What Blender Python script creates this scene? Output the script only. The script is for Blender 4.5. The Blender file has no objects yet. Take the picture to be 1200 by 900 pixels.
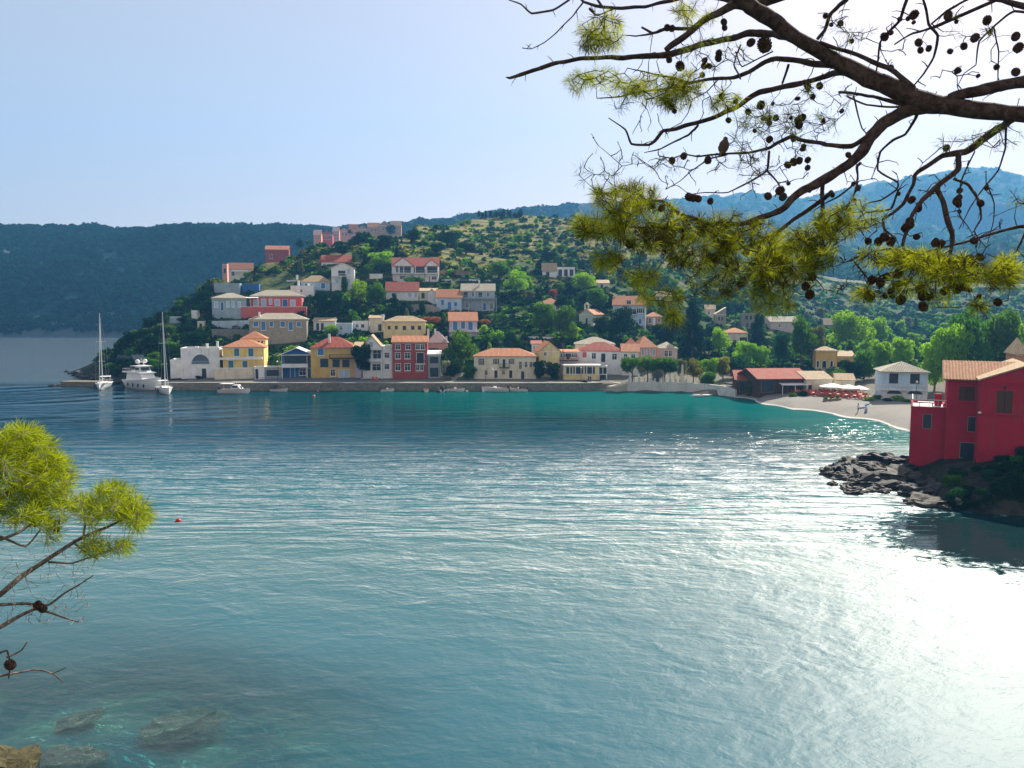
import bpy, math, random
import numpy as np
from mathutils import Vector, Matrix, noise as mnoise
random.seed(7); rng = np.random.default_rng(7)
SC = bpy.context.scene
COL = SC.collection
CZ = 20.0; FP = 940.0; PIT = math.atan(85/940)
cp, sp = math.cos(PIT), math.sin(PIT)

# ---------------------------------------------------------------- measuring helpers
def ray(px, py):
    u = (px-600)/FP; v = (450-py)/FP
    return Vector((u, cp+v*sp, -sp+v*cp))
def W(px, py, Y):
    r = ray(px, py); t = Y/r.y
    return Vector((r.x*t, Y, CZ+r.z*t))
def T(px, py, t):                     # point at distance t along the axis
    r = ray(px, py); return Vector((r.x*t, r.y*t, CZ+r.z*t))
def pyof(Y, z):                       # photo row of a point
    dy, dz = Y, z-CZ
    return 450-FP*((dy*sp+dz*cp)/(dy*cp-dz*sp))
def xof(px, Y, z=5.0):
    return (px-600)/FP*(Y*cp-(z-CZ)*sp)
def pxof(p):
    return 600+FP*p[0]/(p[1]*cp-(p[2]-CZ)*sp)
CR = {'A':(40,240,3.75),'B':(240,280,4.737),'C':(360,280,4.737),'D':(480,300,5.294),'E':(620,320,6),
      'F':(700,340,6),'G':(850,340,5.295),'H':(940,380,3.75),'P':(0,0,1),'U':(340,230,3.333),'R':(1050,380,5)}
def Q(c, x, y):
    o = CR[c]; return (o[0]+x/o[2], o[1]+y/o[2])

# ---------------------------------------------------------------- object helpers
def tag(o, label=None, cat=None, group=None, kind=None):
    if label: o['label'] = label
    if cat: o['category'] = cat
    if group: o['group'] = group
    if kind: o['kind'] = kind
    return o
def empty(name, loc, rz=0.0):
    o = bpy.data.objects.new(name, None); COL.objects.link(o)
    o.location = loc; o.rotation_euler = (0, 0, rz); o.empty_display_size = 0.3
    return o
def build(name, V, F, mat, parent=None, smooth=False, mi=None):
    me = bpy.data.meshes.new(name)
    me.from_pydata([tuple(v) for v in V], [], F)
    for m in (mat if isinstance(mat, (list, tuple)) else [mat]): me.materials.append(m)
    if mi is not None: me.polygons.foreach_set('material_index', mi)
    if smooth: me.polygons.foreach_set('use_smooth', [True]*len(me.polygons))
    me.update()
    o = bpy.data.objects.new(name, me); COL.objects.link(o); o.parent = parent
    return o
class MB:
    def __init__(s): s.V = []; s.F = []
    def add(s, V, F):
        n = len(s.V); s.V += [tuple(v) for v in V]; s.F += [tuple(i+n for i in f) for f in F]; return s
    def box(s, x0, y0, z0, x1, y1, z1):
        return s.add([(x0,y0,z0),(x1,y0,z0),(x1,y1,z0),(x0,y1,z0),(x0,y0,z1),(x1,y0,z1),(x1,y1,z1),(x0,y1,z1)],
              [(0,3,2,1),(4,5,6,7),(0,1,5,4),(1,2,6,5),(2,3,7,6),(3,0,4,7)])
    def tube(s, pts, rad, n=6, cap=True):
        pts = [Vector(p) for p in pts]
        if not isinstance(rad, (list, tuple)): rad = [rad]*len(pts)
        V = []; F = []; a = None
        for i, p in enumerate(pts):
            d = (pts[min(i+1, len(pts)-1)]-pts[max(i-1, 0)])
            if d.length < 1e-9: d = Vector((0,0,1))
            d.normalize()
            if a is None: a = d.orthogonal().normalized()
            else:
                a = a-d*a.dot(d)
                a = a.normalized() if a.length > 1e-6 else d.orthogonal().normalized()
            b = d.cross(a)
            for k in range(n):
                t = 2*math.pi*k/n
                V.append(p+(a*math.cos(t)+b*math.sin(t))*rad[i])
        for i in range(len(pts)-1):
            for k in range(n):
                k2 = (k+1) % n
                F.append((i*n+k, i*n+k2, (i+1)*n+k2, (i+1)*n+k))
        if cap:
            F.append(tuple(range(n-1, -1, -1))); F.append(tuple((len(pts)-1)*n+k for k in range(n)))
        return s.add(V, F)
    def lathe(s, prof, n=12, c=(0,0,0)):
        V = []; F = []
        for r, z in prof:
            for k in range(n):
                t = 2*math.pi*k/n; V.append((c[0]+r*math.cos(t), c[1]+r*math.sin(t), c[2]+z))
        for i in range(len(prof)-1):
            for k in range(n):
                k2 = (k+1) % n; F.append((i*n+k, i*n+k2, (i+1)*n+k2, (i+1)*n+k))
        F.append(tuple(range(n-1, -1, -1))); F.append(tuple((len(prof)-1)*n+k for k in range(n)))
        return s.add(V, F)
    def build(s, name, mat, parent=None, smooth=False):
        return build(name, s.V, s.F, mat, parent, smooth)
def posts(m, name, mat, par):      # every post a piece of its own
    for i in range(0, len(m.V), 8): MB().add(m.V[i:i+8], [(0,3,2,1),(4,5,6,7),(0,1,5,4),(1,2,6,5),(2,3,7,6),(3,0,4,7)]).build(name, mat, par)
def copy_tree(o, parent=None):
    c = o.copy(); COL.objects.link(c); c.parent = parent
    for ch in list(o.children): copy_tree(ch, c)
    return c
def slab(V, F, th):                   # thicken a roof surface downwards
    n = len(V); V2 = [tuple(v) for v in V]+[(v[0], v[1], v[2]-th) for v in V]
    F2 = [tuple(f) for f in F]+[tuple(i+n for i in reversed(f)) for f in F]
    E = {}
    for f in F:
        for i in range(len(f)):
            a, b = f[i], f[(i+1) % len(f)]
            if (b, a) in E: E[(b, a)] = 0
            else: E[(a, b)] = 1
    for (a, b), k in E.items():
        if k and (b, a) not in E: F2.append((b, a, a+n, b+n))
    return V2, F2

# ---------------------------------------------------------------- materials
MC = {}
class NT:
    def __init__(s, name):
        s.m = bpy.data.materials.new(name); s.m.use_nodes = True; s.t = s.m.node_tree; s.t.nodes.clear()
        s.out = s.n('ShaderNodeOutputMaterial')
    def n(s, typ, **kw):
        nd = s.t.nodes.new(typ)
        for k, v in kw.items():
            if k.startswith('i_'):
                k2 = k[2:]; k2 = int(k2) if k2.isdigit() else k2.replace('_', ' ')
                if isinstance(v, bpy.types.NodeSocket): s.t.links.new(v, nd.inputs[k2])
                else: nd.inputs[k2].default_value = v
            else: setattr(nd, k, v)
        return nd
    def l(s, a, b): s.t.links.new(a, b)
    def noise(s, scale, detail=4, rough=0.5, vec=None, dist=0.0):
        nd = s.n('ShaderNodeTexNoise'); nd.inputs['Scale'].default_value = scale
        nd.inputs['Detail'].default_value = detail; nd.inputs['Roughness'].default_value = rough
        nd.inputs['Distortion'].default_value = dist
        if vec is not None: s.l(vec, nd.inputs['Vector'])
        return nd.outputs['Fac']
    def ramp(s, fac, stops):
        nd = s.n('ShaderNodeValToRGB'); cr = nd.color_ramp
        while len(cr.elements) < len(stops): cr.elements.new(0.5)
        for e, (p, c) in zip(cr.elements, stops):
            e.position = p; e.color = (c, c, c, 1) if isinstance(c, (int, float)) else (*c[:3], 1)
        s.l(fac, nd.inputs['Fac']); return nd.outputs['Color']
    def mix(s, f, a, b, mode='MIX'):
        nd = s.n('ShaderNodeMix', data_type='RGBA', blend_type=mode)
        for sock, v in ((nd.inputs[0], f), (nd.inputs[6], a), (nd.inputs[7], b)):
            if isinstance(v, bpy.types.NodeSocket): s.l(v, sock)
            elif isinstance(v, (int, float)): sock.default_value = v
            else: sock.default_value = (*v[:3], 1)
        return nd.outputs[2]
    def math(s, op, a, b=0.0, c=None, clamp=False):
        nd = s.n('ShaderNodeMath', operation=op, use_clamp=clamp)
        for i, v in enumerate((a, b) if c is None else (a, b, c)):
            if isinstance(v, bpy.types.NodeSocket): s.l(v, nd.inputs[i])
            else: nd.inputs[i].default_value = v
        return nd.outputs[0]
    def bsdf(s, col, rough=0.8, metal=0.0, normal=None, spec=0.3):
        nd = s.n('ShaderNodeBsdfPrincipled')
        if isinstance(col, bpy.types.NodeSocket): s.l(col, nd.inputs['Base Color'])
        else: nd.inputs['Base Color'].default_value = (*col[:3], 1)
        if isinstance(rough, bpy.types.NodeSocket): s.l(rough, nd.inputs['Roughness'])
        else: nd.inputs['Roughness'].default_value = rough
        nd.inputs['Metallic'].default_value = metal
        nd.inputs['Specular IOR Level'].default_value = spec
        if normal is not None: s.l(normal, nd.inputs['Normal'])
        return nd.outputs[0]
    def bump(s, h, strength=0.5, dist=0.1, normal=None):
        nd = s.n('ShaderNodeBump'); nd.inputs['Strength'].default_value = strength; nd.inputs['Distance'].default_value = dist
        s.l(h, nd.inputs['Height'])
        if normal is not None: s.l(normal, nd.inputs['Normal'])
        return nd.outputs[0]
    def coord(s, which='Object'): return s.n('ShaderNodeTexCoord').outputs[which]
    def done(s, sh): s.l(sh, s.out.inputs['Surface']); return s.m
def cached(f):
    def g(*a, **k):
        key = (f.__name__, a, tuple(sorted(k.items())))
        if key not in MC: MC[key] = f(*a, **k)
        return MC[key]
    return g
def sc3(c, k): return tuple(min(1, x*k) for x in c[:3])
@cached
def plaster(c, wear=1.0):
    t = NT('painted_plaster'); co = t.n('ShaderNodeNewGeometry').outputs['Position']
    n1 = t.noise(0.55, 5, 0.6, co); mp = t.n('ShaderNodeMapping'); t.l(co, mp.inputs[0]); mp.inputs['Scale'].default_value = (2.2, 2.2, 0.28)
    n2 = t.noise(1.0, 4, 0.65, mp.outputs[0])
    a = t.mix(t.ramp(n1, [(0.35, 0.0), (0.7, 1.0)]), sc3(c, 1.06), sc3((c[0]*.93, c[1]*.9, c[2]*.86), .9))
    b = t.mix(t.math('MULTIPLY', t.ramp(n2, [(0.52, 0.0), (0.75, 1.0)]), 0.60*wear), a, (c[0]*.45+.05, c[1]*.42+.05, c[2]*.4+.04))
    bm = t.bump(t.noise(9, 3, 0.6, co), 0.35, 0.03)
    return t.done(t.bsdf(b, 0.85, normal=bm, spec=0.2))
@cached
def paint(c, rough=0.5):
    t = NT('paint'); co = t.coord()
    return t.done(t.bsdf(t.mix(t.noise(2.5, 4, 0.6, co), sc3(c, .85), sc3(c, 1.12)), rough, spec=.25))
@cached
def tiles(c, old=0.5):
    t = NT('roof_tiles'); tc = t.n('ShaderNodeTexCoord'); co = tc.outputs['Object']
    sp_ = t.n('ShaderNodeSeparateXYZ'); t.l(co, sp_.inputs[0]); sn = t.n('ShaderNodeSeparateXYZ'); t.l(tc.outputs['Normal'], sn.inputs[0])
    g = t.math('GREATER_THAN', t.math('ABSOLUTE', sn.outputs[0]), t.math('ABSOLUTE', sn.outputs[1]))
    al = t.math('ADD', t.math('MULTIPLY', sp_.outputs[1], g), t.math('MULTIPLY', sp_.outputs[0], t.math('SUBTRACT', 1.0, g)))
    wv = t.math('ABSOLUTE', t.math('SINE', t.math('MULTIPLY', al, 9.5)))
    rows = t.math('FRACT', t.math('MULTIPLY', sp_.outputs[2], 5.0))
    cell = t.n('ShaderNodeTexVoronoi'); cell.inputs['Scale'].default_value = 3.0; t.l(co, cell.inputs['Vector'])
    n1 = t.noise(0.7, 5, 0.65, co)
    base = t.mix(cell.outputs['Color'], sc3(c, .75), sc3((c[0]*1.15, c[1]*1.25, c[2]*1.3), 1.0))
    base = t.mix(t.math('MULTIPLY', t.ramp(n1, [(0.4, 0.0), (0.72, 1.0)]), old), base, (.30, .25, .17))
    base = t.mix(t.math('MULTIPLY', t.math('SUBTRACT', 1.0, wv), 0.55), base, sc3(c, .35))
    h = t.math('ADD', wv, t.math('MULTIPLY', rows, 0.35))
    return t.done(t.bsdf(base, 0.8, normal=t.bump(h, 0.8, 0.12), spec=0.2))
@cached
def stone(c, scale=1.6, mort=0.5):
    t = NT('stone'); co = t.n('ShaderNodeNewGeometry').outputs['Position']
    v = t.n('ShaderNodeTexVoronoi'); v.inputs['Scale'].default_value = scale
    mp = t.n('ShaderNodeMapping'); t.l(co, mp.inputs[0]); mp.inputs['Scale'].default_value = (1, 1, 1.7); t.l(mp.outputs[0], v.inputs['Vector'])
    v2 = t.n('ShaderNodeTexVoronoi', feature='DISTANCE_TO_EDGE'); v2.inputs['Scale'].default_value = scale; t.l(mp.outputs[0], v2.inputs['Vector'])
    a = t.mix(v.outputs['Color'], sc3(c, .6), sc3(c, 1.35)); a = t.mix(t.noise(0.5, 5, .6, co), a, sc3((c[0], c[1]*.97, c[2]*.85), .7))
    e = t.ramp(v2.outputs['Distance'], [(0.0, 0.0), (0.09, 1.0)])
    a = t.mix(e, sc3(c, mort), a)
    return t.done(t.bsdf(a, 0.9, normal=t.bump(e, 0.7, 0.08), spec=0.2))
@cached
def glassm(c=(.02, .035, .05)):
    t = NT('window_glass'); co = t.coord()
    return t.done(t.bsdf(t.mix(t.noise(1.2, 3, .5, co), sc3(c, .5), sc3(c, 1.5)), 0.25, spec=0.35))
@cached
def rockm(c=(.10, .095, .085), c2=(.22, .2, .16), sc=0.8, wet=0.0):
    t = NT('rock'); co = t.n('ShaderNodeNewGeometry').outputs['Position']
    n1 = t.noise(sc, 8, .7, co, 0.4)
    col = t.mix(t.ramp(n1, [(.38, 0.0), (.62, 1.0)]), c, c2)
    n3 = t.noise(sc*7, 6, .7, co)
    col = t.mix(t.ramp(n3, [(.5, 0.0), (.62, .8)]), col, sc3(c2, 1.35))
    return t.done(t.bsdf(col, 0.75-wet*.4, normal=t.bump(t.math('ADD', n1, t.math('MULTIPLY', n3, .4)), 1.0, 0.6/sc*.5), spec=0.3+wet*.3))
@cached
def leafm(c, c2, tr=0.45, ns=0.35, hue=0.05):
    t = NT('foliage'); g = t.n('ShaderNodeNewGeometry'); oi = t.n('ShaderNodeObjectInfo')
    n1 = t.noise(ns, 3, .6, g.outputs['Position'])
    col = t.mix(t.ramp(n1, [(.35, 0.0), (.65, 1.0)]), c, c2)
    col = t.mix(g.outputs['Random Per Island'], sc3(c, .8), col)
    hs = t.n('ShaderNodeHueSaturation'); t.l(col, hs.inputs['Color'])
    t.l(t.math('ADD', 0.5-hue*.6, t.math('MULTIPLY', oi.outputs['Random'], hue)), hs.inputs['Hue'])
    rr = t.math('FRACT', t.math('MULTIPLY', oi.outputs['Random'], 7.31))
    t.l(t.math('ADD', .72, t.math('MULTIPLY', rr, .55)), hs.inputs['Value'])
    col = hs.outputs['Color']
    d = t.n('ShaderNodeBsdfDiffuse'); t.l(col, d.inputs['Color'])
    tl = t.n('ShaderNodeBsdfTranslucent'); t.l(t.mix(.5, col, (col_t := (c2[0]*1.6, c2[1]*1.7, c2[2]*.5))), tl.inputs['Color'])
    m = t.n('ShaderNodeMixShader'); m.inputs[0].default_value = tr; t.l(d.outputs[0], m.inputs[1]); t.l(tl.outputs[0], m.inputs[2])
    return t.done(m.outputs[0])
@cached
def bark(c=(.10, .075, .055)):
    t = NT('bark'); co = t.coord()
    mp = t.n('ShaderNodeMapping'); t.l(co, mp.inputs[0]); mp.inputs['Scale'].default_value = (18, 18, 18)
    n = t.noise(1, 6, .7, mp.outputs[0], .6)
    return t.done(t.bsdf(t.mix(t.ramp(n, [(.4, 0.0), (.65, 1.0)]), sc3(c, .5), sc3(c, 1.5)), .9, normal=t.bump(n, .8, .02), spec=.15))

C = dict(white=(.86,.87,.87), cream=(.82,.75,.58), yellow=(.82,.60,.20), paley=(.84,.70,.36), ochre=(.70,.48,.15), red=(.42,.05,.05),
  brick=(.38,.07,.055), pink=(.74,.36,.30), palepink=(.66,.54,.50), rose=(.62,.14,.13), lilac=(.55,.50,.62), pblue=(.50,.66,.80), gblue=(.36,.46,.52),
  blue=(.05,.16,.42), teal=(.06,.20,.28), dark=(.03,.035,.045), mint=(.62,.68,.56), grey=(.36,.37,.37), stone=(.40,.37,.31),
  orange=(.60,.30,.16), brown=(.085,.04,.022), green=(.04,.14,.09), t_red=(.46,.07,.035), t_or=(.66,.24,.10), t_tan=(.58,.40,.22), t_beige=(.52,.45,.33),
  t_pink=(.50,.30,.30), rwht=(.88,.88,.86), lblue=(.45,.62,.78), bshut=(.08,.22,.48))
# ---------------------------------------------------------------- camera, world, sun
cam = bpy.data.cameras.new('camera'); co_ = bpy.data.objects.new('camera', cam); COL.objects.link(co_)
cam.sensor_width = 36; cam.lens = 36*FP/1200; cam.clip_start = 0.1; cam.clip_end = 20000
co_.location = (0, 0, CZ); co_.rotation_euler = (math.pi/2-PIT, 0, 0); SC.camera = co_
SUN_EL, SUN_AZ = math.radians(37), math.radians(33)
wd = bpy.data.worlds.new('World'); SC.world = wd; wd.use_nodes = True
nt = wd.node_tree; nt.nodes.clear()
sky = nt.nodes.new('ShaderNodeTexSky'); sky.sky_type = 'NISHITA'; sky.sun_disc = False
sky.sun_elevation = SUN_EL; sky.sun_rotation = SUN_AZ; sky.air_density = 1.0; sky.dust_density = 1.2; sky.ozone_density = 1.6
bg = nt.nodes.new('ShaderNodeBackground'); bg.inputs['Strength'].default_value = 0.108
wo = nt.nodes.new('ShaderNodeOutputWorld')
mx = nt.nodes.new('ShaderNodeMix'); mx.data_type = 'RGBA'; mx.blend_type = 'MULTIPLY'; mx.inputs[0].default_value = 1.0
mx.inputs[7].default_value = (1.12, .72, .58, 1)
nt.links.new(sky.outputs[0], mx.inputs[6]); m2 = nt.nodes.new('ShaderNodeMix'); m2.data_type = 'RGBA'; m2.inputs[0].default_value = .52; m2.inputs[7].default_value = (2.95, 2.75, 2.42, 1)
nt.links.new(mx.outputs[2], m2.inputs[6]); nt.links.new(m2.outputs[2], bg.inputs['Color']); nt.links.new(bg.outputs[0], wo.inputs['Surface'])
sl = bpy.data.lights.new('sun', 'SUN'); so = bpy.data.objects.new('sun', sl); COL.objects.link(so)
sl.energy = 5.0; sl.angle = math.radians(0.5); sl.color = (1.0, .93, .82)
sd = Vector((math.sin(SUN_AZ)*math.cos(SUN_EL), math.cos(SUN_AZ)*math.cos(SUN_EL), math.sin(SUN_EL)))
so.rotation_euler = sd.to_track_quat('Z', 'Y').to_euler(); so.location = sd*3000
vs = SC.view_settings; vs.view_transform = 'Standard'; vs.look = 'None'; vs.exposure = EXPOSURE = 1.12; vs.gamma = 1
SC.render.engine = 'CYCLES'; SC.cycles.use_denoising = True; SC.cycles.max_bounces = 8; SC.cycles.transparent_max_bounces = 12
SC.cycles.sample_clamp_indirect = 6; SC.cycles.volume_bounces = 0
SC.cycles.caustics_reflective = False; SC.cycles.caustics_refractive = False

# ---------------------------------------------------------------- land
def colz(lst):
    out = []
    for e in lst:
        if len(e) == 3: out.append((e[1], e[2]))
        else: out.append((e[1], W(600, e[0], e[1]).z))
    return out
Z = None
LAND = {   # photo column: (row, distance) or (None, distance, height)
 -400:[(Z,100,-6),(Z,900,-6)],
 60:[(Z,100,-6),(Z,250,-5),(Z,300,-6),(Z,900,-6)],
 84:[(Z,246,-3),(Z,254,0.1),(435,258),(Z,266,.3),(Z,275,-4),(Z,900,-6)],
 105:[(Z,238,-3),(Z,244,0.2),(429,256),(Z,275,2),(Z,290,-4),(Z,900,-6)],
 125:[(Z,226,-3),(Z,234,.3),(423,246),(414,262),(Z,285,6),(Z,310,-4),(Z,900,-6)],
 150:[(Z,212,-3),(Z,219,.4),(430,232),(395,262),(Z,290,10),(Z,330,-4),(Z,900,-6)],
 180:[(Z,203,-3),(Z,208,.8),(440,216),(400,242),(377,275),(Z,305,14),(Z,350,-4),(Z,900,-6)],
 200:[(Z,203,-3),(Z,204,1.7),(Z,213,2.0),(437,220),(400,246),(363,284),(Z,320,14),(Z,370,-4),(Z,900,-6)],
 250:[(Z,203,-3),(Z,204,1.7),(Z,214,2.1),(430,225),(400,248),(350,285),(332,300),(Z,340,20),(Z,400,-4),(Z,900,-6)],
 310:[(Z,203,-3),(Z,204,1.7),(Z,214,2.1),(430,227),(400,250),(350,288),(307,325),(Z,360,30),(Z,440,-4),(Z,900,-6)],
 370:[(Z,203,-3),(Z,204,1.7),(Z,214,2.1),(430,227),(400,251),(350,289),(291,338),(Z,370,42),(Z,470,0),(Z,900,-6)],
 430:[(Z,203,-3),(Z,204,1.7),(Z,214,2.1),(430,227),(400,251),(350,289),(300,326),(276,350),(Z,390,48),(Z,500,10),(Z,900,-6)],
 490:[(Z,203,-3),(Z,204,1.7),(Z,214,2.1),(430,227),(400,251),(350,290),(300,330),(274,380),(264,440),(Z,520,60),(Z,700,10),(Z,1200,0)],
 560:[(Z,203,-3),(Z,204,1.7),(Z,214,2.1),(430,228),(400,252),(350,292),(314,330),(298,362),(270,425),(256,500),(Z,560,74),(Z,760,20),(Z,1200,0)],
 620:[(Z,203,-3),(Z,204,1.7),(Z,214,2.1),(430,228),(400,252),(350,298),(310,350),(288,400),(255,500),(252,530),(Z,600,72),(Z,800,30),(Z,1200,0)],
 700:[(Z,202,-3),(Z,203,1.7),(Z,214,2.1),(430,230),(400,256),(370,282),(340,320),(300,390),(256,520),(Z,560,76),(Z,640,70),(Z,900,30),(Z,1300,20)],
 760:[(Z,200,-3),(Z,201,1.8),(Z,214,2.1),(430,231),(410,248),(380,280),(350,325),(300,420),(265,540),(Z,620,70),(Z,900,40),(Z,1300,40)],
 840:[(Z,190,-3),(Z,191,1.2),(Z,204,2.0),(Z,215,2.3),(425,238),(400,275),(370,330),(335,430),(300,580),(Z,700,50),(Z,1300,60)],
 862:[(Z,180,-2),(Z,186,0),(Z,192,1.1),(Z,204,2.0),(Z,218,2.4),(425,240),(400,280),(370,345),(335,450),(305,600),(Z,1300,70)],
 900:[(Z,164,-2),(Z,171,0),(Z,178,1.1),(Z,190,1.8),(Z,214,2.5),(425,238),(400,285),(375,360),(340,480),(312,640),(Z,1300,70)],
 930:[(Z,156,-2),(Z,163,0),(Z,170,1.1),(Z,182,1.8),(Z,205,2.5),(425,236),(405,285),(380,370),(345,500),(318,660),(Z,1300,70)],
 1000:[(Z,142,-2),(Z,149.5,0),(Z,158,1.2),(Z,172,1.8),(Z,205,3),(430,228),(410,280),(390,370),(360,500),(330,680),(Z,1300,70)],
 1062:[(Z,126,-2),(Z,134,0),(Z,143,1.2),(Z,165,1.9),(Z,205,3.2),(435,230),(412,285),(393,370),(365,500),(335,680),(Z,1300,70)],
 1078:[(Z,84,-3),(Z,92,-.4),(Z,100,1.2),(Z,110,1.6),(Z,125,1.2),(Z,165,1.9),(Z,205,3.2),(435,230),(412,285),(393,370),(365,500),(335,680),(Z,1300,70)],
 1110:[(Z,76,-3),(Z,79,0),(Z,85,1.6),(Z,92,2.2),(Z,110,2.4),(Z,130,1.8),(Z,165,2.0),(Z,205,3.3),(435,230),(412,285),(393,370),(365,500),(335,680),(Z,1300,70)],
 1200:[(Z,74,-3),(Z,77,0),(Z,81,2.2),(Z,85,3.6),(Z,90,3.8),(Z,110,3.4),(Z,140,3),(Z,165,3),(Z,205,4),(435,232),(412,285),(393,370),(365,500),(335,680),(Z,1300,70)],
 1500:[(Z,66,-3),(Z,68,0),(Z,74,3),(Z,90,6),(Z,130,7),(Z,205,8),(430,240),(412,285),(393,370),(365,500),(335,680),(Z,1300,70)],
}
KP = sorted(LAND); LZ = {k: colz(LAND[k]) for k in KP}
def ztab(px, Y):
    i = int(np.searchsorted(KP, px)); i = min(max(i, 1), len(KP)-1)
    a, b = KP[i-1], KP[i]; f = min(max((px-a)/(b-a), 0), 1); f = f*f*(3-2*f)*.5+f*.5
    za = np.interp(Y, *zip(*LZ[a])); zb = np.interp(Y, *zip(*LZ[b]))
    return za*(1-f)+zb*f
def nz(x, y, s, seed=0): return mnoise.noise(Vector((x*s, y*s, seed)))
def zter(px, Y):
    z = float(ztab(px, Y))
    k = min(max((z-4)/10, 0), 1)
    if k > 0:
        x = xof(px, Y, z); z += k*(nz(x, Y, .045)*1.8+nz(x, Y, .13, 5)*.6)
    return z
YS = np.concatenate([np.arange(60, 300, .8), np.arange(300, 640, 2.0)])
_dc = {}
def D(px, py):
    k = round(px/2)
    if k not in _dc: _dc[k] = [(Y, pyof(Y, zter(k*2, Y))) for Y in YS if ztab(k*2, Y) > (1.0 if k*2 < 860 else .15)]
    for Y, p in _dc[k]:
        if p <= py: return Y
    return _dc[k][-1][0] if _dc[k] else 300
# ground sheet on a fan-shaped grid
pxs = np.concatenate([np.arange(-400, 60, 40), np.arange(60, 1240, 3.0), np.arange(1240, 1501, 20)])
yl = np.concatenate([np.arange(60, 200, 2.0), [202, 203, 204, 205, 206, 208], np.arange(210, 420, 2.5), np.arange(420, 900, 8), [950, 1000, 1100, 1200]])
V = []; 
for px in pxs:
    for Y in yl:
        z = zter(px, Y)
        if z < -1.5 and Y < np.interp(px, [60, 690, 860, 1000, 1062, 1075], [190, 190, 165, 125, 105, 70]): z = -16
        V.append((xof(px, Y, z), Y, z))
ny = len(yl)
Fq = [(i*ny+j, i*ny+ny+j, i*ny+ny+j+1, i*ny+j+1) for i in range(len(pxs)-1) for j in range(ny-1)]
def groundm():
    t = NT('hillside_ground'); g = t.n('ShaderNodeNewGeometry'); co = g.outputs['Position']
    n1 = t.noise(.05, 6, .65, co); n2 = t.noise(.35, 6, .7, co); n3 = t.noise(2.0, 4, .7, co)
    s = t.n('ShaderNodeSeparateXYZ'); t.l(co, s.inputs[0])
    grn = t.mix(n3, (.018, .04, .012), (.05, .09, .022)); dry = t.mix(n3, (.12, .12, .03), (.32, .27, .09))
    hi = t.ramp(t.math('MULTIPLY', s.outputs[2], .01), [(.25, 0.0), (.42, .05)])
    f = t.math('ADD', t.math('ADD', t.math('MULTIPLY', n1, .5), t.math('MULTIPLY', n2, .5)), hi)
    # terrace walls follow the height lines
    zz = t.math('ADD', s.outputs[2], t.math('MULTIPLY', n1, 5.0))
    ter = t.ramp(t.math('FRACT', t.math('MULTIPLY', zz, .36)), [(.0, 0.0), (.12, 1.0), (.5, 1.0), (.7, 0.0)])
    terk = t.math('MULTIPLY', ter, t.ramp(t.math('MULTIPLY', s.outputs[2], .01), [(.36, 0.0), (.48, .12)]))
    col = t.mix(t.ramp(t.math('ADD', f, terk), [(.52, 0.0), (.66, 1.0)]), grn, dry)
    lo = t.ramp(t.math('MULTIPLY', s.outputs[2], .1), [(.28, 1.0), (.42, 0.0)])
    col = t.mix(lo, col, t.mix(n3, (.13, .12, .09), (.24, .22, .17)))
    pt = t.math('MULTIPLY', t.ramp(t.math('MULTIPLY', s.outputs[1], .01), [(.0, 1.0), (1.26, 1.0), (1.3, 0.0)]) if False else t.math('LESS_THAN', s.outputs[1], 127.0), 1.0)
    rk_ = t.mix(t.ramp(n2, [(.4, 0.0), (.6, 1.0)]), (.010, .011, .008), (.05, .048, .034)); rk_ = t.mix(t.ramp(n1, [(.45, 0.0), (.6, .6)]), rk_, (.014, .03, .01))
    lf = t.math('MULTIPLY', t.math('LESS_THAN', s.outputs[0], -86.0), lo)
    col = t.mix(t.math('MAXIMUM', pt, lf), col, rk_)
    wet = t.ramp(t.math('ADD', t.math('MULTIPLY', s.outputs[2], .25), .5), [(.42, 0.0), (.62, 1.0)])
    return t.done(t.bsdf(col, .95, normal=t.bump(t.math('ADD', n2, n3), .9, .5), spec=.1))
tag(build('ground', V, Fq, groundm(), smooth=True), kind='structure')

# headland and promontory rock faces use the same sheet; loose rock on top below
def ridge(name, prof, yr, yfoot, yback, mat, amp, rows=46, step=4, zf=-3, shape=1.0, seed=1):
    P = np.arange(prof[0][0], prof[-1][0]+1, step); ys = np.interp(P, *zip(*prof))
    V = []; nb = 10
    for i, px in enumerate(P):
        Yr = yr(px) if callable(yr) else yr; Yf = yfoot(px) if callable(yfoot) else yfoot
        zr = W(600, ys[i], Yr).z
        for j in range(rows+nb+1):
            if j <= rows:
                t = j/rows; Y = Yf+(Yr-Yf)*t; z = zf+(zr-zf)*(t**shape)
                a = math.sin(math.pi*t)
            else:
                t = (j-rows)/nb; Y = Yr+(yback-Yr)*t; z = zr+(zf-zr)*t; a = .3*t
            x = xof(px, Y, z)
            q = Vector((x*.0035, Y*.0035, seed)); g = mnoise.ridged_multi_fractal(q, .9, 2.2, 5, 1.0, 2.0)-1.0
            z += a*amp*g*.55+(mnoise.fractal(Vector((x*.02, Y*.02, seed+3)), .8, 2, 4))*amp*.10
            V.append((x, Y, max(z, zf)))
    n = rows+nb+1
    F = [(i*n+j, i*n+n+j, i*n+n+j+1, i*n+j+1) for i in range(len(P)-1) for j in range(n-1)]
    return tag(build(name, V, F, mat, smooth=True), kind='structure'), np.array(V).reshape(len(P), n, 3)
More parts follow.
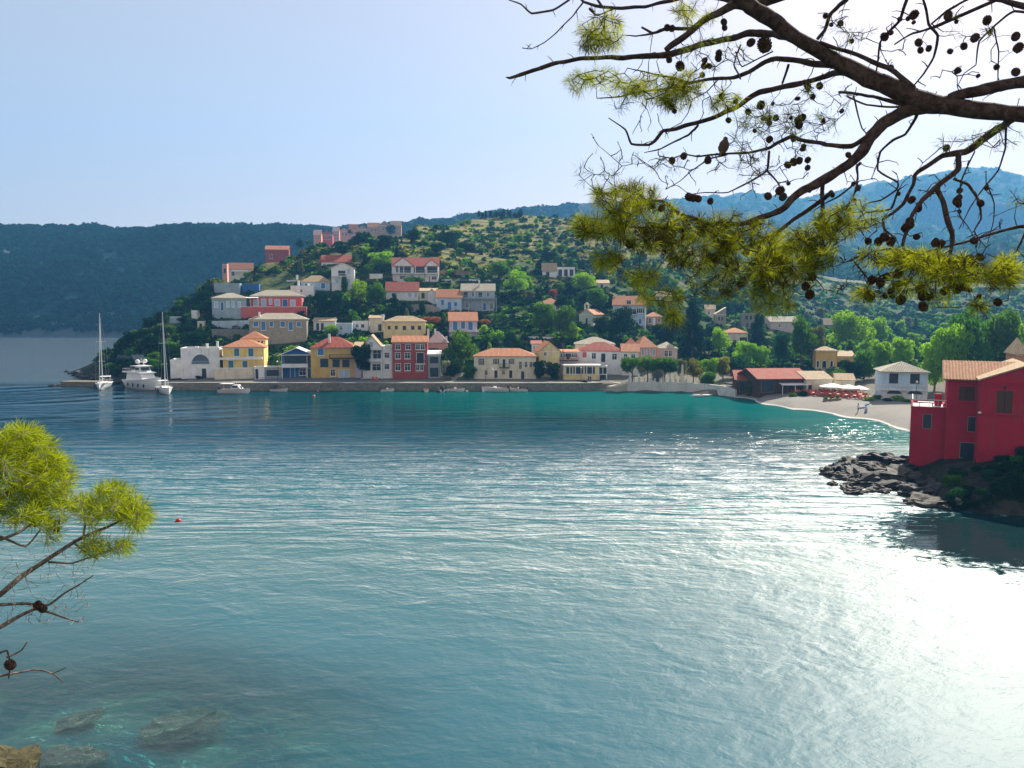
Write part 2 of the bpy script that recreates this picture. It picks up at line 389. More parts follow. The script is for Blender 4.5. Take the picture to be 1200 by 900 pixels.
def hillm(g1, g2, rk, rkz=0.0, sc=.02):
    t = NT('wooded_hill'); co = t.n('ShaderNodeNewGeometry').outputs['Position']
    n1 = t.noise(sc, 7, .65, co); n2 = t.noise(sc*8, 5, .7, co)
    col = t.mix(t.ramp(n2, [(.35, 0.0), (.65, 1.0)]), g1, g2)
    s = t.n('ShaderNodeSeparateXYZ'); t.l(co, s.inputs[0])
    low = t.ramp(t.math('MULTIPLY', s.outputs[2], .01), [(0.0, .25), (.25, 0.0)])
    col = t.mix(t.ramp(t.math('ADD', n1, low), [(.56, 0.0), (.66, rkz)]), col, t.mix(n2, sc3(rk, .6), rk))
    return t.done(t.bsdf(col, 1.0, normal=t.bump(n2, 1.0, 3.0), spec=.05))
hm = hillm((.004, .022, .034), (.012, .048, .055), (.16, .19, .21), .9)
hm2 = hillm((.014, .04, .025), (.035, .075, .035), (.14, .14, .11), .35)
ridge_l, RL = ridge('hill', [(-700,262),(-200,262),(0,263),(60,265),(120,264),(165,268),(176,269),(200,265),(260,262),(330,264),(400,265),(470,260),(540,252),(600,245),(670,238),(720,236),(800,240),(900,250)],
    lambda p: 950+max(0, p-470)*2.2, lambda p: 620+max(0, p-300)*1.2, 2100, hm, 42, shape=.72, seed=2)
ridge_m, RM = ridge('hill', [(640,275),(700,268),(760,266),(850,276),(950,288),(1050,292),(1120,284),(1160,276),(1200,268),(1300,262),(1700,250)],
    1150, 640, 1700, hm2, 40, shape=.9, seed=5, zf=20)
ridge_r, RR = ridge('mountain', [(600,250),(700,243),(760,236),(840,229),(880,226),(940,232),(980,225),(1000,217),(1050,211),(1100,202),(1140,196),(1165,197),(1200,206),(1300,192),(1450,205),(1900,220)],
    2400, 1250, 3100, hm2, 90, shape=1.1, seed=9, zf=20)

# beach of pale pebbles
def beachm():
    t = NT('pebble_beach'); co = t.n('ShaderNodeNewGeometry').outputs['Position']
    n1 = t.noise(.18, 5, .6, co); n3 = t.noise(6, 5, .8, co)
    s = t.n('ShaderNodeSeparateXYZ'); t.l(co, s.inputs[0])
    c = t.mix(n1, (.14, .13, .11), (.25, .235, .20)); c = t.mix(t.ramp(n3, [(.4, .0), (.62, .7)]), c, (.26, .24, .21))
    edge = t.ramp(t.math('ADD', s.outputs[2], t.math('MULTIPLY', n1, .2)), [(.12, 0.0), (.18, 1.0), (.24, .8), (.32, 0.0)])
    c = t.mix(t.math('MULTIPLY', edge, .8), c, (.78, .76, .70))
    return t.done(t.bsdf(c, .9, normal=t.bump(n3, .8, .12)))
V = []; bp = np.arange(846, 1086, 2.0); bn = 40
for px in bp:
    yw = np.interp(px, [846, 862, 900, 930, 1000, 1062, 1086], [188, 184, 169, 161, 147.5, 132, 128]); ye = np.interp(px, [846, 900, 1000, 1086], [196, 190, 176, 160])
    for j in range(bn):
        Y = yw+(ye-yw)*j/(bn-1); z = zter(px, Y)+.05; V.append((xof(px, Y, z), Y, z))
Fq = [(i*bn+j, i*bn+bn+j, i*bn+bn+j+1, i*bn+j+1) for i in range(len(bp)-1) for j in range(bn-1)]
tag(build('beach', V, Fq, beachm(), smooth=True), kind='structure')

# ---------------------------------------------------------------- quay
qm = stone((.30, .28, .24), 1.3, .45)
def strip(name, path, z0, zt, w, mat, **k):
    m = MB()
    for (a, b) in zip(path[:-1], path[1:]):
        A = Vector((xof(a[0], a[1]), a[1], 0)); B = Vector((xof(b[0], b[1]), b[1], 0)); d = (B-A).normalized(); n = Vector((-d.y, d.x, 0))
        za = a[2] if len(a) > 2 else zt; zb = b[2] if len(b) > 2 else zt
        m.add([A+Vector((0,0,z0)), B+Vector((0,0,z0)), B+n*w+Vector((0,0,z0)), A+n*w+Vector((0,0,z0)),
               A+Vector((0,0,za)), B+Vector((0,0,zb)), B+n*w+Vector((0,0,zb)), A+n*w+Vector((0,0,za))],
              [(0,3,2,1),(4,5,6,7),(0,1,5,4),(1,2,6,5),(2,3,7,6),(3,0,4,7)])
    return m.build(name, mat)
tag(strip('quay', [(188,203),(300,202.4),(480,202),(620,202),(690,202),(706,203.5)], -3, 1.92, 10.5, qm), kind='structure')
def pavem():
    t = NT('quay_paving'); co = t.n('ShaderNodeNewGeometry').outputs['Position']
    return t.done(t.bsdf(t.mix(t.noise(.8, 5, .6, co), (.28, .26, .23), (.44, .42, .37)), .85))
tag(strip('pavement', [(188,202.85),(300,202.25),(480,201.85),(620,201.85),(690,201.85),(706,203.35)], 1.925, 2.03, .7, pavem()), kind='structure')
je = strip('stone_jetty', [(70,214.5),(118,213.5)], -2.5, 1.25, 4.2, stone((.28, .24, .17), 1.2, .4))
tag(je, 'low stone jetty with flat pale top running left from the moored sailboat', 'jetty')
je2 = strip('concrete_slipway', [(704,203.3,.2),(722,199.5,1.2),(736,201.5,1.9)], -2, 1.2, 8, plaster((.50, .45, .36)))
tag(je2, 'pale concrete slipway sloping into the water left of the white terrace wall', 'slipway')

# ---------------------------------------------------------------- haze
hv = bpy.data.materials.new('haze_air'); hv.use_nodes = True; hn = hv.node_tree; hn.nodes.clear()
ho = hn.nodes.new('ShaderNodeOutputMaterial'); pv = hn.nodes.new('ShaderNodeVolumePrincipled')
pv.inputs['Color'].default_value = (.16, .50, 1, 1); pv.inputs['Density'].default_value = HAZE = 0.00022; pv.inputs['Anisotropy'].default_value = .25
hn.links.new(pv.outputs[0], ho.inputs['Volume'])
hb = MB().box(-3600, -30, -25, 4200, 3300, 760).build('haze', hv); tag(hb, kind='stuff')
hb['label'] = 'thin blue haze over the bay and hills'
# ---------------------------------------------------------------- sea
def sm(a, b, x):
    t = min(max((x-a)/(b-a), 0), 1); return t*t*(3-2*t)
wx = np.concatenate([[-3550, -1500, -800, -500], np.arange(-380, -140, 8.0), np.arange(-140, 170, 2.5), np.arange(170, 400, 10.0), [800, 1500, 4100]])
wy = np.concatenate([[-25, -10, 0], np.arange(4, 60, 1.5), np.arange(60, 230, 2.5), np.arange(230, 700, 15.0), [900, 1200, 2000, 3250]])
V = []; at = []
for x in wx:
    for Y in wy:
        V.append((x, Y, 0.0))
        px = 600+FP*x/max(Y*cp+CZ*sp, 5)
        zt = ztab(min(max(px, -400), 1500), Y) if Y > 60 else -9
        sh = 0.0
        if Y > 60 and 150 < px < 1110:
            yw = np.interp(px, [150, 200, 690, 760, 840, 862, 900, 930, 1000, 1062, 1078, 1110], [215, 203, 202, 200, 190, 186, 171, 163, 149.5, 134, 128, 120])
            d = yw-Y + 6*nz(x, Y, .05, 2)
            wide = np.interp(px, [150, 300, 500, 800, 1000], [10, 50, 84, 76, 50])
            sh = (1-sm(wide*.15, wide*1.45, d))*.9*np.interp(px, [150, 300, 480, 700], [.25, .45, .8, 1])
        # pale sandy patches of the open bay floor
        # foreground shallows by the near shore
        e = math.hypot((x+34)/42, (Y-30)/24)
        cl = 1-sm(.42, .98, e+.18*nz(x, Y, .09, 7))
        at.append((min(max(sh, 0), 1), cl, min(.98, 1.2*math.exp(-((x-46)/13)**2-((Y-69)/11)**2)), 1))  # blue channel: calm lee and painted dark reflection by the red house
n = len(wy)
Fq = [(i*n+j, i*n+n+j, i*n+n+j+1, i*n+j+1) for i in range(len(wx)-1) for j in range(n-1)]
t = NT('sea_water'); g = t.n('ShaderNodeNewGeometry'); co = g.outputs['Position']
a = t.n('ShaderNodeAttribute', attribute_name='depth_shade_tone'); s = t.n('ShaderNodeSeparateColor'); t.l(a.outputs['Color'], s.inputs[0])
mp = t.n('ShaderNodeMapping'); t.l(co, mp.inputs[0]); mp.inputs['Scale'].default_value = (.66, 1.0, 1); mp.inputs['Rotation'].default_value = (0, 0, .25)
big = t.noise(.02, 4, .6, co, .8)
sx = t.n('ShaderNodeSeparateXYZ'); t.l(co, sx.inputs[0]); shel = t.ramp(t.math('MULTIPLY', sx.outputs[1], .004), [(.0, 1.0), (.38, 1.0), (.54, .16), (.82, .08), (.92, .3)]); lee_shade = t.ramp(t.math('ADD', s.outputs[2], t.math('MULTIPLY', t.math('SUBTRACT', t.noise(.75, 4, .7, mp.outputs[0], 1.2), .5), 1.5)), [(.42, 0.0), (.60, .93)]); lee_shade = t.math('MULTIPLY', lee_shade, t.math('GREATER_THAN', s.outputs[2], .03)); shel0 = shel; shel = t.math('MULTIPLY', shel, t.math('SUBTRACT', 1.0, lee_shade))
amp = t.ramp(t.math('MULTIPLY', sx.outputs[1], .004), [(.0, .10), (.18, .12), (.31, .30), (.37, .62), (.48, .62), (.56, .25)])
wA = t.noise(.30, 3, .55, mp.outputs[0], .5); wB = t.noise(1.1, 4, .6, mp.outputs[0], .4); wC = t.noise(4.0, 3, .6, mp.outputs[0], .3)
# long boat-wake swell fanning out from the harbour mouth
wv = t.n('ShaderNodeTexWave', wave_type='RINGS', rings_direction='Z'); mw = t.n('ShaderNodeMapping'); mw.inputs['Location'].default_value = (150, -330, 0)
t.l(co, mw.inputs[0]); t.l(mw.outputs[0], wv.inputs['Vector']); wv.inputs['Scale'].default_value = .034; wv.inputs['Distortion'].default_value = 9
wv.inputs['Detail'].default_value = 3; wv.inputs['Detail Scale'].default_value = .6
wz = t.math('MULTIPLY', t.ramp(t.math('MULTIPLY', sx.outputs[1], .01), [(.45, 0.0), (.9, 1.0), (1.0, 1.0)]), t.ramp(t.math('MULTIPLY', t.math('ADD', sx.outputs[0], 150), .004), [(.3, 1.0), (.78, 0.0)]))
ms = t.n('ShaderNodeMapping'); t.l(co, ms.inputs[0]); ms.inputs['Scale'].default_value = (.10, .62, 1); ms.inputs['Rotation'].default_value = (0, 0, .10)
str_ = t.noise(.8, 3, .5, ms.outputs[0], .6)
strk = t.math('MULTIPLY', t.math('MULTIPLY', str_, 2.6), t.ramp(t.math('MULTIPLY', sx.outputs[1], .004), [(.26, 0.0), (.36, 1.0), (.50, 1.0), (.60, .06)]))
calm = t.ramp(big, [(.36, .35), (.62, 1.0)])
h = t.math('ADD', t.math('MULTIPLY', wA, 1.5), t.math('ADD', t.math('MULTIPLY', wB, .60), t.math('MULTIPLY', wC, .12)))
h = t.math('MULTIPLY', t.math('MULTIPLY', t.math('MULTIPLY', h, calm), shel), amp)
h = t.math('ADD', h, t.math('MULTIPLY', t.math('MULTIPLY', strk, .75), t.math('SUBTRACT', 1.0, lee_shade, clamp=True)))
h = t.math('ADD', h, t.math('MULTIPLY', t.math('MULTIPLY', wv.outputs['Fac'], t.ramp(t.noise(.045, 3, .6, co), [(.45, 0.0), (.66, .2)])), wz))
bm = t.n('ShaderNodeBump'); bm.inputs['Strength'].default_value = 1.0; bm.inputs['Distance'].default_value = 1.5; t.l(h, bm.inputs['Height'])
fr = t.n('ShaderNodeFresnel'); fr.inputs['IOR'].default_value = 1.34; t.l(bm.outputs[0], fr.inputs['Normal'])
body = t.mix(t.noise(.03, 4, .6, co), (.006, .075, .115), (.014, .115, .15))
body = t.mix(t.ramp(t.math('MULTIPLY', sx.outputs[1], .004), [(.16, 0.0), (.27, .75), (.34, .35), (.42, 0.0)]), body, (.035, .125, .14))
body = t.mix(t.ramp(t.math('MULTIPLY', sx.outputs[1], .004), [(.36, 0.0), (.50, .85)]), body, (.002, .04, .075))
body = t.mix(t.ramp(s.outputs[0], [(.0, 0.0), (.6, 1.0)]), body, (.0, .042, .050))
body = t.mix(t.math('MULTIPLY', t.ramp(s.outputs[0], [(.55, 0.0), (1.0, 1.0)]), .6), body, (.006, .17, .145))
body = t.mix(lee_shade, body, (.002, .016, .017))  # dark reflection and shadow by the red house put into the water colour
df = t.n('ShaderNodeBsdfDiffuse'); t.l(body, df.inputs['Color'])
tr = t.n('ShaderNodeBsdfTransparent'); ml = t.n('ShaderNodeMapping'); t.l(co, ml.inputs[0]); ml.inputs['Location'].default_value = (34/42, -30/24, 0); ml.inputs['Scale'].default_value = (1/42, 1/24, 0); vl = t.n('ShaderNodeVectorMath', operation='LENGTH'); t.l(ml.outputs[0], vl.inputs[0])
t.l(t.ramp(vl.outputs['Value'], [(.3, (.88, .98, .92)), (.6, (.60, .95, .90)), (1.0, (.40, .85, .88))]), tr.inputs['Color'])
m0 = t.n('ShaderNodeMixShader'); t.l(t.math('MULTIPLY', s.outputs[1], .80), m0.inputs[0]); t.l(df.outputs[0], m0.inputs[1]); t.l(tr.outputs[0], m0.inputs[2])
g1 = t.n('ShaderNodeBsdfGlossy'); t.l(t.math('ADD', .03, t.math('MULTIPLY', t.math('MULTIPLY', shel0, t.ramp(lee_shade, [(.35, 1.0), (.6, .10)])), .42)), g1.inputs['Roughness']); t.l(bm.outputs[0], g1.inputs['Normal'])
g2 = t.n('ShaderNodeBsdfGlossy'); g2.inputs['Color'].default_value = (.60, .60, .57, 1); g1.inputs['Color'].default_value = (.62, .62, .60, 1); g2.inputs['Roughness'].default_value = .76; t.l(bm.outputs[0], g2.inputs['Normal'])
gm = t.n('ShaderNodeMixShader'); t.l(t.math('MULTIPLY', t.math('SUBTRACT', shel, .14), .54, clamp=True), gm.inputs[0]); t.l(g1.outputs[0], gm.inputs[1]); t.l(g2.outputs[0], gm.inputs[2])
m1 = t.n('ShaderNodeMixShader'); t.l(t.math('MULTIPLY', fr.outputs[0], t.math('SUBTRACT', 1.0, t.math('MULTIPLY', t.ramp(t.math('MULTIPLY', sx.outputs[1], .004), [(.36, 0.0), (.5, .82)]), s.outputs[0]))), m1.inputs[0]); t.l(m0.outputs[0], m1.inputs[1]); t.l(gm.outputs[0], m1.inputs[2])
seam = t.done(m1.outputs[0])
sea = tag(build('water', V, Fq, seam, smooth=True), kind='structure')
ca = sea.data.color_attributes.new('depth_shade_tone', 'FLOAT_COLOR', 'POINT'); ca.data.foreach_set('color', np.array(at, dtype=np.float32).ravel())

# seabed under the clear foreground water
V = []; xs = np.arange(-110, 60, 1.0); ys = np.arange(-8, 90, 1.0)
for x in xs:
    for Y in ys:
        e = math.hypot((x+34)/42, (Y-30)/24)
        z = -.9-2.4*sm(.1, 1.3, e)+.8*nz(x, Y, .12, 3)+.4*nz(x, Y, .4, 4)
        V.append((x, Y, min(z, -.5)))
n = len(ys); Fq = [(i*n+j, i*n+n+j, i*n+n+j+1, i*n+j+1) for i in range(len(xs)-1) for j in range(n-1)]
t = NT('seabed'); co = t.n('ShaderNodeNewGeometry').outputs['Position']
n1 = t.noise(.13, 6, .65, co, .5); n2 = t.noise(.8, 6, .75, co, .6)
c = t.mix(t.ramp(n1, [(.42, 0.0), (.58, 1.0)]), (.04, .34, .42), t.mix(n2, (.18, .70, .45), (.65, .95, .80)))
c = t.mix(t.ramp(n2, [(.60, 0.0), (.78, .55)]), c, (.55, .66, .42))
tag(build('seabed', V, Fq, t.done(t.bsdf(c, 1, normal=t.bump(n2, .35, .25))), smooth=True), kind='structure')

def rock_mesh(seed, n=3, rough=.35, flat=.6):
    import bmesh
    bmh = bmesh.new(); bmesh.ops.create_icosphere(bmh, subdivisions=n, radius=1)
    for v in bmh.verts:
        p = v.co.copy()
        q = Vector((round(p.x*1.6+seed)/1.6, round(p.y*1.6)/1.6, round(p.z*1.6)/1.6))
        k = 1+rough*(mnoise.noise(p*1.3+Vector((seed*3.1, 0, 0)))*1.4+(mnoise.cell(p*2.1+Vector((0, seed, 0)))-.5)*.55+mnoise.noise(p*4.2+Vector((0, seed, 0)))*.8+mnoise.noise(p*9+Vector((0, 0, seed)))*.35)
        v.co = Vector((p.x*k, p.y*k, p.z*k*flat))
    me = bpy.data.meshes.new('rock'); bmh.to_mesh(me); bmh.free(); return me
ROCKS = [rock_mesh(i*1.7+.3) for i in range(5)]
def rock(name, loc, s, mat, label, cat='rock', group=None, rz=None, k=None):
    me = ROCKS[(k if k is not None else random.randrange(5))].copy(); me.materials.clear(); me.materials.append(mat)
    o = bpy.data.objects.new(name, me); COL.objects.link(o); o.location = loc; o.scale = s
    o.rotation_euler = (random.uniform(-.2, .2), random.uniform(-.2, .2), rz if rz is not None else random.uniform(0, 6.3))
    return tag(o, label, cat, group)
um = rockm((.34, .28, .18), (.85, .72, .52), 1.2)
p = W(213, 838, 1); 
def onz(px, py, z):
    r = ray(px, py); t = (z-CZ)/r.z; return Vector((r.x*t, r.y*t, z))
rock('submerged_rock', onz(214, 848, -1.0), (2.2, 1.2, .75), um, 'brown rock lying under the clear water at bottom left, the one furthest from shore', rz=.2, k=1)
rock('submerged_rock', onz(95, 842, -1.0), (1.3, .7, .45), um, 'small dim rock under the water between the shore rock and the pine twigs', rz=.3, k=2)
rock('submerged_rock', onz(75, 888, -.8), (1.7, .9, .6), um, 'pale brown submerged rock touching the dry shore rock at bottom left', rz=.2, k=3)
rock('shore_rock', onz(-4, 905, -.1), (1.7, 1.5, 1.5), rockm((.015, .014, .006), (.10, .085, .028), 3.0), 'dry yellow brown shore rock in the bottom left corner', rz=.4, k=0)

# dark rocks of the point by the red building
rk = rockm((.010, .010, .011), (.045, .042, .036), 2.0, .1)
rkb = rockm((.016, .015, .012), (.085, .075, .055), 2.2, .1)
ri = 0
spec = [(968,552,1.0),(978,548,1.1),(986,560,1.3),(992,541,1.4),(1003,553,1.8),(1008,568,1.6),(1017,545,1.6),(1024,535,1.9),(1022,562,2.0),(1034,551,2.1),
        (1040,538,1.8),(1042,570,1.9),(1050,556,2.1),(1056,541,1.9),(1058,572,1.7),(992,572,.9),(1000,577,.9),(1030,574,1.2),(1066,560,1.8),(1072,578,2.0),
        (1083,566,2.1),(1084,590,1.9),(1098,575,1.9),(1108,592,1.8),(1120,575,2.0),(1132,590,1.8),(1064,548,1.5),(1012,537,1.0),(976,556,.8),(1150,592,2.1),(1170,588,2.0),(1190,592,2.2)]
spec += [(random.uniform(972, 1080), random.uniform(536, 582), random.uniform(.45, .8)) for _ in range(34)]
for i, (px, py, s) in enumerate(spec):
    zz = .1+.25*s*(py < 560)
    p = onz(px, py, zz)
    where = 'low in the water at the tip' if px < 1000 else 'in the middle of the rocks left of' if px < 1055 else 'at the foot of'
    size = 'small' if s < 1.3 else 'broad' if s > 1.85 else 'middling'
    lab = f'{size} dark jagged rock '+('low in the water at the tip of the rocky point' if px < 1000 else 'in the heap left of the red building' if px < 1060 else 'at the foot of the red building')
    rock('rock', p, (s*1.15, s*.85, s*random.uniform(.5, .8)), rk if i % 3 else rkb, lab, 'rock', 'dark rocks of the point below the red building')
for i in range(26):       # headland rocks at the far tip
    px = 78+i*5.2; py = np.interp(px, [78, 105, 150, 205], [437, 443, 450, 454])+random.uniform(-2, .5)
    p = onz(px, py, .3); s = random.uniform(1.2, 2.4)*(.5 if px < 90 else 1)
    rock('rock', p, (s*1.3, s, s*.8), rk, 'dark shore rock along the waterline of the wooded headland', 'rock', 'rocks along the foot of the headland')
for i, (px, py, s) in enumerate([(61,452,.8),(66,451.5,.9)]):
    rock('rock', onz(px, py, .1), (s*1.4, s, s*.7), rk, ['very small dark rock farthest left off the end of the jetty','small dark rock touching the end of the jetty'][i], 'rock')
# ---------------------------------------------------------------- houses
HB = []       # photo boxes of the houses: x0,y0,x1,y1,Y, base point, radius
def ring(w, h, t, dp):       # window frame standing proud of the wall, centred x, from z=0
    m = MB()
    m.box(-w/2-t, -dp, -t, -w/2, .1, h+t).box(w/2, -dp, -t, w/2+t, .1, h+t).box(-w/2, -dp, h, w/2, .1, h+t).box(-w/2, -dp, -t, w/2, .1, 0)
    return m
def add_opening(root, xf, s, z, w, h, kind, fr, pane):
    """kind: w glass window, s closed shutters, o open shutters, d door, a arch, b bare dark opening"""
    M = xf
    def put(m, name, mat, par):
        V = [M @ Vector(v) for v in m.V]; return build(name, V, m.F, mat, par)
    def sh(m): return MB().add([(v[0]+s, v[1], v[2]+z) for v in m.V], m.F)
    gl = glassm() if kind in 'wob' or kind == 'a' else paint(C[pane])
    name = 'door' if kind == 'd' else 'window'
    f = ring(w, h, .11, .06)
    if kind != 'd': f.box(-w/2-.18, -.16, -.19, w/2+.18, .1, -.11)
    if kind == 'a':
        f = MB(); n = 10
        pts = [Vector((w/2*math.cos(math.pi*i/n), -.03, h-w/2+w/2*math.sin(math.pi*i/n))) for i in range(n+1)]
        f.tube([Vector((w/2, -.03, 0))]+pts+[Vector((-w/2, -.03, 0))], .09, 5)
    if kind == 'b': f = ring(w, h, .04, .02)
    o = put(sh(f), name, paint(C[fr] if kind != 'b' else C['grey']), root)
    pm = MB()
    if kind in 's':
        for a, b in ((-w/2, -.02), (.02, w/2)):
            pm.box(a, -.03, 0, b, .03, h)
            for q in range(max(3, int(h/.22))): pm.box(a+.07, -.05, .08+q*.22, b-.07, -.03, .2+q*.22)
        put(sh(pm), 'shutter', paint(C[pane]), o)
    elif kind == 'd':
        pm.box(-w/2, .06, 0, w/2, .1, h); pm.box(-w/2+.12, .03, .15, -.05, .06, h-.15); pm.box(.05, .03, .15, w/2-.12, .06, h-.15)
        put(sh(pm), 'door_leaf', paint(C[pane]), o)
    else:
        pm.box(-w/2, .10, 0, w/2, .13, h)
        put(sh(pm), 'pane', gl, o)
        if kind in 'wo' and h > .8:
            b = MB().box(-.035, .05, 0, .035, .1, h).box(-w/2, .05, h*.62, -.035, .1, h*.62+.06).box(.035, .05, h*.62, w/2, .1, h*.62+.06)
            put(sh(b), 'glazing_bar', paint(C[fr]), o)
    if kind == 'o':
        for sg in (-1, 1):
            b = MB(); x0 = sg*(w/2+.12); x1 = sg*(w/2+.12+w*.45); b.box(min(x0, x1), -.09, 0, max(x0, x1), -.04, h)
            put(sh(b), 'shutter', paint(C[pane]), o)
def wallgrid(m, xf, s0, s1, z0, z1, ops, dp=.16):
    S = sorted({s0, s1, *[max(s0, min(s1, v)) for o in ops for v in (o[0]-o[2]/2, o[0]+o[2]/2)]})
    Zs = sorted({z0, z1, *[max(z0, min(z1, v)) for o in ops for v in (o[1], o[1]+o[3])]})
    def inn(s, z): return any(abs(s-o[0]) < o[2]/2-1e-4 and o[1] < z < o[1]+o[3] for o in ops)
    for i in range(len(S)-1):
        for j in range(len(Zs)-1):
            if S[i+1]-S[i] < 1e-5 or Zs[j+1]-Zs[j] < 1e-5 or inn((S[i]+S[i+1])/2, (Zs[j]+Zs[j+1])/2): continue
            m.add([xf @ Vector(q) for q in ((S[i],0,Zs[j]),(S[i+1],0,Zs[j]),(S[i+1],0,Zs[j+1]),(S[i],0,Zs[j+1]))], [(0,1,2,3)])
    for o in ops:
        a, b, c, d = o[0]-o[2]/2, o[0]+o[2]/2, o[1], o[1]+o[3]
        P = [(a,0,c),(b,0,c),(b,0,d),(a,0,d)]; P2 = [(x, dp, z) for x, _, z in P]
        m.add([xf @ Vector(q) for q in P+P2], [(0,1,5,4),(1,2,6,5),(2,3,7,6),(3,0,4,7)])
def railing(m, x0, x1, y0, y1, z, h=.95, gap=.35, sides='flr'):
    def run(a, b):
        A = Vector(a); B = Vector(b); L = (B-A).length; n = max(2, int(L/gap))
        m.tube([A+Vector((0,0,h)), B+Vector((0,0,h))], .045, 5); m.tube([A+Vector((0,0,.1)), B+Vector((0,0,.1))], .03, 4)
        for i in range(n+1):
            p = A.lerp(B, i/n); m.tube([p, p+Vector((0,0,h))], .028, 4, False)
    if 'f' in sides: run((x0,y0,z), (x1,y0,z))
    if 'l' in sides: run((x0,y0,z), (x0,y1,z))
    if 'r' in sides: run((x1,y0,z), (x1,y1,z))
def roof_surf(kind, w, d, h, rise, oh, rx=None):
    x0, x1, y0, y1 = -w/2-oh, w/2+oh, -oh, d+oh; k = rise/(min(w, d)/2); lo = h-.0
    if kind == 'gx':
        k = rise/(d/2); e = h-k*oh
        return [(x0,y0,e),(x1,y0,e),(x1,d/2,h+rise),(x0,d/2,h+rise),(x1,y1,e),(x0,y1,e)], [(0,1,2,3),(3,2,4,5)]
    if kind == 'gy':
        k = rise/(w/2); e = h-k*oh; a = 0 if rx is None else rx
        return [(x0,y0,e),(x0,y1,e),(a,y0,h+rise),(a,y1,h+rise),(x1,y0,e),(x1,y1,e)], [(0,2,3,1),(2,4,5,3)]
    if kind == 'hip':
        r = min(d/2, w/2*.92); k = rise/(d/2); e = h-k*oh
        return [(x0,y0,e),(x1,y0,e),(x1,y1,e),(x0,y1,e),(x0+r+oh,d/2,h+rise),(x1-r-oh,d/2,h+rise)], [(0,1,5,4),(1,2,5),(2,3,4,5),(3,0,4)]
    if kind == 'pyr':
        e = h-rise/(w/2)*oh
        return [(x0,y0,e),(x1,y0,e),(x1,y1,e),(x0,y1,e),(0,d/2,h+rise)], [(0,1,4),(1,2,4),(2,3,4),(3,0,4)]
    if kind == 'shf':      # rises away from the front
        k = rise/d; return [(x0,y0,h-k*oh),(x1,y0,h-k*oh),(x1,y1,h+rise+k*oh),(x0,y1,h+rise+k*oh)], [(0,1,2,3)]
    if kind == 'shr':      # rises to the right
        k = rise/w; return [(x0,y0,h-k*oh),(x1,y0,h+rise+k*oh),(x1,y1,h+rise+k*oh),(x0,y1,h-k*oh)], [(0,1,2,3)]
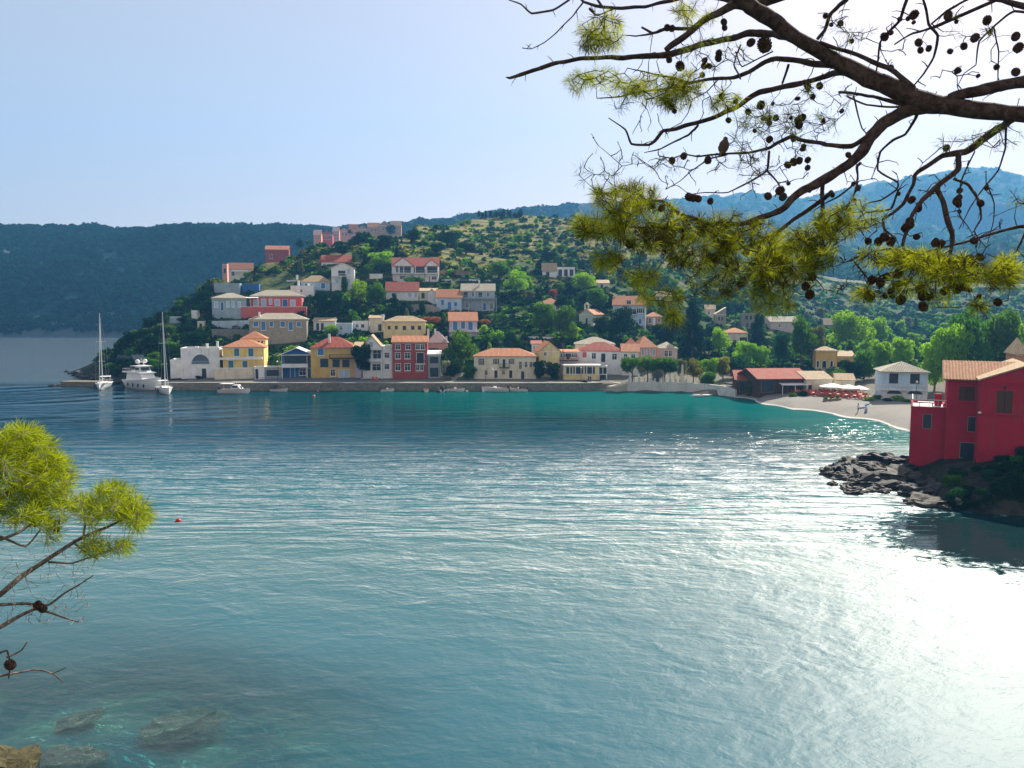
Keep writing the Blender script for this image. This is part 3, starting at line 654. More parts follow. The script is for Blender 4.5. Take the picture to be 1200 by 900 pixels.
def house(c, f, wall, roof, label, wins=(), d=8.0, yaw=0.0, Y=None, cat='house', name='house', group='village houses around the bay', fr='rwht', pane='bshut',
          chim=(), balc=(), side=1, fnd=3.0, rcol='t_or', oh=.35, zb=None, awn=(), mat=None, corn=None, extra=None, dY=0.0):
    if yaw == 0: yaw = -.62*math.atan((Q(c, (f[0]+f[2])/2, 0)[0]-600)/FP)
    x0, yt, x1, yb = f; P0 = Q(c, x0, yb); P1 = Q(c, x1, yb)
    if Y is None: Y = D((P0[0]+P1[0])/2, P0[1])+dY
    A = W(P0[0], P0[1], Y); e = Vector((math.cos(yaw), math.sin(yaw), 0)); nn = Vector((-math.sin(yaw), math.cos(yaw), 0))
    camp = Vector((0, 0, CZ))
    def loc(px, py, off=0.0):   # position on the facade plane, from its left foot
        r = ray(px, py); o = A+nn*off; t = (o-camp).dot(nn)/r.dot(nn); p = camp+r*t-A
        return p.dot(e), p.z
    w = loc(*P1)[0]; h = loc(*Q(c, (x0+x1)/2, yt))[1]
    base = A+e*(w/2); root = empty(name, base, yaw); tag(root, label, cat, group)
    wm = mat or plaster(C[wall])
    def L(x, y, off=0.0):
        s, z = loc(*Q(c, x, y), off); return s-w/2, z
    ops = []; 
    for wn in wins:
        k, a, b, a2, b2 = wn[:5]; s1, z1 = L(a, b); s2, z2 = L(a2, b2)
        s1 = max(s1, -w/2+.15); s2 = min(s2, w/2-.15)
        if s2-s1 < .2: continue
        ops.append((( s1+s2)/2, max(z2, .02), s2-s1, z1-max(z2, .02), k, wn[5] if len(wn) > 5 else pane))
    I = Matrix.Identity(4)
    m = MB(); wallgrid(m, I, -w/2, w/2, -fnd, h, ops)
    XR = Matrix.Translation((w/2, 0, 0)) @ Matrix.Rotation(math.pi/2, 4, 'Z'); XL = Matrix.Translation((-w/2, d, 0)) @ Matrix.Rotation(-math.pi/2, 4, 'Z')
    rows = sorted({round(o[1], 0): (o[1], o[3]) for o in ops if o[4] in 'wso' and o[3] < 2.4}.values()) if side else []
    so_ = [(sx*d, z, .85, min(hh, 1.4), 'w' if side == 1 else 's', pane) for (z, hh) in rows for sx in (.3, .72) if z+hh < h-.1]
    wallgrid(m, XR, 0, d, -fnd, h, so_); wallgrid(m, XL, 0, d, -fnd, h, so_)
    m.add([(-w/2,d,-fnd),(-w/2,d,h),(w/2,d,h),(w/2,d,-fnd)], [(0,1,2,3)])
    rise = 0
    if roof:
        kind = roof[0]
        if kind in ('gx', 'hip', 'pyr'): rise = max(.4, loc(*Q(c, (x0+x1)/2, roof[1]), d/2)[1]-h)
        elif kind == 'gy': rise = max(.4, loc(*Q(c, (x0+x1)/2, roof[1]))[1]-h)
        elif kind == 'shf': rise = max(.2, loc(*Q(c, (x0+x1)/2, roof[1]), d)[1]-h)
        elif kind == 'shr': rise = max(.2, loc(*Q(c, x1, roof[1]))[1]-h)
    if roof and roof[0] == 'gx':
        for sx in (-w/2, w/2): m.add([(sx,0,h),(sx,d,h),(sx,d/2,h+rise)], [(0,1,2)])
    if roof and roof[0] == 'gy':
        for sy in (0, d): m.add([(-w/2,sy,h),(w/2,sy,h),(0,sy,h+rise)], [(0,1,2)])
    if roof and roof[0] == 'shr':
        for sy in (0, d): m.add([(-w/2,sy,h),(w/2,sy,h),(w/2,sy,h+rise)], [(0,1,2)])
        m.add([(w/2,0,h),(w/2,d,h),(w/2,d,h+rise),(w/2,0,h+rise)], [(0,1,2,3)])
    if roof and roof[0] == 'shf':
        for sx in (-w/2, w/2): m.add([(sx,0,h),(sx,d,h),(sx,d,h+rise)], [(0,1,2)])
        m.add([(-w/2,d,h),(w/2,d,h),(w/2,d,h+rise),(-w/2,d,h+rise)], [(0,1,2,3)])
    m.build('wall', wm, root)
    if roof and roof[0] != 'flat':
        V, F = roof_surf(roof[0], w, d, h, rise, oh); V = [(v[0], v[1], v[2]+.17) for v in V]
        V, F = slab(V, F, .17)
        ro = build('roof', V, F, tiles(C[rcol]) if rcol.startswith('t_') else plaster(C[rcol]), root)
        cb = MB().box(-w/2-.1, -.14, h-.32, w/2+.1, -.004, h-.08); cb.build('cornice', plaster(C[corn or 'rwht']), root)
    else:
        r = MB().box(-w/2+.02, .02, h-.25, w/2-.02, d-.02, h-.12)
        r.build('roof', plaster(C['grey']), root); ro = root
        pr = MB().box(-w/2-.05, -.05, h-.02, w/2+.05, .22, h+.18).box(-w/2-.05, d-.22, h-.02, w/2+.05, d+.05, h+.18).box(-w/2-.05, .22, h-.02, -w/2+.22, d-.22, h+.18).box(w/2-.22, .22, h-.02, w/2+.05, d-.22, h+.18)
        pr.build('parapet', plaster(C[corn or 'rwht']), root)
    for o in ops: add_opening(root, I, o[0], o[1], o[2], o[3], o[4], fr, o[5])
    for X in (XR, XL):
        if X is XR and pxof(base) > 640 or X is XL and pxof(base) < 560: continue
        for o in so_: add_opening(root, X, o[0], o[1], o[2], o[3], o[4], fr, o[5])
    for ch in chim:            # (x, top row, width m, distance back)
        off = ch[3] if len(ch) > 3 else d*.4; s, z = L(ch[0], ch[1], off); cw = ch[2]/2
        cm = MB().box(s-cw, off-.35, h-.4, s+cw, off+.35, z-.12).box(s-cw-.08, off-.43, z-.12, s+cw+.08, off+.43, z)
        cm.build('chimney', plaster(C['rwht'] if len(ch) < 5 else C[ch[4]]), root)
    for b in balc:             # (x0, floor row, x1, depth m, slab colour, rail colour)
        s1, z1 = L(b[0], b[1]); s2, _ = L(b[2], b[1]); dp = b[3]
        bo = MB().box(s1, -dp, z1-.18, s2, -.004, z1).build('balcony', plaster(C[b[4]]), root)
        if len(b) > 5 and b[5]:
            rm = MB(); railing(rm, s1+.05, s2-.05, -dp+.06, -.05, z1); rm.build('railing', paint(C[b[5]]), bo)
        if len(b) > 6:         # posts down to the ground or up to roof
            pm = MB(); n = b[6]
            for i in range(n):
                xx = s1+.15+(s2-s1-.3)*i/(n-1); pm.box(xx-.12, -dp+.02, b[7], xx+.12, -dp+.26, z1-.18)
            posts(pm, 'post', plaster(C[b[4]]), bo)
    for a in awn:              # (x0, row, x1, depth, colour) sloping sheet
        s1, z1 = L(a[0], a[1]); s2, _ = L(a[2], a[1]); dp = a[3]; sl_ = a[5] if len(a) > 5 else .5
        V, F = slab([(s1,-dp,z1-sl_),(s2,-dp,z1-sl_),(s2,-.01,z1),(s1,-.01,z1)], [(0,1,2,3)], .08)
        ao = build('canopy', V, F, paint(C[a[4]], .8), root)
        pm = MB()
        for xx in (s1+.1, (s1+s2)/2, s2-.1): pm.box(xx-.05, -dp+.08, 0 if len(a) < 7 else a[6], xx+.05, -dp+.18, z1-sl_-.08)
        posts(pm, 'post', paint(C['rwht']), ao)
    if extra: extra(root, L, w, d, h, rise)
    bx = [Q(c, x0, yt), Q(c, x1, yb)]; top = pyof(Y+d/2, base.z+h+rise)
    HB.append((bx[0][0], min(top, bx[0][1]), bx[1][0], bx[1][1], Y, base+nn*(d/2), max(w, d)/2, label))
    return root

h = house
G_W = 'houses along the waterfront'; G_H = 'houses on the hillside'
WF = 213
def arch_terrace(root, L, w, d, hh, rise):
    s0, z0 = L(690, 700); s1, z1 = L(772, 655); n = 14; cx = (s0+s1)/2; r = (s1-s0)/2
    m = MB(); pts = [Vector((cx+r*math.cos(math.pi*i/n), -.06, z0+(z1-z0)*math.sin(math.pi*i/n))) for i in range(n+1)]
    m.tube(pts, .14, 5).build('arch', plaster(C['rwht']), root)
    p = MB(); V = [(v.x, -.012, v.z) for v in pts]; p.add(V, [tuple(reversed(range(len(V))))]); p.build('arch_recess', paint((.10, .13, .17)), root)
    rl = MB(); railing(rl, s0, s1, -.10, 0, z0-.1, .8, .25, 'f'); rl.build('railing', paint(C['lblue']), root)
h('A', (648,632,818,770), 'white', ('flat',), 'white flat roofed building with a big arched balcony beside the yellow house', [('b',737,720,757,765)], d=9, Y=WF, side=0, extra=arch_terrace, chim=((715,622,.8),(760,610,.5),(805,600,.5)), group=G_W)
h('A', (600,684,649,770), 'white', ('flat',), 'low plain white annex at the left end of the waterfront buildings', (), d=8, Y=WF+.6, side=0, group=G_W)
def yel(root, L, w, d, hh, rise):
    s0, z0 = L(60, 715); s1, _ = L(275, 715)
    m = MB().box(s0, -2.2, -2, s1, -.01, z0-.15); t_ = m.build('terrace_wall', plaster(C['cream']), root)
    MB().box(s0-.06, -2.28, z0-.15, s1+.06, -.01, z0).build('terrace_cap', plaster(C['rwht']), root)
    s0, z0 = L(76, 668); s1, _ = L(322, 668); b = MB().box(s0, -1.3, z0-.1, s1, -.01, z0+.5).build('balcony', plaster(C['white']), root)
h('B', (104,600,332,780), 'yellow', ('hip',560), 'yellow three level house with white balcony and two pairs of teal shutters on the quay', [('s',162,608,192,650),('s',241,608,271,652),('s',130,676,160,714),('s',208,678,238,714)], d=8.5, Y=WF+1.5, pane='teal', rcol='t_or', side=0, extra=yel, group=G_W)
h('B', (205,552,338,600), 'paley', ('hip',516), 'small upper yellow house with tan roof just behind the yellow quay house', [('w',292,565,304,580),('w',312,565,324,580)], d=6, Y=WF+13, fnd=9, group=G_W, side=0)
h('B', (276,712,332,780), 'white', ('flat',), 'white entrance block with dark gate right of the yellow quay house', [('d',280,722,298,777,'dark')], d=4, Y=WF-.6, side=0, group=G_W)
h('B', (334,712,428,780), 'grey', ('flat',), 'low grey shelter with a pale cloth front between yellow house and cafe', [('b',342,728,412,760)], d=4, Y=WF+.3, side=0, group=G_W)
def cafe(root, L, w, d, hh, rise):
    s0, z0 = L(430, 712); s1, z1 = L(575, 692)
    MB().box(s0, -2.4, z0, s1, -.01, z1).build('balcony_parapet', plaster(C['white']), root)
    pm = MB()
    for xx in (s0+.1, s1-.35): pm.box(xx, -2.35, 0, xx+.25, -2.1, z0-.003)
    for xx in (s0+.1, s1-.2): pm.box(xx, -2.3, z1, xx+.1, -2.2, hh-.02)
    posts(pm, 'post', plaster(C['cream']), root)
h('B', (430,640,598,780), 'blue', ('gy',606), 'blue fronted quayside cafe under a white pitched canopy roof', [('b',440,644,590,690),('d',475,716,500,776,'blue'),('w',525,722,560,756),('d',566,718,590,776,'blue')], d=6, Y=WF+2.4, rcol='rwht', oh=1.2, side=0, extra=cafe, cat='cafe', name='cafe', group=G_W)
h('C', (22,602,268,772), 'ochre', ('hip',546), 'ochre house with bright red hipped roof and blue doors behind cafe railings', [('s',58,606,92,646),('b',72,664,118,712),('b',140,670,180,712),('b',195,670,235,712),('w',130,725,155,760),('d',176,726,202,768,'lblue'),('d',208,726,234,768,'lblue')], d=9, Y=WF+.8, rcol='t_red', balc=((125,660,262,1.6,'brown','dark'),), chim=((122,528,.5,2),), group=G_W, side=0)
h('C', (300,604,418,780), 'white', ('gy',536), 'white gabled house with deep balconies left of the tall red house', [('s',345,572,365,600,'gblue'),('b',318,620,352,664),('w',366,618,410,664),('w',362,696,408,730),('b',320,690,350,730)], d=9, Y=WF+.4, rcol='t_tan', balc=((300,612,418,1.3,'white',None),(300,676,418,1.3,'white',None,3,0)), group=G_W, pane='gblue', side=0)
h('C', (264,600,300,780), 'lilac', ('shf',575), 'narrow pale lilac house beside the white gabled house', (), d=8, Y=WF+1.5, rcol='t_tan', side=0, group=G_W)
h('C', (419,598,474,780), 'white', ('flat',), 'slim white flat topped house against the left side of the tall red house', [('w',430,632,455,660),('w',430,695,455,722)], d=8, Y=WF+.8, side=0, group=G_W)
def redband(root, L, w, d, hh, rise):
    s0, z0 = L(476, 742); s1, _ = L(668, 742); MB().box(s0, -.12, z0-.14, s1, -.004, z0).build('band', plaster(C['rose']), root)
wr = []
for xs in ((490,517),(547,574),(603,625),(630,652)): wr.append(('w', xs[0], 586, xs[1], 613))
for xs in ((490,518),(542,571)): wr.append(('w', xs[0], 632, xs[1], 664)); wr.append(('w', xs[0], 692, xs[1], 730))
wr += [('d',608,632,648,690,'dark'),('w',605,700,622,730),('w',628,700,645,730)]
h('C', (475,572,668,780), 'brick', ('gx',540), 'tall three storey brick red house with white framed windows on the quay', wr, d=7.5, Y=WF, rcol='t_or', balc=((600,692,658,1.0,'white','dark'),), chim=((582,542,.8,3.5,'t_or'),), group=G_W, extra=redband, side=0)
h('C', (670,640,738,780), 'grey', ('shf',622), 'low shaded annex with white roof right of the tall red house', [('b',680,655,728,690),('b',682,715,728,765)], d=5, Y=WF+1, rcol='rwht', side=0, group=G_W)
big = [('o',438,636,453,676),('o',529,639,544,671),('d',577,641,594,690,'dark'),('o',625,639,639,671),('w',680,656,695,700),('w',715,657,730,690),('w',745,657,760,690),('w',466,710,483,738),('d',526,710,545,757,'dark'),('w',574,710,590,735),('d',618,710,637,757,'dark'),('a',690,712,713,766)]
h('D', (400,622,784,772), 'cream', ('hip',575), 'long cream two storey house with orange hipped roof and small green balcony', big, d=9, Y=WF, rcol='t_or', pane='dark', fr='cream', balc=((556,690,620,.9,'green','green'),), group=G_W, side=1)
h('E', (72,548,216,768), 'paley', ('gy',486), 'cream gabled house with a side balcony left of the waterfront restaurant', [('w',105,553,122,580)], d=9, Y=WF+3, rcol='t_or', yaw=.12, side=0, group=G_W)
h('E', (217,556,350,640), 'palepink', ('shf',540), 'pinkish wing with wooden balcony beside the cream gabled house', [('o',235,562,252,590,'brown'),('d',262,562,286,608,'brown'),('o',300,562,322,590,'brown')], d=7, Y=WF+4.5, rcol='t_or', fnd=7, balc=((215,612,346,1.3,'brown','brown'),), side=0, group=G_W)
h('E', (350,546,650,768), 'white', ('hip',488), 'white restaurant building with dark red hipped roof behind the glazed terrace', [('s',376,556,404,594,'rose'),('w',441,563,469,603),('d',507,566,536,626,'dark'),('w',585,568,616,608)], d=9, Y=WF+7, rcol='t_red', side=0, group=G_W, cat='restaurant')
h('E', (652,552,768,744), 'white', ('gx',500), 'white block with an orange roof adjoining the right end of the restaurant', [('w',667,570,690,618),('w',719,572,745,600),('b',648,645,662,690)], d=8, Y=WF+5.4, rcol='t_or', side=0, group=G_W)
def veranda(root, L, w, d, hh, rise):
    MB().box(-w/2-.3, -.4, hh, w/2+.5, d, hh+.22).build('canopy', plaster(C['rwht']), root)
    pm = MB(); _, zb_ = L(300, 710)
    for i in range(7):
        xx = -w/2+.1+(w-.4)*i/6; pm.box(xx, -.06, zb_, xx+.22, .16, hh-.004)
    posts(pm, 'column', plaster(C['rwht']), root)
    MB().box(-w/2-.05, -.14, zb_-.12, w/2+.05, -.004, zb_).build('terrace_cap', plaster(C['rwht']), root)
h('E', (240,652,490,766), 'paley', ('flat',), 'low cream glazed terrace with white columns and flat white roof at the water edge', [('b',262,662,302,708),('b',312,662,380,708),('b',392,662,462,708),('w',412,726,438,760)], d=6.5, Y=WF-1.5, side=0, extra=veranda, cat='terrace', name='terrace', group=G_W)
h('E', (491,658,548,766), 'white', ('flat',), 'small open fronted white kiosk joined to the glazed terrace', [('b',496,664,515,708),('b',522,664,543,708),('b',498,716,540,762)], d=5, Y=WF-.8, side=0, group=G_W)
h('E', (325,500,600,560), 'cream', ('hip',452), 'house with broad weathered beige roof behind the restaurant', (), d=10, Y=WF+20, fnd=9, rcol='t_beige', side=0, group=G_W)
h('E', (770,522,898,600), 'pink', ('hip',447), 'pink house with tall blue shuttered windows and red hipped roof', [('s',792,532,808,580,'gblue'),('s',830,532,848,592,'gblue'),('s',868,535,885,580,'gblue')], d=9, Y=WF+12, fnd=8, rcol='t_or', yaw=.1, side=0, group=G_W)
h('E', (672,520,768,600), 'pink', ('hip',462), 'house end with dark red roof between restaurant and pink house', (), d=8, Y=WF+17, fnd=8, rcol='t_red', side=0, group=G_W)
h('E', (902,528,1042,600), 'palepink', ('pyr',486), 'pale pink house with a pointed beige roof and two dark windows', [('w',953,547,975,585),('w',983,547,1003,585)], d=9, Y=WF+16, fnd=7, rcol='t_beige', side=0, group=G_W)
h('E', (18,500,84,560), 'pblue', ('shf',478), 'little pale blue house with maroon roof behind the long cream house', [('w',30,512,42,535),('w',56,512,68,535)], d=6, rcol='t_red', side=0, group=G_W, Y=WF+22, fnd=7)
def bell(root, L, w, d, hh, rise):
    m = MB(); z = hh+rise
    m.box(-.8, .1, z-.5, -.45, .6, z+1.5).box(.45, .1, z-.5, .8, .6, z+1.5).box(-.8, .1, z+1.5, .8, .6, z+1.8)
    m.add([(-.8,.1,z+1.803),(.8,.1,z+1.803),(0,.1,z+2.4),(-.8,.6,z+1.803),(.8,.6,z+1.803),(0,.6,z+2.4)], [(0,1,2),(5,4,3),(0,3,4,1),(1,4,5,2),(2,5,3,0)])
    m.build('bell_cote', plaster(C['mint']), root)
    b = MB(); b.lathe([(.28, .7), (.22, .9), (.12, 1.15), (.03, 1.25)], 10, (0, .35, z)); b.build('bell', paint(C['brown'], .3), root)
h('E', (352,290,452,372), 'mint', ('gy',255), 'small pale green chapel with bell cote and arched dark door', [('a',396,312,414,368)], d=14, rcol='t_or', yaw=-.35, fnd=4, side=0, extra=bell, cat='chapel', name='chapel', group=G_H)
h('E', (588,224,818,384), 'pblue', ('gx',164), 'tall pale blue and white house with orange roof beside the big dark tree', [('w',705,254,752,288),('o',772,249,796,280,'dark'),('s',772,322,790,358,'bshut'),('w',672,252,688,275),('w',686,192,716,218)], d=10, yaw=-.18, rcol='t_or', chim=((606,158,.6,5),), side=1, balc=((700,290,757,.9,'white','dark'),), group=G_H, fnd=6)
h('E', (820,306,935,376), 'orange', ('hip',278), 'peach orange house right of the tall pale blue house', [('w',842,318,860,352),('s',872,318,886,366,'rwht'),('w',905,320,920,345)], d=7, rcol='t_or', side=0, group=G_H)
h('E', (72,216,228,260), 'white', ('hip',180), 'white house with orange roof below the red flowering bush', [('w',120,222,138,250,'dark'),('d',150,222,166,256,'dark'),('w',190,224,208,256,'dark')], d=7, rcol='t_or', side=0, group=G_H)
h('E', (480,72,560,110), 'cream', ('shf',52), 'small cream house with an arch high among trees above the chapel', [('a',500,78,522,106)], d=5, rcol='t_tan', side=0, group=G_H)
h('E', (880,165,1000,205), 'cream', ('gx',132), 'long cream house with brown roof half hidden by the pine tips', [('w',900,172,914,192),('w',940,172,954,192)], d=7, rcol='t_tan', side=0, group=G_H)
h('F', (760,135,828,195), 'cream', ('gx',105), 'cream house with brown roof beside the roofless ruin', [('w',778,150,790,170)], d=6, rcol='t_tan', side=0, group=G_H)
h('F', (826,170,904,250), 'cream', ('shr',122), 'roofless cream ruin with one tall jagged wall', [('b',850,188,862,212),('b',872,190,884,215)], d=7, rcol='cream', oh=.0, side=0, group=G_H, mat=stone((.5,.45,.36)))
h('F', (1012,165,1108,272), 'grey', ('flat',), 'grey stone ruin with empty window openings between two dark trees', [('b',1040,180,1058,208),('b',1072,180,1088,208),('b',1048,232,1062,262)], d=7, side=0, group=G_H, mat=stone((.36,.35,.32)), corn='stone')
h('F', (885,300,1056,392), 'cream', ('hip',268), 'cream house with red and white patched roof and veranda', [('w',955,350,978,385),('b',1002,332,1052,362)], d=9, rcol='t_or', side=0, group=G_H)
h('G', (278,196,458,262), 'palepink', ('gx',165), 'pale pink barn like house with a light roof among the trees', [('w',330,212,342,230)], d=8, rcol='t_beige', yaw=.15, side=0, group=G_H)
h('G', (612,215,740,250), 'grey', ('gx',176), 'grey house with brown roof above the ochre arched house', (), d=8, rcol='t_tan', side=0, group=G_H)
def bal(root, L, w, d, hh, rise):
    s0, z0 = L(560, 500); MB().box(-w/2-.4, -1.8, z0-.3, w/2+.4, -.01, z0).build('terrace_floor', plaster(C['white']), root)
    m = MB(); railing(m, -w/2-.3, w/2+.3, -1.7, -.1, z0, .9, .4); m.build('balustrade', plaster(C['white']), root)
h('G', (560,376,692,500), 'ochre', ('hip',352), 'ochre house with three arched windows above a white balustrade', [('a',566,436,582,476),('a',600,436,628,490),('a',650,436,668,476)], d=7, rcol='t_tan', side=0, group=G_H, extra=bal)
h('G', (694,412,800,470), 'ochre', ('shf',380), 'low wing with tan tiled roof right of the ochre arched house', [('w',720,430,740,455)], d=7, rcol='t_tan', side=0, group=G_H)
h('G', (212,545,500,645), 'brown', ('gx',488), 'long low beach taverna with bright red tiled roof', [('b',225,560,300,632),('b',390,575,485,632)], d=12, rcol='t_red', oh=1.0, side=0, group=G_H, cat='taverna', name='taverna', yaw=.08, awn=((330,575,490,2.2,'white',.3),))
h('G', (70,555,211,640), 'brown', ('gx',500), 'low dark wing with a red roof at the left end of the beach taverna', [('b',90,570,190,632)], d=11, rcol='t_red', oh=.6, side=0, group=G_H)
h('G', (502,555,660,640), 'cream', ('gx',505), 'low cream building with grey brown roof right of the red roofed taverna', [('b',515,590,536,632)], d=11, rcol='t_tan', oh=.4, side=0, group=G_H, yaw=.05)
h('G', (690,560,800,620), 'cream', ('gx',520), 'cream shed with brown roof behind the white parasols', (), d=8, rcol='t_tan', oh=.3, side=0, group=G_H)
def villa(root, L, w, d, hh, rise):
    s0, z0 = L(316, 283); s1, _ = L(548, 283)
    b = MB().box(s0, -.7, z0-.2, s1, -.01, z0).build('balcony', plaster(C['white']), root); MB().box(-w/2-.02, -.009, -.5, w/2+.02, -.003, z0-.2).build('lower_wall', plaster(C['white']), root)
    m = MB(); railing(m, s0+.08, s1-.08, -.62, -.05, z0, .95, .18); m.build('balustrade', plaster(C['white']), b)
    pm = MB(); pm.box(s0+.02, -.68, z0, s0+.24, -.46, hh-.05); posts(pm, 'post', plaster(C['white']), b)
    for a, z_ in ((404, 307), (495, 309)):
        sx, zz = L(a, z_); r = 1.5*(w/8.3); n = 12
        V = [(sx+r*.95*math.cos(math.pi*i/n), -.03, zz+r*.62*math.sin(math.pi*i/n)) for i in range(n+1)]
        MB().add(V, [tuple(reversed(range(len(V))))]).build('arch_window', glassm(), root)
        MB().tube([Vector((v[0], -.05, v[2])) for v in V]+[Vector((V[0][0], -.05, V[0][2]))], .07, 5).build('arch_frame', plaster(C['white']), root)
h('H', (346,208,548,356), 'pblue', ('pyr',166), 'pale blue and white beach villa with balcony over two low arches', [('b',384,216,421,260),('b',476,218,515,262)], d=8.5, Y=166, rcol='t_beige', oh=.5, side=0, extra=villa, group=G_H, pane='dark', cat='villa', name='villa')
h('H', (936,130,985,200), 'orange', ('hip',62), 'peach house corner with tiled roof at the far right edge behind the red building', (), d=8, Y=150, fnd=6, rcol='t_tan', side=0, group=G_H)

# hillside, left to right
h('A', (1018,196,1120,250), 'brick', ('gx',181), 'dark red house alone high on the left hilltop', [('w',1036,216,1048,236)], d=7, rcol='t_or', chim=((1092,180,.4),), side=0, group=G_H)
h('A', (850,282,960,330), 'cream', ('gx',256), 'cream house with low reddish roof and white awning on the left ridge', [('w',866,292,880,312),('w',922,298,938,312)], d=7, rcol='t_or', awn=((868,288,942,1.4,'white'),), side=0, group=G_H)
h('A', (828,262,849,330), 'pink', ('flat',), 'narrow pink block at the left end of the cream ridge house', [('b',833,280,843,300)], d=6, side=0, group=G_H)
h('A', (792,346,905,395), 'gblue', ('flat',), 'plain grey green flat roofed house on the left slope', (), d=7, side=0, group=G_H, corn='gblue')
h('B', (206,252,302,302), 'blue', ('flat',), 'bright blue flat roofed building behind the blue grey house', (), d=7, side=0, group=G_H, corn='blue', Y=None)
h('B', (42,328,232,452), 'gblue', ('hip',302), 'blue grey house with beige hipped roof and a row of small shuttered windows', [('s',53,348,72,378),('d',88,352,105,398,'blue'),('s',120,346,135,378),('s',150,346,165,378),('s',184,348,199,378)], d=9, rcol='t_beige', side=0, pane='pblue', group=G_H)
h('B', (302,286,474,312), 'rose', ('gx',264), 'upper house with orange roof directly above the wide red house', (), d=7, rcol='t_or', side=0, group=G_H, chim=((388,262,.5),), dY=6)
def redter(root, L, w, d, hh, rise):
    s0, z0 = L(210, 378); s1, z1 = L(570, 442)
    MB().box(s0, -3.2, z1, s1, -.02, z0).build('terrace_wall', plaster(C['rose']), root)
    MB().box(s0-.05, -3.26, z0, s1+.05, -2.9, z0+.15).build('terrace_cap', plaster(C['rwht']), root)
h('B', (256,316,540,442), 'rose', ('hip',286), 'wide rose red house with sky blue windows and a red terrace wall', [('s',270,338,300,370,'lblue'),('d',313,333,340,378,'lblue'),('s',357,333,373,362,'lblue'),('s',388,336,417,368,'lblue'),('d',432,336,460,380,'blue'),('s',475,338,502,370,'lblue')], d=9, rcol='t_beige', awn=((216,322,300,2.5,'white',.3,3),), side=0, group=G_H, extra=redter)
h('B', (250,446,568,592), 'cream', ('hip',414), 'pale stone house with beige roof and six blue shuttered openings', [('s',270,458,297,487),('s',313,458,338,506),('s',360,459,380,487),('s',420,459,445,488),('s',466,461,489,506),('s',511,461,533,487)], d=9, rcol='t_beige', chim=((302,405,.5,2),), side=0, group=G_H, mat=stone((.48,.44,.36), 1.8, .8))
h('B', (535,237,696,292), 'pblue', ('hip',205), 'pale blue cottage with wide tan roof left of the tall white house', [('s',556,246,572,270),('s',645,246,668,275,'bshut')], d=7, rcol='t_tan', side=0, group=G_H)
h('B', (478,262,604,345), 'white', ('flat',), 'plain white walled house right of the wide rose red house', [('w',530,280,542,296)], d=8, side=0, group=G_H, chim=((520,232,.7,3),(575,246,.7,4)), dY=3)
h('B', (455,232,530,270), 'white', ('flat',), 'small white flat house tucked above the wide rose red house', [('b',495,245,512,268)], d=6, side=0, group=G_H, chim=((512,200,.7,2),), dY=5)
h('C', (80,127,264,190), 'white', ('gx',92), 'long white house with maroon roof on the upper slope', [('w',88,140,104,160),('d',110,140,128,172,'dark'),('w',240,140,254,160)], d=9, rcol='t_red', side=0, group=G_H, dY=6)
h('C', (136,160,262,292), 'white', ('gy',131), 'tall white house with blue shutters and a balcony in front of the maroon roof', [('s',155,221,175,247,'lblue'),('s',188,221,207,247,'lblue'),('s',222,221,240,247,'lblue'),('s',222,168,240,195,'lblue'),('b',172,176,212,204)], d=8, rcol='t_tan', balc=((136,207,214,1.3,'white','rwht'),), side=0, group=G_H, fnd=5)
def twin(root, L, w, d, hh, rise):
    for a, b, ap in ((474, 590, 532), (652, 730, 691)):
        s0, z0 = L(a, 150); s1, _ = L(b, 150); _, zt = L(ap, 106 if a < 500 else 118); cx = (s0+s1)/2
        m = MB(); m.add([(s0,-1.0,z0),(s1,-1.0,z0),(cx,-1.0,zt),(s0,3,z0),(s1,3,z0),(cx,3,zt)], [(0,1,2),(5,4,3),(0,3,4,1)]); m.build('gable', plaster(C['white']), root)
        V, F = slab([(s0-.3,-1.3,z0-.1),(cx,-1.3,zt+.12),(cx,3.2,zt+.12),(s0-.3,3.2,z0-.1),(s1+.3,-1.3,z0-.1),(s1+.3,3.2,z0-.1)], [(0,1,2,3),(1,4,5,2)], .14)
        build('gable_roof', [(v[0], v[1], v[2]+.16) for v in V], F, tiles(C['t_red']), root)
    s0, z0 = L(470, 190); s1, _ = L(732, 190)
    b = MB().box(s0, -1.6, z0-.25, s1, -.01, z0).build('balcony', plaster(C['white']), root)
    m = MB(); railing(m, s0+.1, s1-.1, -1.5, -.05, z0, .95, .4); m.build('railing', paint(C['gblue']), b)
    pm = MB()
    for xx in np.linspace(s0+.1, s1-.35, 5): pm.box(xx, -1.55, z0, xx+.25, -1.3, hh)
    posts(pm, 'post', plaster(C['white']), b)
h('C', (474,150,730,244), 'white', ('gx',106), 'large white house with twin gables and two red roofs over a long balcony', [('w',492,152,506,186),('b',514,150,575,188),('b',592,150,650,188),('b',662,152,722,188),('w',515,205,545,222),('d',572,200,592,240,'gblue'),('w',692,208,718,226),('w',676,208,682,240)], d=10, rcol='t_red', side=0, group=G_H, extra=twin, fnd=5)
h('C', (438,290,618,346), 'white', ('gx',240), 'white house with a long bright red roof below the twin gabled house', [('s',560,298,578,322,'lblue'),('s',595,300,610,322,'lblue'),('w',480,300,496,320)], d=9, rcol='t_red', side=0, group=G_H, yaw=.1)
h('C', (346,196,418,230), 'white', ('flat',), 'small white block with a pergola left of the twin gabled house', (), d=5, side=0, group=G_H)
h('C', (622,290,718,346), 'cream', ('shf',276), 'small cream house with dark openings left of the orange roofed blue house', [('b',634,300,652,330),('w',690,312,704,332)], d=6, rcol='t_tan', side=0, group=G_H)
h('D', (168,256,322,340), 'pblue', ('gx',208), 'powder blue house with orange tiled roof left of the colonnaded house', [('s',195,272,213,304),('d',237,286,258,334,'bshut'),('s',276,286,294,310)], d=8, rcol='t_or', side=0, group=G_H, fr='pblue')
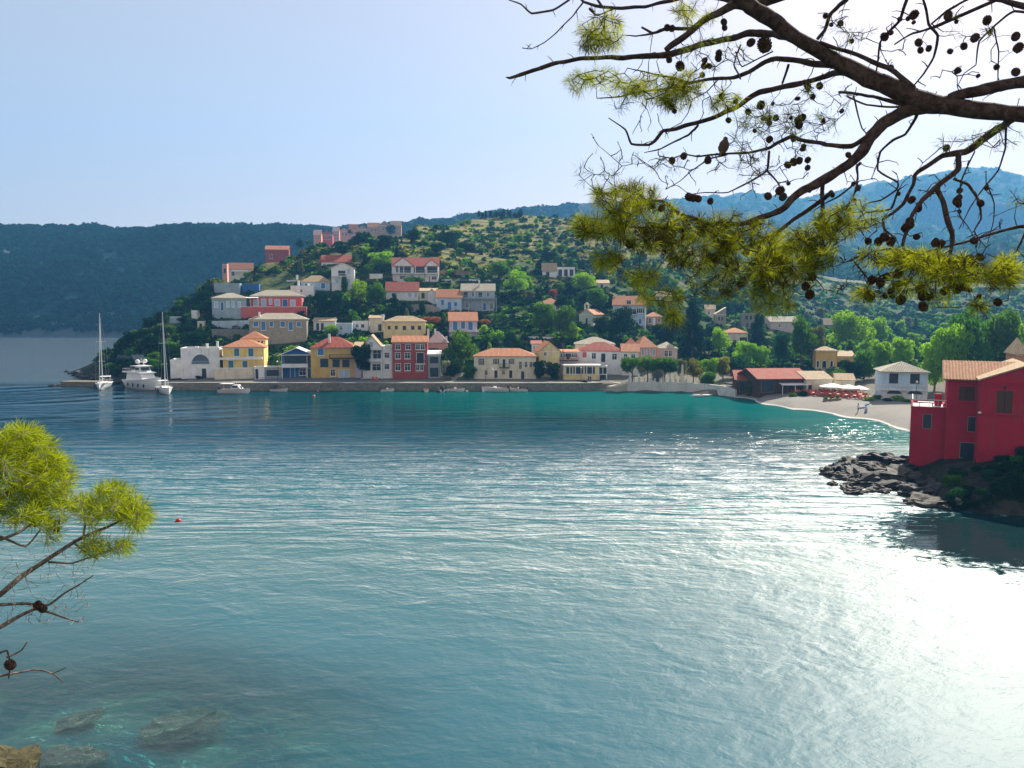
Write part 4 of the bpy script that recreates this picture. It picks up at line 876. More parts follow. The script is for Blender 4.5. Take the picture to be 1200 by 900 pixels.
h('D', (112,230,166,302), 'white', ('gy',205), 'narrow white gabled house against the powder blue house', (), d=9, rcol='t_tan', side=0, group=G_H)
h('D', (322,216,528,345), 'gblue', ('gx',174), 'blue grey house with tan roof, upstairs columns and red flowers', [('b',336,224,360,254),('w',385,224,400,252),('b',428,226,450,252),('w',480,226,496,252),('s',456,292,474,336,'blue'),('w',350,292,370,320),('w',500,292,516,330)], d=9, rcol='t_beige', balc=((322,262,540,1.6,'gblue','gblue',6,0),), chim=((432,148,.5,3),), side=0, group=G_H, fnd=5)
h('D', (246,402,420,512), 'lilac', ('gx',350), 'pale lilac white house with orange roof and three tall blue shutters', [('s',268,404,297,459),('s',319,405,344,452),('s',363,408,392,459)], d=10, rcol='t_or', side=0, group=G_H, yaw=.08, balc=((240,466,430,1.2,'white',None),))
h('C', (424,458,656,552), 'paley', ('hip',430), 'pale yellow house with five small dark windows in one row', [('b',447,483,463,502),('b',487,483,502,502),('b',530,483,549,506),('b',577,483,595,504),('b',614,483,632,504)], d=8, rcol='t_tan', side=0, group=G_H, chim=((420,418,.7,3),))
h('C', (346,440,422,520), 'cream', ('shf',426), 'small cream wing with dark doorway left of the pale yellow house', [('b',394,474,412,510)], d=6, rcol='t_tan', side=0, group=G_H)
h('D', (108,536,234,590), 'pink', ('hip',470), 'low house under a big lilac pink roof right of the tall red house', (), d=9, rcol='t_pink', chim=((115,452,.6,2),(158,452,.5,4),(228,500,.5,1)), side=0, group=G_H)
h('C', (36,456,158,520), 'white', ('shf',440), 'white cottage with dark doors above the bright green tree', [('b',50,468,66,505),('b',76,468,92,505)], d=6, rcol='t_tan', side=0, group=G_H)
h('C', (160,470,250,545), 'lblue', ('flat',), 'low sky blue and white house in a cluster left of the pale yellow house', [('w',180,485,196,505)], d=6, side=0, group=G_H)
h('C', (252,458,340,520), 'white', ('flat',), 'white box like house between the sky blue house and cream wing', [('w',270,474,284,492),('b',300,474,316,492)], d=6, side=0, group=G_H)
C['ridgetan'] = (.50, .32, .20)
# rows of attached houses on the ridge
for i, (a, yt, b, yb, ry, cl, rc, lab) in enumerate([
  (92,152,122,186,132,'pink','t_pink','leftmost salmon pink house of the hilltop row'),(122,150,166,186,134,'rose','t_pink','second house of the hilltop row, deep pink with a gable'),
  (166,138,192,172,122,'pink','t_pink','third hilltop row house, salmon pink and slightly taller'),(190,136,232,166,124,'pink','t_or','pale pink house in the middle left of the hilltop row'),
  (230,130,264,160,110,'pink','t_or','pink house with orange roof in the middle of the hilltop row'),(264,128,302,156,113,'ridgetan','t_or','wide orange roofed house right of the hilltop row middle'),
  (302,120,348,150,104,'ridgetan','t_or','tan gabled house near the right end of the hilltop row'),(346,114,392,142,96,'ridgetan','t_tan','large tan house second from the right end of the hilltop row'),
  (392,114,434,140,97,'ridgetan','t_tan','rightmost tan house of the hilltop row by the round tree')]):
    h('U', (a,yt,b,yb), cl, ('gy' if i % 2 else 'gx', ry), lab, [('w',a+(b-a)*.3,yt+8,a+(b-a)*.45,yt+18),('w',a+(b-a)*.6,yt+8,a+(b-a)*.75,yt+18)], d=8, rcol=rc, side=0, group='row of houses on the hilltop ridge', oh=.2, fnd=5)
h('U', (985,290,1040,318), 'white', ('gx',262), 'white house with pointed roof at the right of the hillside forest', [('b',1000,296,1012,314)], d=7, rcol='t_tan', side=0, group=G_H)
h('U', (1040,278,1112,318), 'white', ('flat',), 'white terrace house with open pillars on the forested slope', [('b',1048,286,1062,312),('b',1070,286,1084,312),('b',1092,286,1106,312)], d=7, side=0, group=G_H)
h('A', (596,494,672,520), 'pblue', ('flat',), 'small pale blue building low among the dark headland trees', (), d=5, side=0, group=G_H)
h('A', (692,466,718,512), 'white', ('flat',), 'narrow white building upper left among the headland trees', (), d=5, side=0, group=G_H)
h('A', (718,514,748,545), 'cream', ('flat',), 'tiny cream hut beside the trees above the white arched building', [('b',726,522,738,542)], d=4, side=0, group=G_H)

# ---------------------------------------------------------------- free-standing walls
def wallpath(c, pts, mat, label, hgt=None, th=.5, name='wall', cat='wall', down=3):
    P = []
    for (x, yt, yb) in pts:
        a, b = Q(c, x, yb); Y = D(a, b); p = W(a, b, Y); z1 = W(*Q(c, x, yt), Y).z; P.append((p, z1))
    m = MB()
    for (p, z1), (q, z2) in zip(P[:-1], P[1:]):
        d_ = (q-p); d_.z = 0; d_.normalize(); n = Vector((-d_.y, d_.x, 0))*th
        B = Vector((0, 0, -down))
        v = [p+B, q+B, q+B+n, p+B+n, Vector((p.x,p.y,z1)), Vector((q.x,q.y,z2)), Vector((q.x,q.y,z2))+n, Vector((p.x,p.y,z1))+n]
        m.add(v, [(0,3,2,1),(4,5,6,7),(0,1,5,4),(1,2,6,5),(2,3,7,6),(3,0,4,7)])
    return tag(m.build(name, mat), label, cat)
wallpath('B', [(40,456,500),(250,452,500)], plaster((.50,.62,.72)), 'long low pale blue white wall below the blue grey house')
wallpath('B', [(40,502,560),(250,502,560)], stone((.30,.30,.28)), 'tall dark stone retaining wall left of the pale stone house', name='retaining_wall')
wallpath('C', [(575,366,410),(640,360,420),(700,368,426),(738,385,424)], stone((.44,.42,.37), 2.0, .7), 'curved grey stone retaining wall above the orange flowering bushes', name='retaining_wall')
wallpath('D', [(548,358,368),(680,366,376)], plaster((.6,.6,.58)), 'low white roadside wall right of the colonnaded house')
wallpath('D', [(185,90,120),(300,84,130),(395,100,130)], stone((.30,.22,.15), .8, .6), 'brown earth and stone cutting behind the parked cars', name='retaining_wall')
tw = MB()
tp = [(733,201.5),(770,200.5),(800,199.5),(825,196),(848,190),(862,187)]
A_ = strip('terrace_wall', [(a, y, 2.35) for a, y in tp[:-1]]+[(862,187,1.7)], -2, 2.3, .6, plaster((.66,.66,.62))); tag(A_, 'long whitewashed sea wall below the tree shaded square', 'wall')
for i in range(12):
    px = 737+i*6.1; Y = float(np.interp(px, [a for a, _ in tp], [y for _, y in tp]))
    o = MB().box(-.17, -.17, -.3, .17, .17, .85).box(-.22, -.22, .85, .22, .22, .95).build('wall_post', plaster((.66,.66,.62)), A_)
    o.location = (xof(px, Y+.3, 2), Y+.32, 2.35)
CR['V'] = (920, 430, 8); CR['S'] = (100, 340, 6.92); CR['M'] = (50, 400, 12)
# ---------------------------------------------------------------- red building on the point (one building of three blocks)
def merge_house(a, b):
    Ma = Matrix.LocRotScale(a.location, a.rotation_euler, None); Mb = Matrix.LocRotScale(b.location, b.rotation_euler, None)
    for ch in list(b.children):
        ch.parent = a; ch.matrix_parent_inverse = Ma.inverted() @ Mb
    bpy.data.objects.remove(b)
RED = (.42, .018, .048)
redm = plaster(RED, 1.5); C['redw'] = RED
def corr(root, L, w, d, hh, rise):
    n = int((w+1.2)/.17); V = []; F = []
    for i in range(n+1):
        x = -w/2-.6+(w+1.2)*i/n; o = .10*(i % 2)
        V += [(x, -.62, hh-.62*rise/(d/2)+.19+o), (x, d/2, hh+rise+.19+o)]
    for i in range(n): F.append((2*i, 2*i+2, 2*i+3, 2*i+1))
    V, F = slab(V, F, .05)
    t = NT('ridged_tiles'); tc = t.n('ShaderNodeTexCoord'); co = tc.outputs['Object']; v = t.n('ShaderNodeTexVoronoi'); v.inputs['Scale'].default_value = 2.6; t.l(co, v.inputs['Vector'])
    c = t.mix(v.outputs['Color'], (.52, .24, .12), (.80, .50, .30)); s = t.n('ShaderNodeSeparateXYZ'); t.l(co, s.inputs[0])
    build('roof_tiles', V, F, t.done(t.bsdf(t.mix(t.noise(1.5, 5, .7, co), sc3((.62,.34,.18), .6), c), .85)), root)
ra = house('R', (282,322,800,800), 'redw', ('gx',228), 'deep red building with ridged tile roof and terrace on the rocky point', [('s',370,362,460,450,'brown'),('b',424,542,466,630),('b',378,692,463,788)],
    d=7, Y=96, yaw=-.46, fr='redw', rcol='t_tan', oh=.45, corn='redw', side=0, group=None, cat='house', name='red_house', extra=corr, fnd=2, mat=redm)
def terr(root, L, w, d, hh, rise):
    MB().box(-w/2+.25, .3, hh-.11, w/2-.02, d-.3, hh-.05).build('terrace_floor', plaster((.8,.8,.78)), root)
    m = MB(); railing(m, -w/2+.12, w/2, .1, d-.2, hh+.15, .9, .9, 'fl'); m.build('railing', paint(C['white']), root)
    t_ = MB().box(-1.2, 1.2, hh+.55, .6, 2.2, hh+.62).box(-1.1, 1.3, hh, -1.0, 1.4, hh+.55).box(.4, 1.3, hh, .5, 1.4, hh+.55).box(-1.1, 2.0, hh, -1.0, 2.1, hh+.55).box(.4, 2.0, hh, .5, 2.1, hh+.55); t_.build('terrace_bench', paint(C['dark']), root)
    MB().box(.7, 3.6, hh, 1.5, 4.2, hh+1.5).build('terrace_pillar', redm, root)
rb = house('R', (76,492,281,792), 'redw', ('flat',), 'x', [('b',160,526,205,612)], d=7, Y=99, yaw=-.46, side=0, group=None, extra=terr, fnd=2, mat=redm, corn='redw')
def lampw(root, L, w, d, hh, rise):
    s, z = L(468, 520); s2, _ = L(1000, 520); MB().box(s+.02, -.07, z-.1, s2, -.004, z).build('ledge', redm, root)
    s, z = L(474, 345); MB().tube([(s+.1,-.1,z-.1),(s+.1,-.1,.2)], .05, 6).build('downpipe', paint((.22,.03,.04)), root)
    s, z = L(490, 517); MB().lathe([(.02,-.12),(.16,-.1),(.2,0),(.12,.1),(.02,.14)], 10, (s, -.12, z)).build('wall_lamp', paint((.85,.85,.8), .3), root)
    s, z = L(638, 370); MB().box(s-.1, -.3, z-.15, s+.1, -.01, z+.2).build('lantern', paint(C['dark']), root)
rc = house('R', (468,335,1010,872), 'redw', ('gy',246), 'x', [('s',592,388,680,524,'brown')], d=14, Y=91, yaw=-.46, side=0, group=None, extra=lampw, fr='redw', rcol='t_tan', oh=.25, corn='redw', fnd=3, mat=redm)
merge_house(ra, rb); merge_house(ra, rc)

# ---------------------------------------------------------------- foliage builders
def quads(c, nrm, s, asp=.7, r=rng):
    n = len(c); t = r.normal(size=(n, 3)); nrm = nrm/np.linalg.norm(nrm, axis=1, keepdims=True)
    a = np.cross(nrm, t); a /= np.linalg.norm(a, axis=1, keepdims=True)+1e-9; b = np.cross(nrm, a)
    s = np.asarray(s).reshape(-1, 1)*np.ones((n, 1)); a = a*s; b = b*s*asp
    V = np.stack([c-a-b*.6, c+a*.3-b, c+a+b*.5, c-a*.2+b], 1).reshape(-1, 3)
    return V
def qbuild(name, V, mat, parent=None):
    n = len(V)//4; me = bpy.data.meshes.new(name)
    me.vertices.add(len(V)); me.vertices.foreach_set('co', np.asarray(V, dtype=np.float32).ravel())
    me.loops.add(4*n); me.loops.foreach_set('vertex_index', np.arange(4*n, dtype=np.int32))
    me.polygons.add(n); me.polygons.foreach_set('loop_start', np.arange(0, 4*n, 4, dtype=np.int32))
    me.materials.append(mat); me.update(calc_edges=True); me.validate()
    o = bpy.data.objects.new(name, me); COL.objects.link(o); o.parent = parent; return o
def crownV(shape, n, leaf, seed):
    r = np.random.default_rng(seed); B = []
    if shape == 'round':
        for i in range(15):
            a = r.uniform(0, 6.28); q = r.uniform(0, 1)**.6; z = .28+.56*r.uniform(0, 1); k = math.sqrt(max(.1, 1-((z-.54)/.46)**2))
            B.append((.36*q*k*math.cos(a), .36*q*k*math.sin(a), z, r.uniform(.13, .21)))
        B.append((0, 0, .52, .32))
    elif shape == 'conifer':
        for i in range(20):
            z = .1+.85*(i/20); R = .36*(1-z)**.75; a = r.uniform(0, 6.28); q = r.uniform(.3, 1)
            B.append((R*q*math.cos(a), R*q*math.sin(a), z, .07+.13*(1-z)))
    elif shape == 'cypress':
        for i in range(14):
            z = .08+.86*i/14; a = r.uniform(0, 6.28); B.append((.10*math.cos(a), .10*math.sin(a), z, .12+.16*(math.sin(math.pi*min(1, z+.15)))))
    elif shape == 'flat':
        for i in range(14):
            a = r.uniform(0, 6.28); q = r.uniform(0, 1)**.5; B.append((.34*q*math.cos(a), .34*q*math.sin(a), .62+r.uniform(-.12, .12), r.uniform(.17, .23)))
    else:
        for i in range(11):
            a = r.uniform(0, 6.28); q = r.uniform(0, 1)**.5; z = r.uniform(.15, .62); B.append((.32*q*math.cos(a)*(1.2-z), .32*q*math.sin(a)*(1.2-z), z, r.uniform(.18, .27)))
    B = np.array(B); w = B[:, 3]**2; k = r.choice(len(B), n, p=w/w.sum())
    d = r.normal(size=(n, 3)); d /= np.linalg.norm(d, axis=1, keepdims=True)
    rad = B[k, 3]*(r.uniform(.55, 1.08, n)**.6)
    zs = .8 if shape != 'cypress' else 1.3
    c = B[k, :3]+d*rad[:, None]*np.array([1, 1, zs]); c[:, 2] = np.clip(c[:, 2], .02, 1.05)
    nr = d+r.normal(size=(n, 3))*.55
    return quads(c, nr, r.uniform(.6, 1.3, n)*leaf, .75, r), B
LM = dict(mid=leafm((.034,.10,.012), (.10,.24,.02), .5), bright=leafm((.12,.28,.012), (.26,.44,.02), .6), dark=leafm((.006,.028,.010), (.018,.065,.02), .3),
  olive=leafm((.10,.12,.07), (.20,.22,.13), .4), blue=leafm((.012,.055,.028), (.035,.12,.045), .4), yellow=leafm((.12,.13,.02), (.26,.24,.03), .55),
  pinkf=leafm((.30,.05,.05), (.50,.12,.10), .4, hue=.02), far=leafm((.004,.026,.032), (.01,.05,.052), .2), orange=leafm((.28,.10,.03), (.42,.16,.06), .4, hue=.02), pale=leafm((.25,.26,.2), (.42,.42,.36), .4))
PROTO = {}
def proto(shape, mat, var, big):
    key = (shape, mat, var, big)
    if key in PROTO: return PROTO[key]
    n, leaf = (6000, .021) if big else (1700, .038)
    V, B = crownV(shape, n, leaf, hash_(shape)+var*17+5)
    root = empty('tree', (0, 0, 0)); 
    qbuild('crown', V, LM[mat], root)
    m = MB(); th = .026 if shape != 'bush' else .015
    m.tube([(0,0,-.06),(.004,.006,.2),(-.006,.0,.42),(0,0,.6)], [th*1.3, th, th*.75, th*.4], 7)
    for i in range(7):
        b = B[(i*2+1) % len(B)]; z0 = min(.22+.05*i, b[2]-.05); m.tube([(0,0,max(.05, z0)), (b[0]*.5, b[1]*.5, (z0+b[2])/2), tuple(b[:3])], [th*.5, th*.35, th*.12], 5, False)
    m.build('trunk', bark((.13,.10,.075)), root)
    PROTO[key] = [root, False]; return PROTO[key]
def hash_(s): return sum(ord(c)*(i+1) for i, c in enumerate(s))
TREES = []
SHP = {'round': 'round tree', 'conifer': 'tall conifer', 'cypress': 'slim cypress', 'flat': 'clipped shade tree', 'bush': 'bush'}
MATN = dict(mid='green', bright='bright green', dark='dark green', olive='silvery', blue='blue green', yellow='yellow green', pinkf='pink flowering', orange='orange flowering', pale='pale blossoming')
def tree(px, py, w, hgt, shape='round', mat='mid', label=None, group=None, Y=None, big=False, sink=.2, var=None):
    if Y is None: Y = D(px, py)
    k = Y/FP*1.003; p = proto(shape, mat, random.randrange(3) if var is None else var, big)
    o = copy_tree(p[0]) if p[1] else p[0]; p[1] = True
    z = W(px, py, Y).z
    o.location = (xof(px, Y, z), Y, z-sink); o.rotation_euler = (0, 0, random.uniform(0, 6.28))
    fw = {'round': .98, 'conifer': .8, 'cypress': .5, 'flat': 1.0, 'bush': 1.0}[shape]
    w *= 1.1 if shape != 'flat' else 1.3; hgt *= 1.04; o.scale = (w*k/fw, w*k/fw, hgt*k/(1.0 if shape != 'flat' else .86))
    nm = {'bush': 'bush', 'cypress': 'cypress', 'conifer': 'conifer'}.get(shape, 'tree')
    o.name = nm; tag(o, label, nm, group or 'trees and bushes of the bay')
    TREES.append((px, py, w, hgt, Y, shape, mat, o)); return o
def TQ(c, x0, y0, x1, y1, shape, mat, label, big=False, Y=None, dY=0, var=None):
    a, b = Q(c, (x0+x1)/2, y1); 
    return tree(a, b, (x1-x0)/CR[c][2], (y1-y0)/CR[c][2], shape, mat, label, None, (Y or D(a, b))+dY, big, var=var)
# trees one can single out
TQ('B',655,468,748,552,'round','bright','bright yellow green tree in front of the white cottage',True)
TQ('C',222,228,345,370,'round','bright','large sunlit green tree right of the tall white house with blue shutters',True)
TQ('C',320,232,442,372,'round','mid','broad green tree left of the red roofed house',True)
TQ('C',40,286,130,440,'round','dark','dark tree mass directly below the tall white house, left one',True)
TQ('C',110,290,220,440,'round','dark','dark tree mass directly below the tall white house, right one',True)
TQ('C',445,300,520,425,'conifer','dark','dark pointed tree above the pale yellow house',True)
TQ('C',505,340,582,425,'round','dark','dark rounded tree beside the grey retaining wall')
TQ('C',530,200,650,284,'round','mid','green tree in front of the twin gabled house')
TQ('C',245,565,365,758,'round','dark','dark leaning tree between the ochre house and the white gabled house',True, Y=WF-1.5)
TQ('D',215,460,420,700,'round','mid','largest round green tree between red house and long cream house',True, Y=WF+8)
TQ('D',192,640,318,775,'round','dark','dark shrubby tree at the quay right of the tall red house',True, Y=WF-1)
TQ('D',318,670,420,772,'round','mid','green tree at the left corner of the long cream house',True, Y=WF-1.5)
TQ('D',196,625,262,720,'bush','pale','pale blossoming shrub among dark quay trees', Y=WF-2.2)
TQ('D',500,452,598,545,'round','bright','sunlit tree above the left roof of the long cream house')
TQ('D',560,470,690,600,'round','dark','dark tree above the right roof of the long cream house')
TQ('D',430,480,520,560,'round','mid','mid green tree above the left end of the long cream house')
TQ('D',590,88,738,240,'round','bright','light green tree right of the parked cars',True)
TQ('D',480,30,640,150,'round','mid','broad green tree uphill from the parked cars',True)
TQ('D',430,370,520,440,'bush','orange','orange flowering bush under the colonnaded house')
TQ('D',470,250,540,290,'bush','pinkf','pink flowering bush on the colonnaded house terrace', dY=-3)
TQ('D',60,358,200,430,'bush','orange','orange red flowering bushes above the lilac pink roof', big=True)
TQ('E',125,92,215,170,'bush','pinkf','large red flowering bush above the white orange roofed house')
TQ('E',200,160,262,215,'bush','pinkf','small red flowering bush right of the large one')
TQ('E',0,200,200,450,'round','mid','broad green tree left of the chapel, the left of two',True)
TQ('E',150,235,330,470,'round','mid','broad green tree nearest the chapel on its left',True)
TQ('E',230,370,372,480,'round','bright','light green tree above the beige roofed house')
TQ('E',545,240,770,480,'round','dark','great dark tree before the tall pale blue house',True)
TQ('E',440,300,570,470,'round','dark','dark tree covering the right side of the chapel',True)
TQ('E',380,100,570,262,'round','mid','olive green tree directly behind the chapel',True)
TQ('E',310,0,480,140,'round','bright','bright green tree high above the chapel',True)
TQ('E',770,100,905,280,'round','mid','green tree behind the tall pale blue house',True)
TQ('E',20,608,130,765,'round','dark','dark waterfront tree in front of the cream gabled house',True, Y=WF-2)
TQ('E',110,610,232,765,'round','dark','dark waterfront tree left of the glazed terrace',True, Y=WF-1.6)
TQ('F',575,60,755,480,'conifer','dark','very tall dark conifer in the middle of the village',True)
TQ('F',380,215,570,400,'round','dark','dark spreading tree below the peach orange house',True)
for i, (a, b, tl) in enumerate([(180,312,'leftmost'),(280,425,'second'),(385,560,'third')]):
    TQ('F',a,470,b,645,'flat','mid',f'{tl} clipped shade tree over the waterfront square from the restaurant side',True, Y=205+i*.5)
TQ('F',375,530,465,650,'bush','pale','pale flowering shrub under the clipped shade trees', Y=203)
TQ('F',550,478,635,640,'round','olive','silvery tree beside the stone obelisk',True, Y=206)
TQ('F',615,480,735,650,'round','yellow','yellow green tree right of the obelisk',True, Y=203)
TQ('F',690,530,850,680,'bush','mid','green bush hanging over the end of the white sea wall',True, Y=199)
TQ('F',725,460,860,630,'round','bright','light green tree above the end of the white sea wall',True, Y=206)
TQ('F',820,460,945,640,'round','yellow','yellowish tree left of the dark tree by the taverna',True, Y=207)
TQ('F',865,455,1085,640,'round','blue','blue green round tree beside the taverna roof',True, Y=212)
TQ('F',960,355,1130,560,'round','bright','bright green tree below the red and white roofed house',True)
TQ('F',1080,375,1215,560,'round','bright','bright green tree directly behind the taverna left end',True)
TQ('F',785,262,930,470,'round','bright','bright leafy tree left of the red and white roofed house',True)
TQ('F',1065,130,1205,395,'conifer','dark','tall dark conifer right of the grey stone ruin',True)
TQ('G',90,528,212,655,'bush','yellow','round yellow green bush on the beach at the left end of the taverna',True, Y=186)
TQ('G',308,555,425,655,'bush','mid','round green bush on the beach before the taverna middle',True, Y=183)
TQ('G',380,160,560,480,'round','mid','tall uneven tree left of the ochre arched house',True)
TQ('G',480,200,620,470,'round','olive','grey green tall tree touching the ochre arched house',True)
TQ('G',285,260,395,480,'round','blue','blue green tree below the pale pink barn like house',True)
TQ('G',640,130,900,400,'round','bright','large tree with a bare trunk above the ochre arched house',True)
TQ('G',840,150,1010,380,'round','bright','yellow lit tree crown at the right of the large bare trunk tree',True)
TQ('G',880,288,1040,520,'round','bright','bright green tree behind the pale blue villa, left one',True, Y=205)
TQ('G',1010,290,1170,500,'round','bright','bright green tree behind the pale blue villa, right one',True, Y=208)
TQ('G',690,430,860,600,'round','dark','dark green tree between the parasols and the villa',True, Y=196)
TQ('G',780,360,935,600,'round','mid','mid green taller tree just left of the villa',True, Y=200)
TQ('G',612,490,770,590,'round','mid','round green tree behind the white parasols',True, Y=190)
TQ('H',510,60,650,320,'round','bright','tree between the villa and the red building',True, Y=178)
TQ('H',840,-60,980,290,'round','bright','bright tall tree rising behind the red gable, rightmost',True, Y=185)
TQ('H',640,-60,810,300,'round','mid','tall green tree behind the red tiled roof, centre',True, Y=176)
TQ('H',740,-90,950,300,'round','mid','tallest green tree behind the red building roof',True, Y=180)
TQ('H',560,-20,740,280,'round','bright','sunlit tree behind the left end of the red tiled roof',True, Y=174)
TQ('H',860,-10,1010,300,'round','mid','tree at the right frame edge behind the red building',True, Y=188)
# shrubs on the bank under the red building
for i, (px, py, w, hh, Y, mt) in enumerate([(1200,595,46,70,80,'dark'),(1176,597,40,50,80.5,'dark'),(1215,560,44,44,85,'dark'),(1185,556,30,22,87,'dark'),(1155,600,34,34,80,'dark'),(1232,600,50,90,80,'dark'),(1135,600,30,24,80,'dark'),(1168,575,26,22,84,'mid'),(1192,585,60,40,82,'dark'),(1150,588,36,28,83,'dark'),(1165,560,34,26,86,'dark'),(1205,545,40,34,87,'dark'),(1120,596,26,20,80,'dark'),(1225,580,60,60,83,'dark')]):
    tree(px, py, w, hh, 'bush', mt, ['big dark shrub at the right frame edge below the red building','dark shrub left of the biggest one below the red building','dark shrub against the base of the red building right wing','low shrub touching the red wall','dark low shrub above the water below the red building','dark shrub just outside the corner of the red building','small dark shrub on rocks beneath the red archway','green tipped shrub in front of the red wall','wide shrub mass filling the bank below the red gable','shrub in the middle of the bank below the red wall','shrub touching the foot of the red gable wall','tall shrub against the red gable wall near the frame edge','lowest small shrub on the rocks left of the bank','shrub beyond the frame edge on the bank'][i], 'shrubs on the bank below the red building', Y, True, .4)
for i, px in enumerate(range(930, 1064, 11)): tree(px, np.interp(px, [930, 1064], [465, 472])-1.5*(i % 2), 13+3*(i % 3), 7+2*(i % 2), 'bush', ('mid','dark','bright')[i % 3], ('green','dark green','bright green')[i % 3]+' low bush in the hedge behind the pebble beach', 'bushes along the back of the beach', Y=None) if not 950 < px < 1010 else None
for i in range(20):
    px = random.uniform(1108, 1205); Y = random.uniform(80.5, 88); z = zter(px, Y); py = pyof(Y, z)
    tree(px, py, random.uniform(14, 30), random.uniform(10, 20), 'bush', ('dark','blue','mid')[i % 3 if i % 5 else 0], ('dark green','blue green','green')[i % 3 if i % 5 else 0]+' low bush covering the bank below the red building', 'shrubs on the bank below the red building', Y, False, .3)
# hilltop
for i, (x0, y0, x1, y1) in enumerate([(330,150,410,215),(172,188,236,235),(448,136,512,182),(568,136,664,196),(636,178,736,228),(20,168,58,208),(372,110,416,156),(540,180,600,230),(300,215,410,290),(245,140,300,186)]):
    TQ('U',x0,y0,x1,y1,'round','dark' if i != 8 else 'bright',['round dark tree below the hilltop row','round dark tree above the long maroon roofed house','dark tree right of the hilltop row','wide dark tree on the terraces','long dark tree clump on the middle terraces','small round tree left of the hilltop row','round tree touching the rightmost hilltop house','dark tree left of the long clump on the terraces','bright green tree right of the long maroon roofed house','dark tree below the middle of the hilltop row'][i], True)
for i in range(13):
    px = 562+i*4.1+random.uniform(-1, 1); tree(px, 253.5+random.uniform(-1, 1), random.uniform(2, 4), random.uniform(4, 9), 'cypress', 'dark', 'tiny cypress in the line on the hill skyline', 'cypresses on the hill skyline', 500, False)

for a_, b_ in ((516,336),(572,336)): HB.append((a_-3, b_-14, a_+62, b_+1, D(a_, 331), W(a_+30, b_, D(a_, 331)), 2, ''))
def near_house(px, py, w, hgt, Y):
    for (x0, y0, x1, y1, HY, b, r, _) in HB:
        if px-w*.5 < x1 and px+w*.5 > x0 and py-hgt < y1-2 and py > y0:
            if Y < HY: return True
        p = xof(px, Y)
        if abs(p-b.x) < r*.95 and abs(Y-b.y) < r*.95: return True
    return False
def inpoly(x, y, P):
    c = False; j = len(P)-1
    for i in range(len(P)):
        if (P[i][1] > y) != (P[j][1] > y) and x < (P[j][0]-P[i][0])*(y-P[i][1])/(P[j][1]-P[i][1])+P[i][0]: c = not c
        j = i
    return c
def scatter(P, n, sz, mats, shapes, group, place, sep=.45, big=False):
    xs = [p[0] for p in P]; ys = [p[1] for p in P]; k = 0; tries = 0
    while k < n and tries < n*30:
        tries += 1
        px, py = random.uniform(min(xs), max(xs)), random.uniform(min(ys), max(ys))
        if not inpoly(px, py, P): continue
        Y = D(px, py); w = random.uniform(*sz)*230/Y; hg = w*random.uniform(.8, 1.15); sh = random.choice(shapes)
        if sh == 'cypress': w *= .35; hg *= 1.3
        if sh == 'bush': hg *= .6
        if near_house(px, py, w, hg, Y): continue
        if any(abs(t[0]-px) < (t[2]+w)*sep*.5 and abs(t[4]-Y) < (t[2]+w)*sep*Y/FP for t in TREES): continue
        mt = random.choice(mats); tree(px, py, w, hg, sh, mt, f'{MATN[mt]} {SHP[sh]} {place}', group, Y, big); k += 1
scatter([(130,425),(170,385),(205,362),(245,345),(250,430),(290,440),(135,440)], 60, (15, 26), ['dark','dark','mid'], ['round','bush'], 'trees of the dark headland left of the village', 'on the dark wooded headland')
scatter([(165,452),(185,430),(260,425),(255,445)], 12, (9, 15), ['dark'], ['bush'], 'trees of the dark headland left of the village', 'low on the headland behind the motor yacht')
scatter([(300,345),(305,310),(360,295),(520,300),(620,330),(640,440),(300,440)], 90, (10, 20), ['dark','mid','bright','olive','mid','dark'], ['round','round','bush','cypress','conifer'], 'trees between the village houses', 'squeezed between the village houses')
scatter([(600,330),(640,300),(700,300),(760,320),(900,325),(930,345),(900,400),(840,430),(780,410),(640,370)], 85, (15, 27), ['dark','dark','mid','blue'], ['round','round','conifer'], 'trees of the wood behind the waterfront', 'in the wood above the middle of the waterfront')
scatter([(880,345),(1200,340),(1220,425),(1000,430),(880,410)], 90, (14, 26), ['blue','mid','bright','olive','mid'], ['round','round','conifer','cypress','bush'], 'trees in the valley behind the beach', 'in the valley behind the beach')
scatter([(330,300),(400,272),(470,272),(560,262),(680,262),(700,300),(600,312),(480,300)], 75, (9, 17), ['dark','mid','mid','bright'], ['round','bush','round'], 'trees on the terraced hill', 'on the terraced hill above the village')
scatter([(700,262),(900,310),(900,335),(760,318),(660,300)], 40, (15, 24), ['dark','blue','dark'], ['round'], 'trees of the wood behind the waterfront', 'high on the wooded slope above the village')

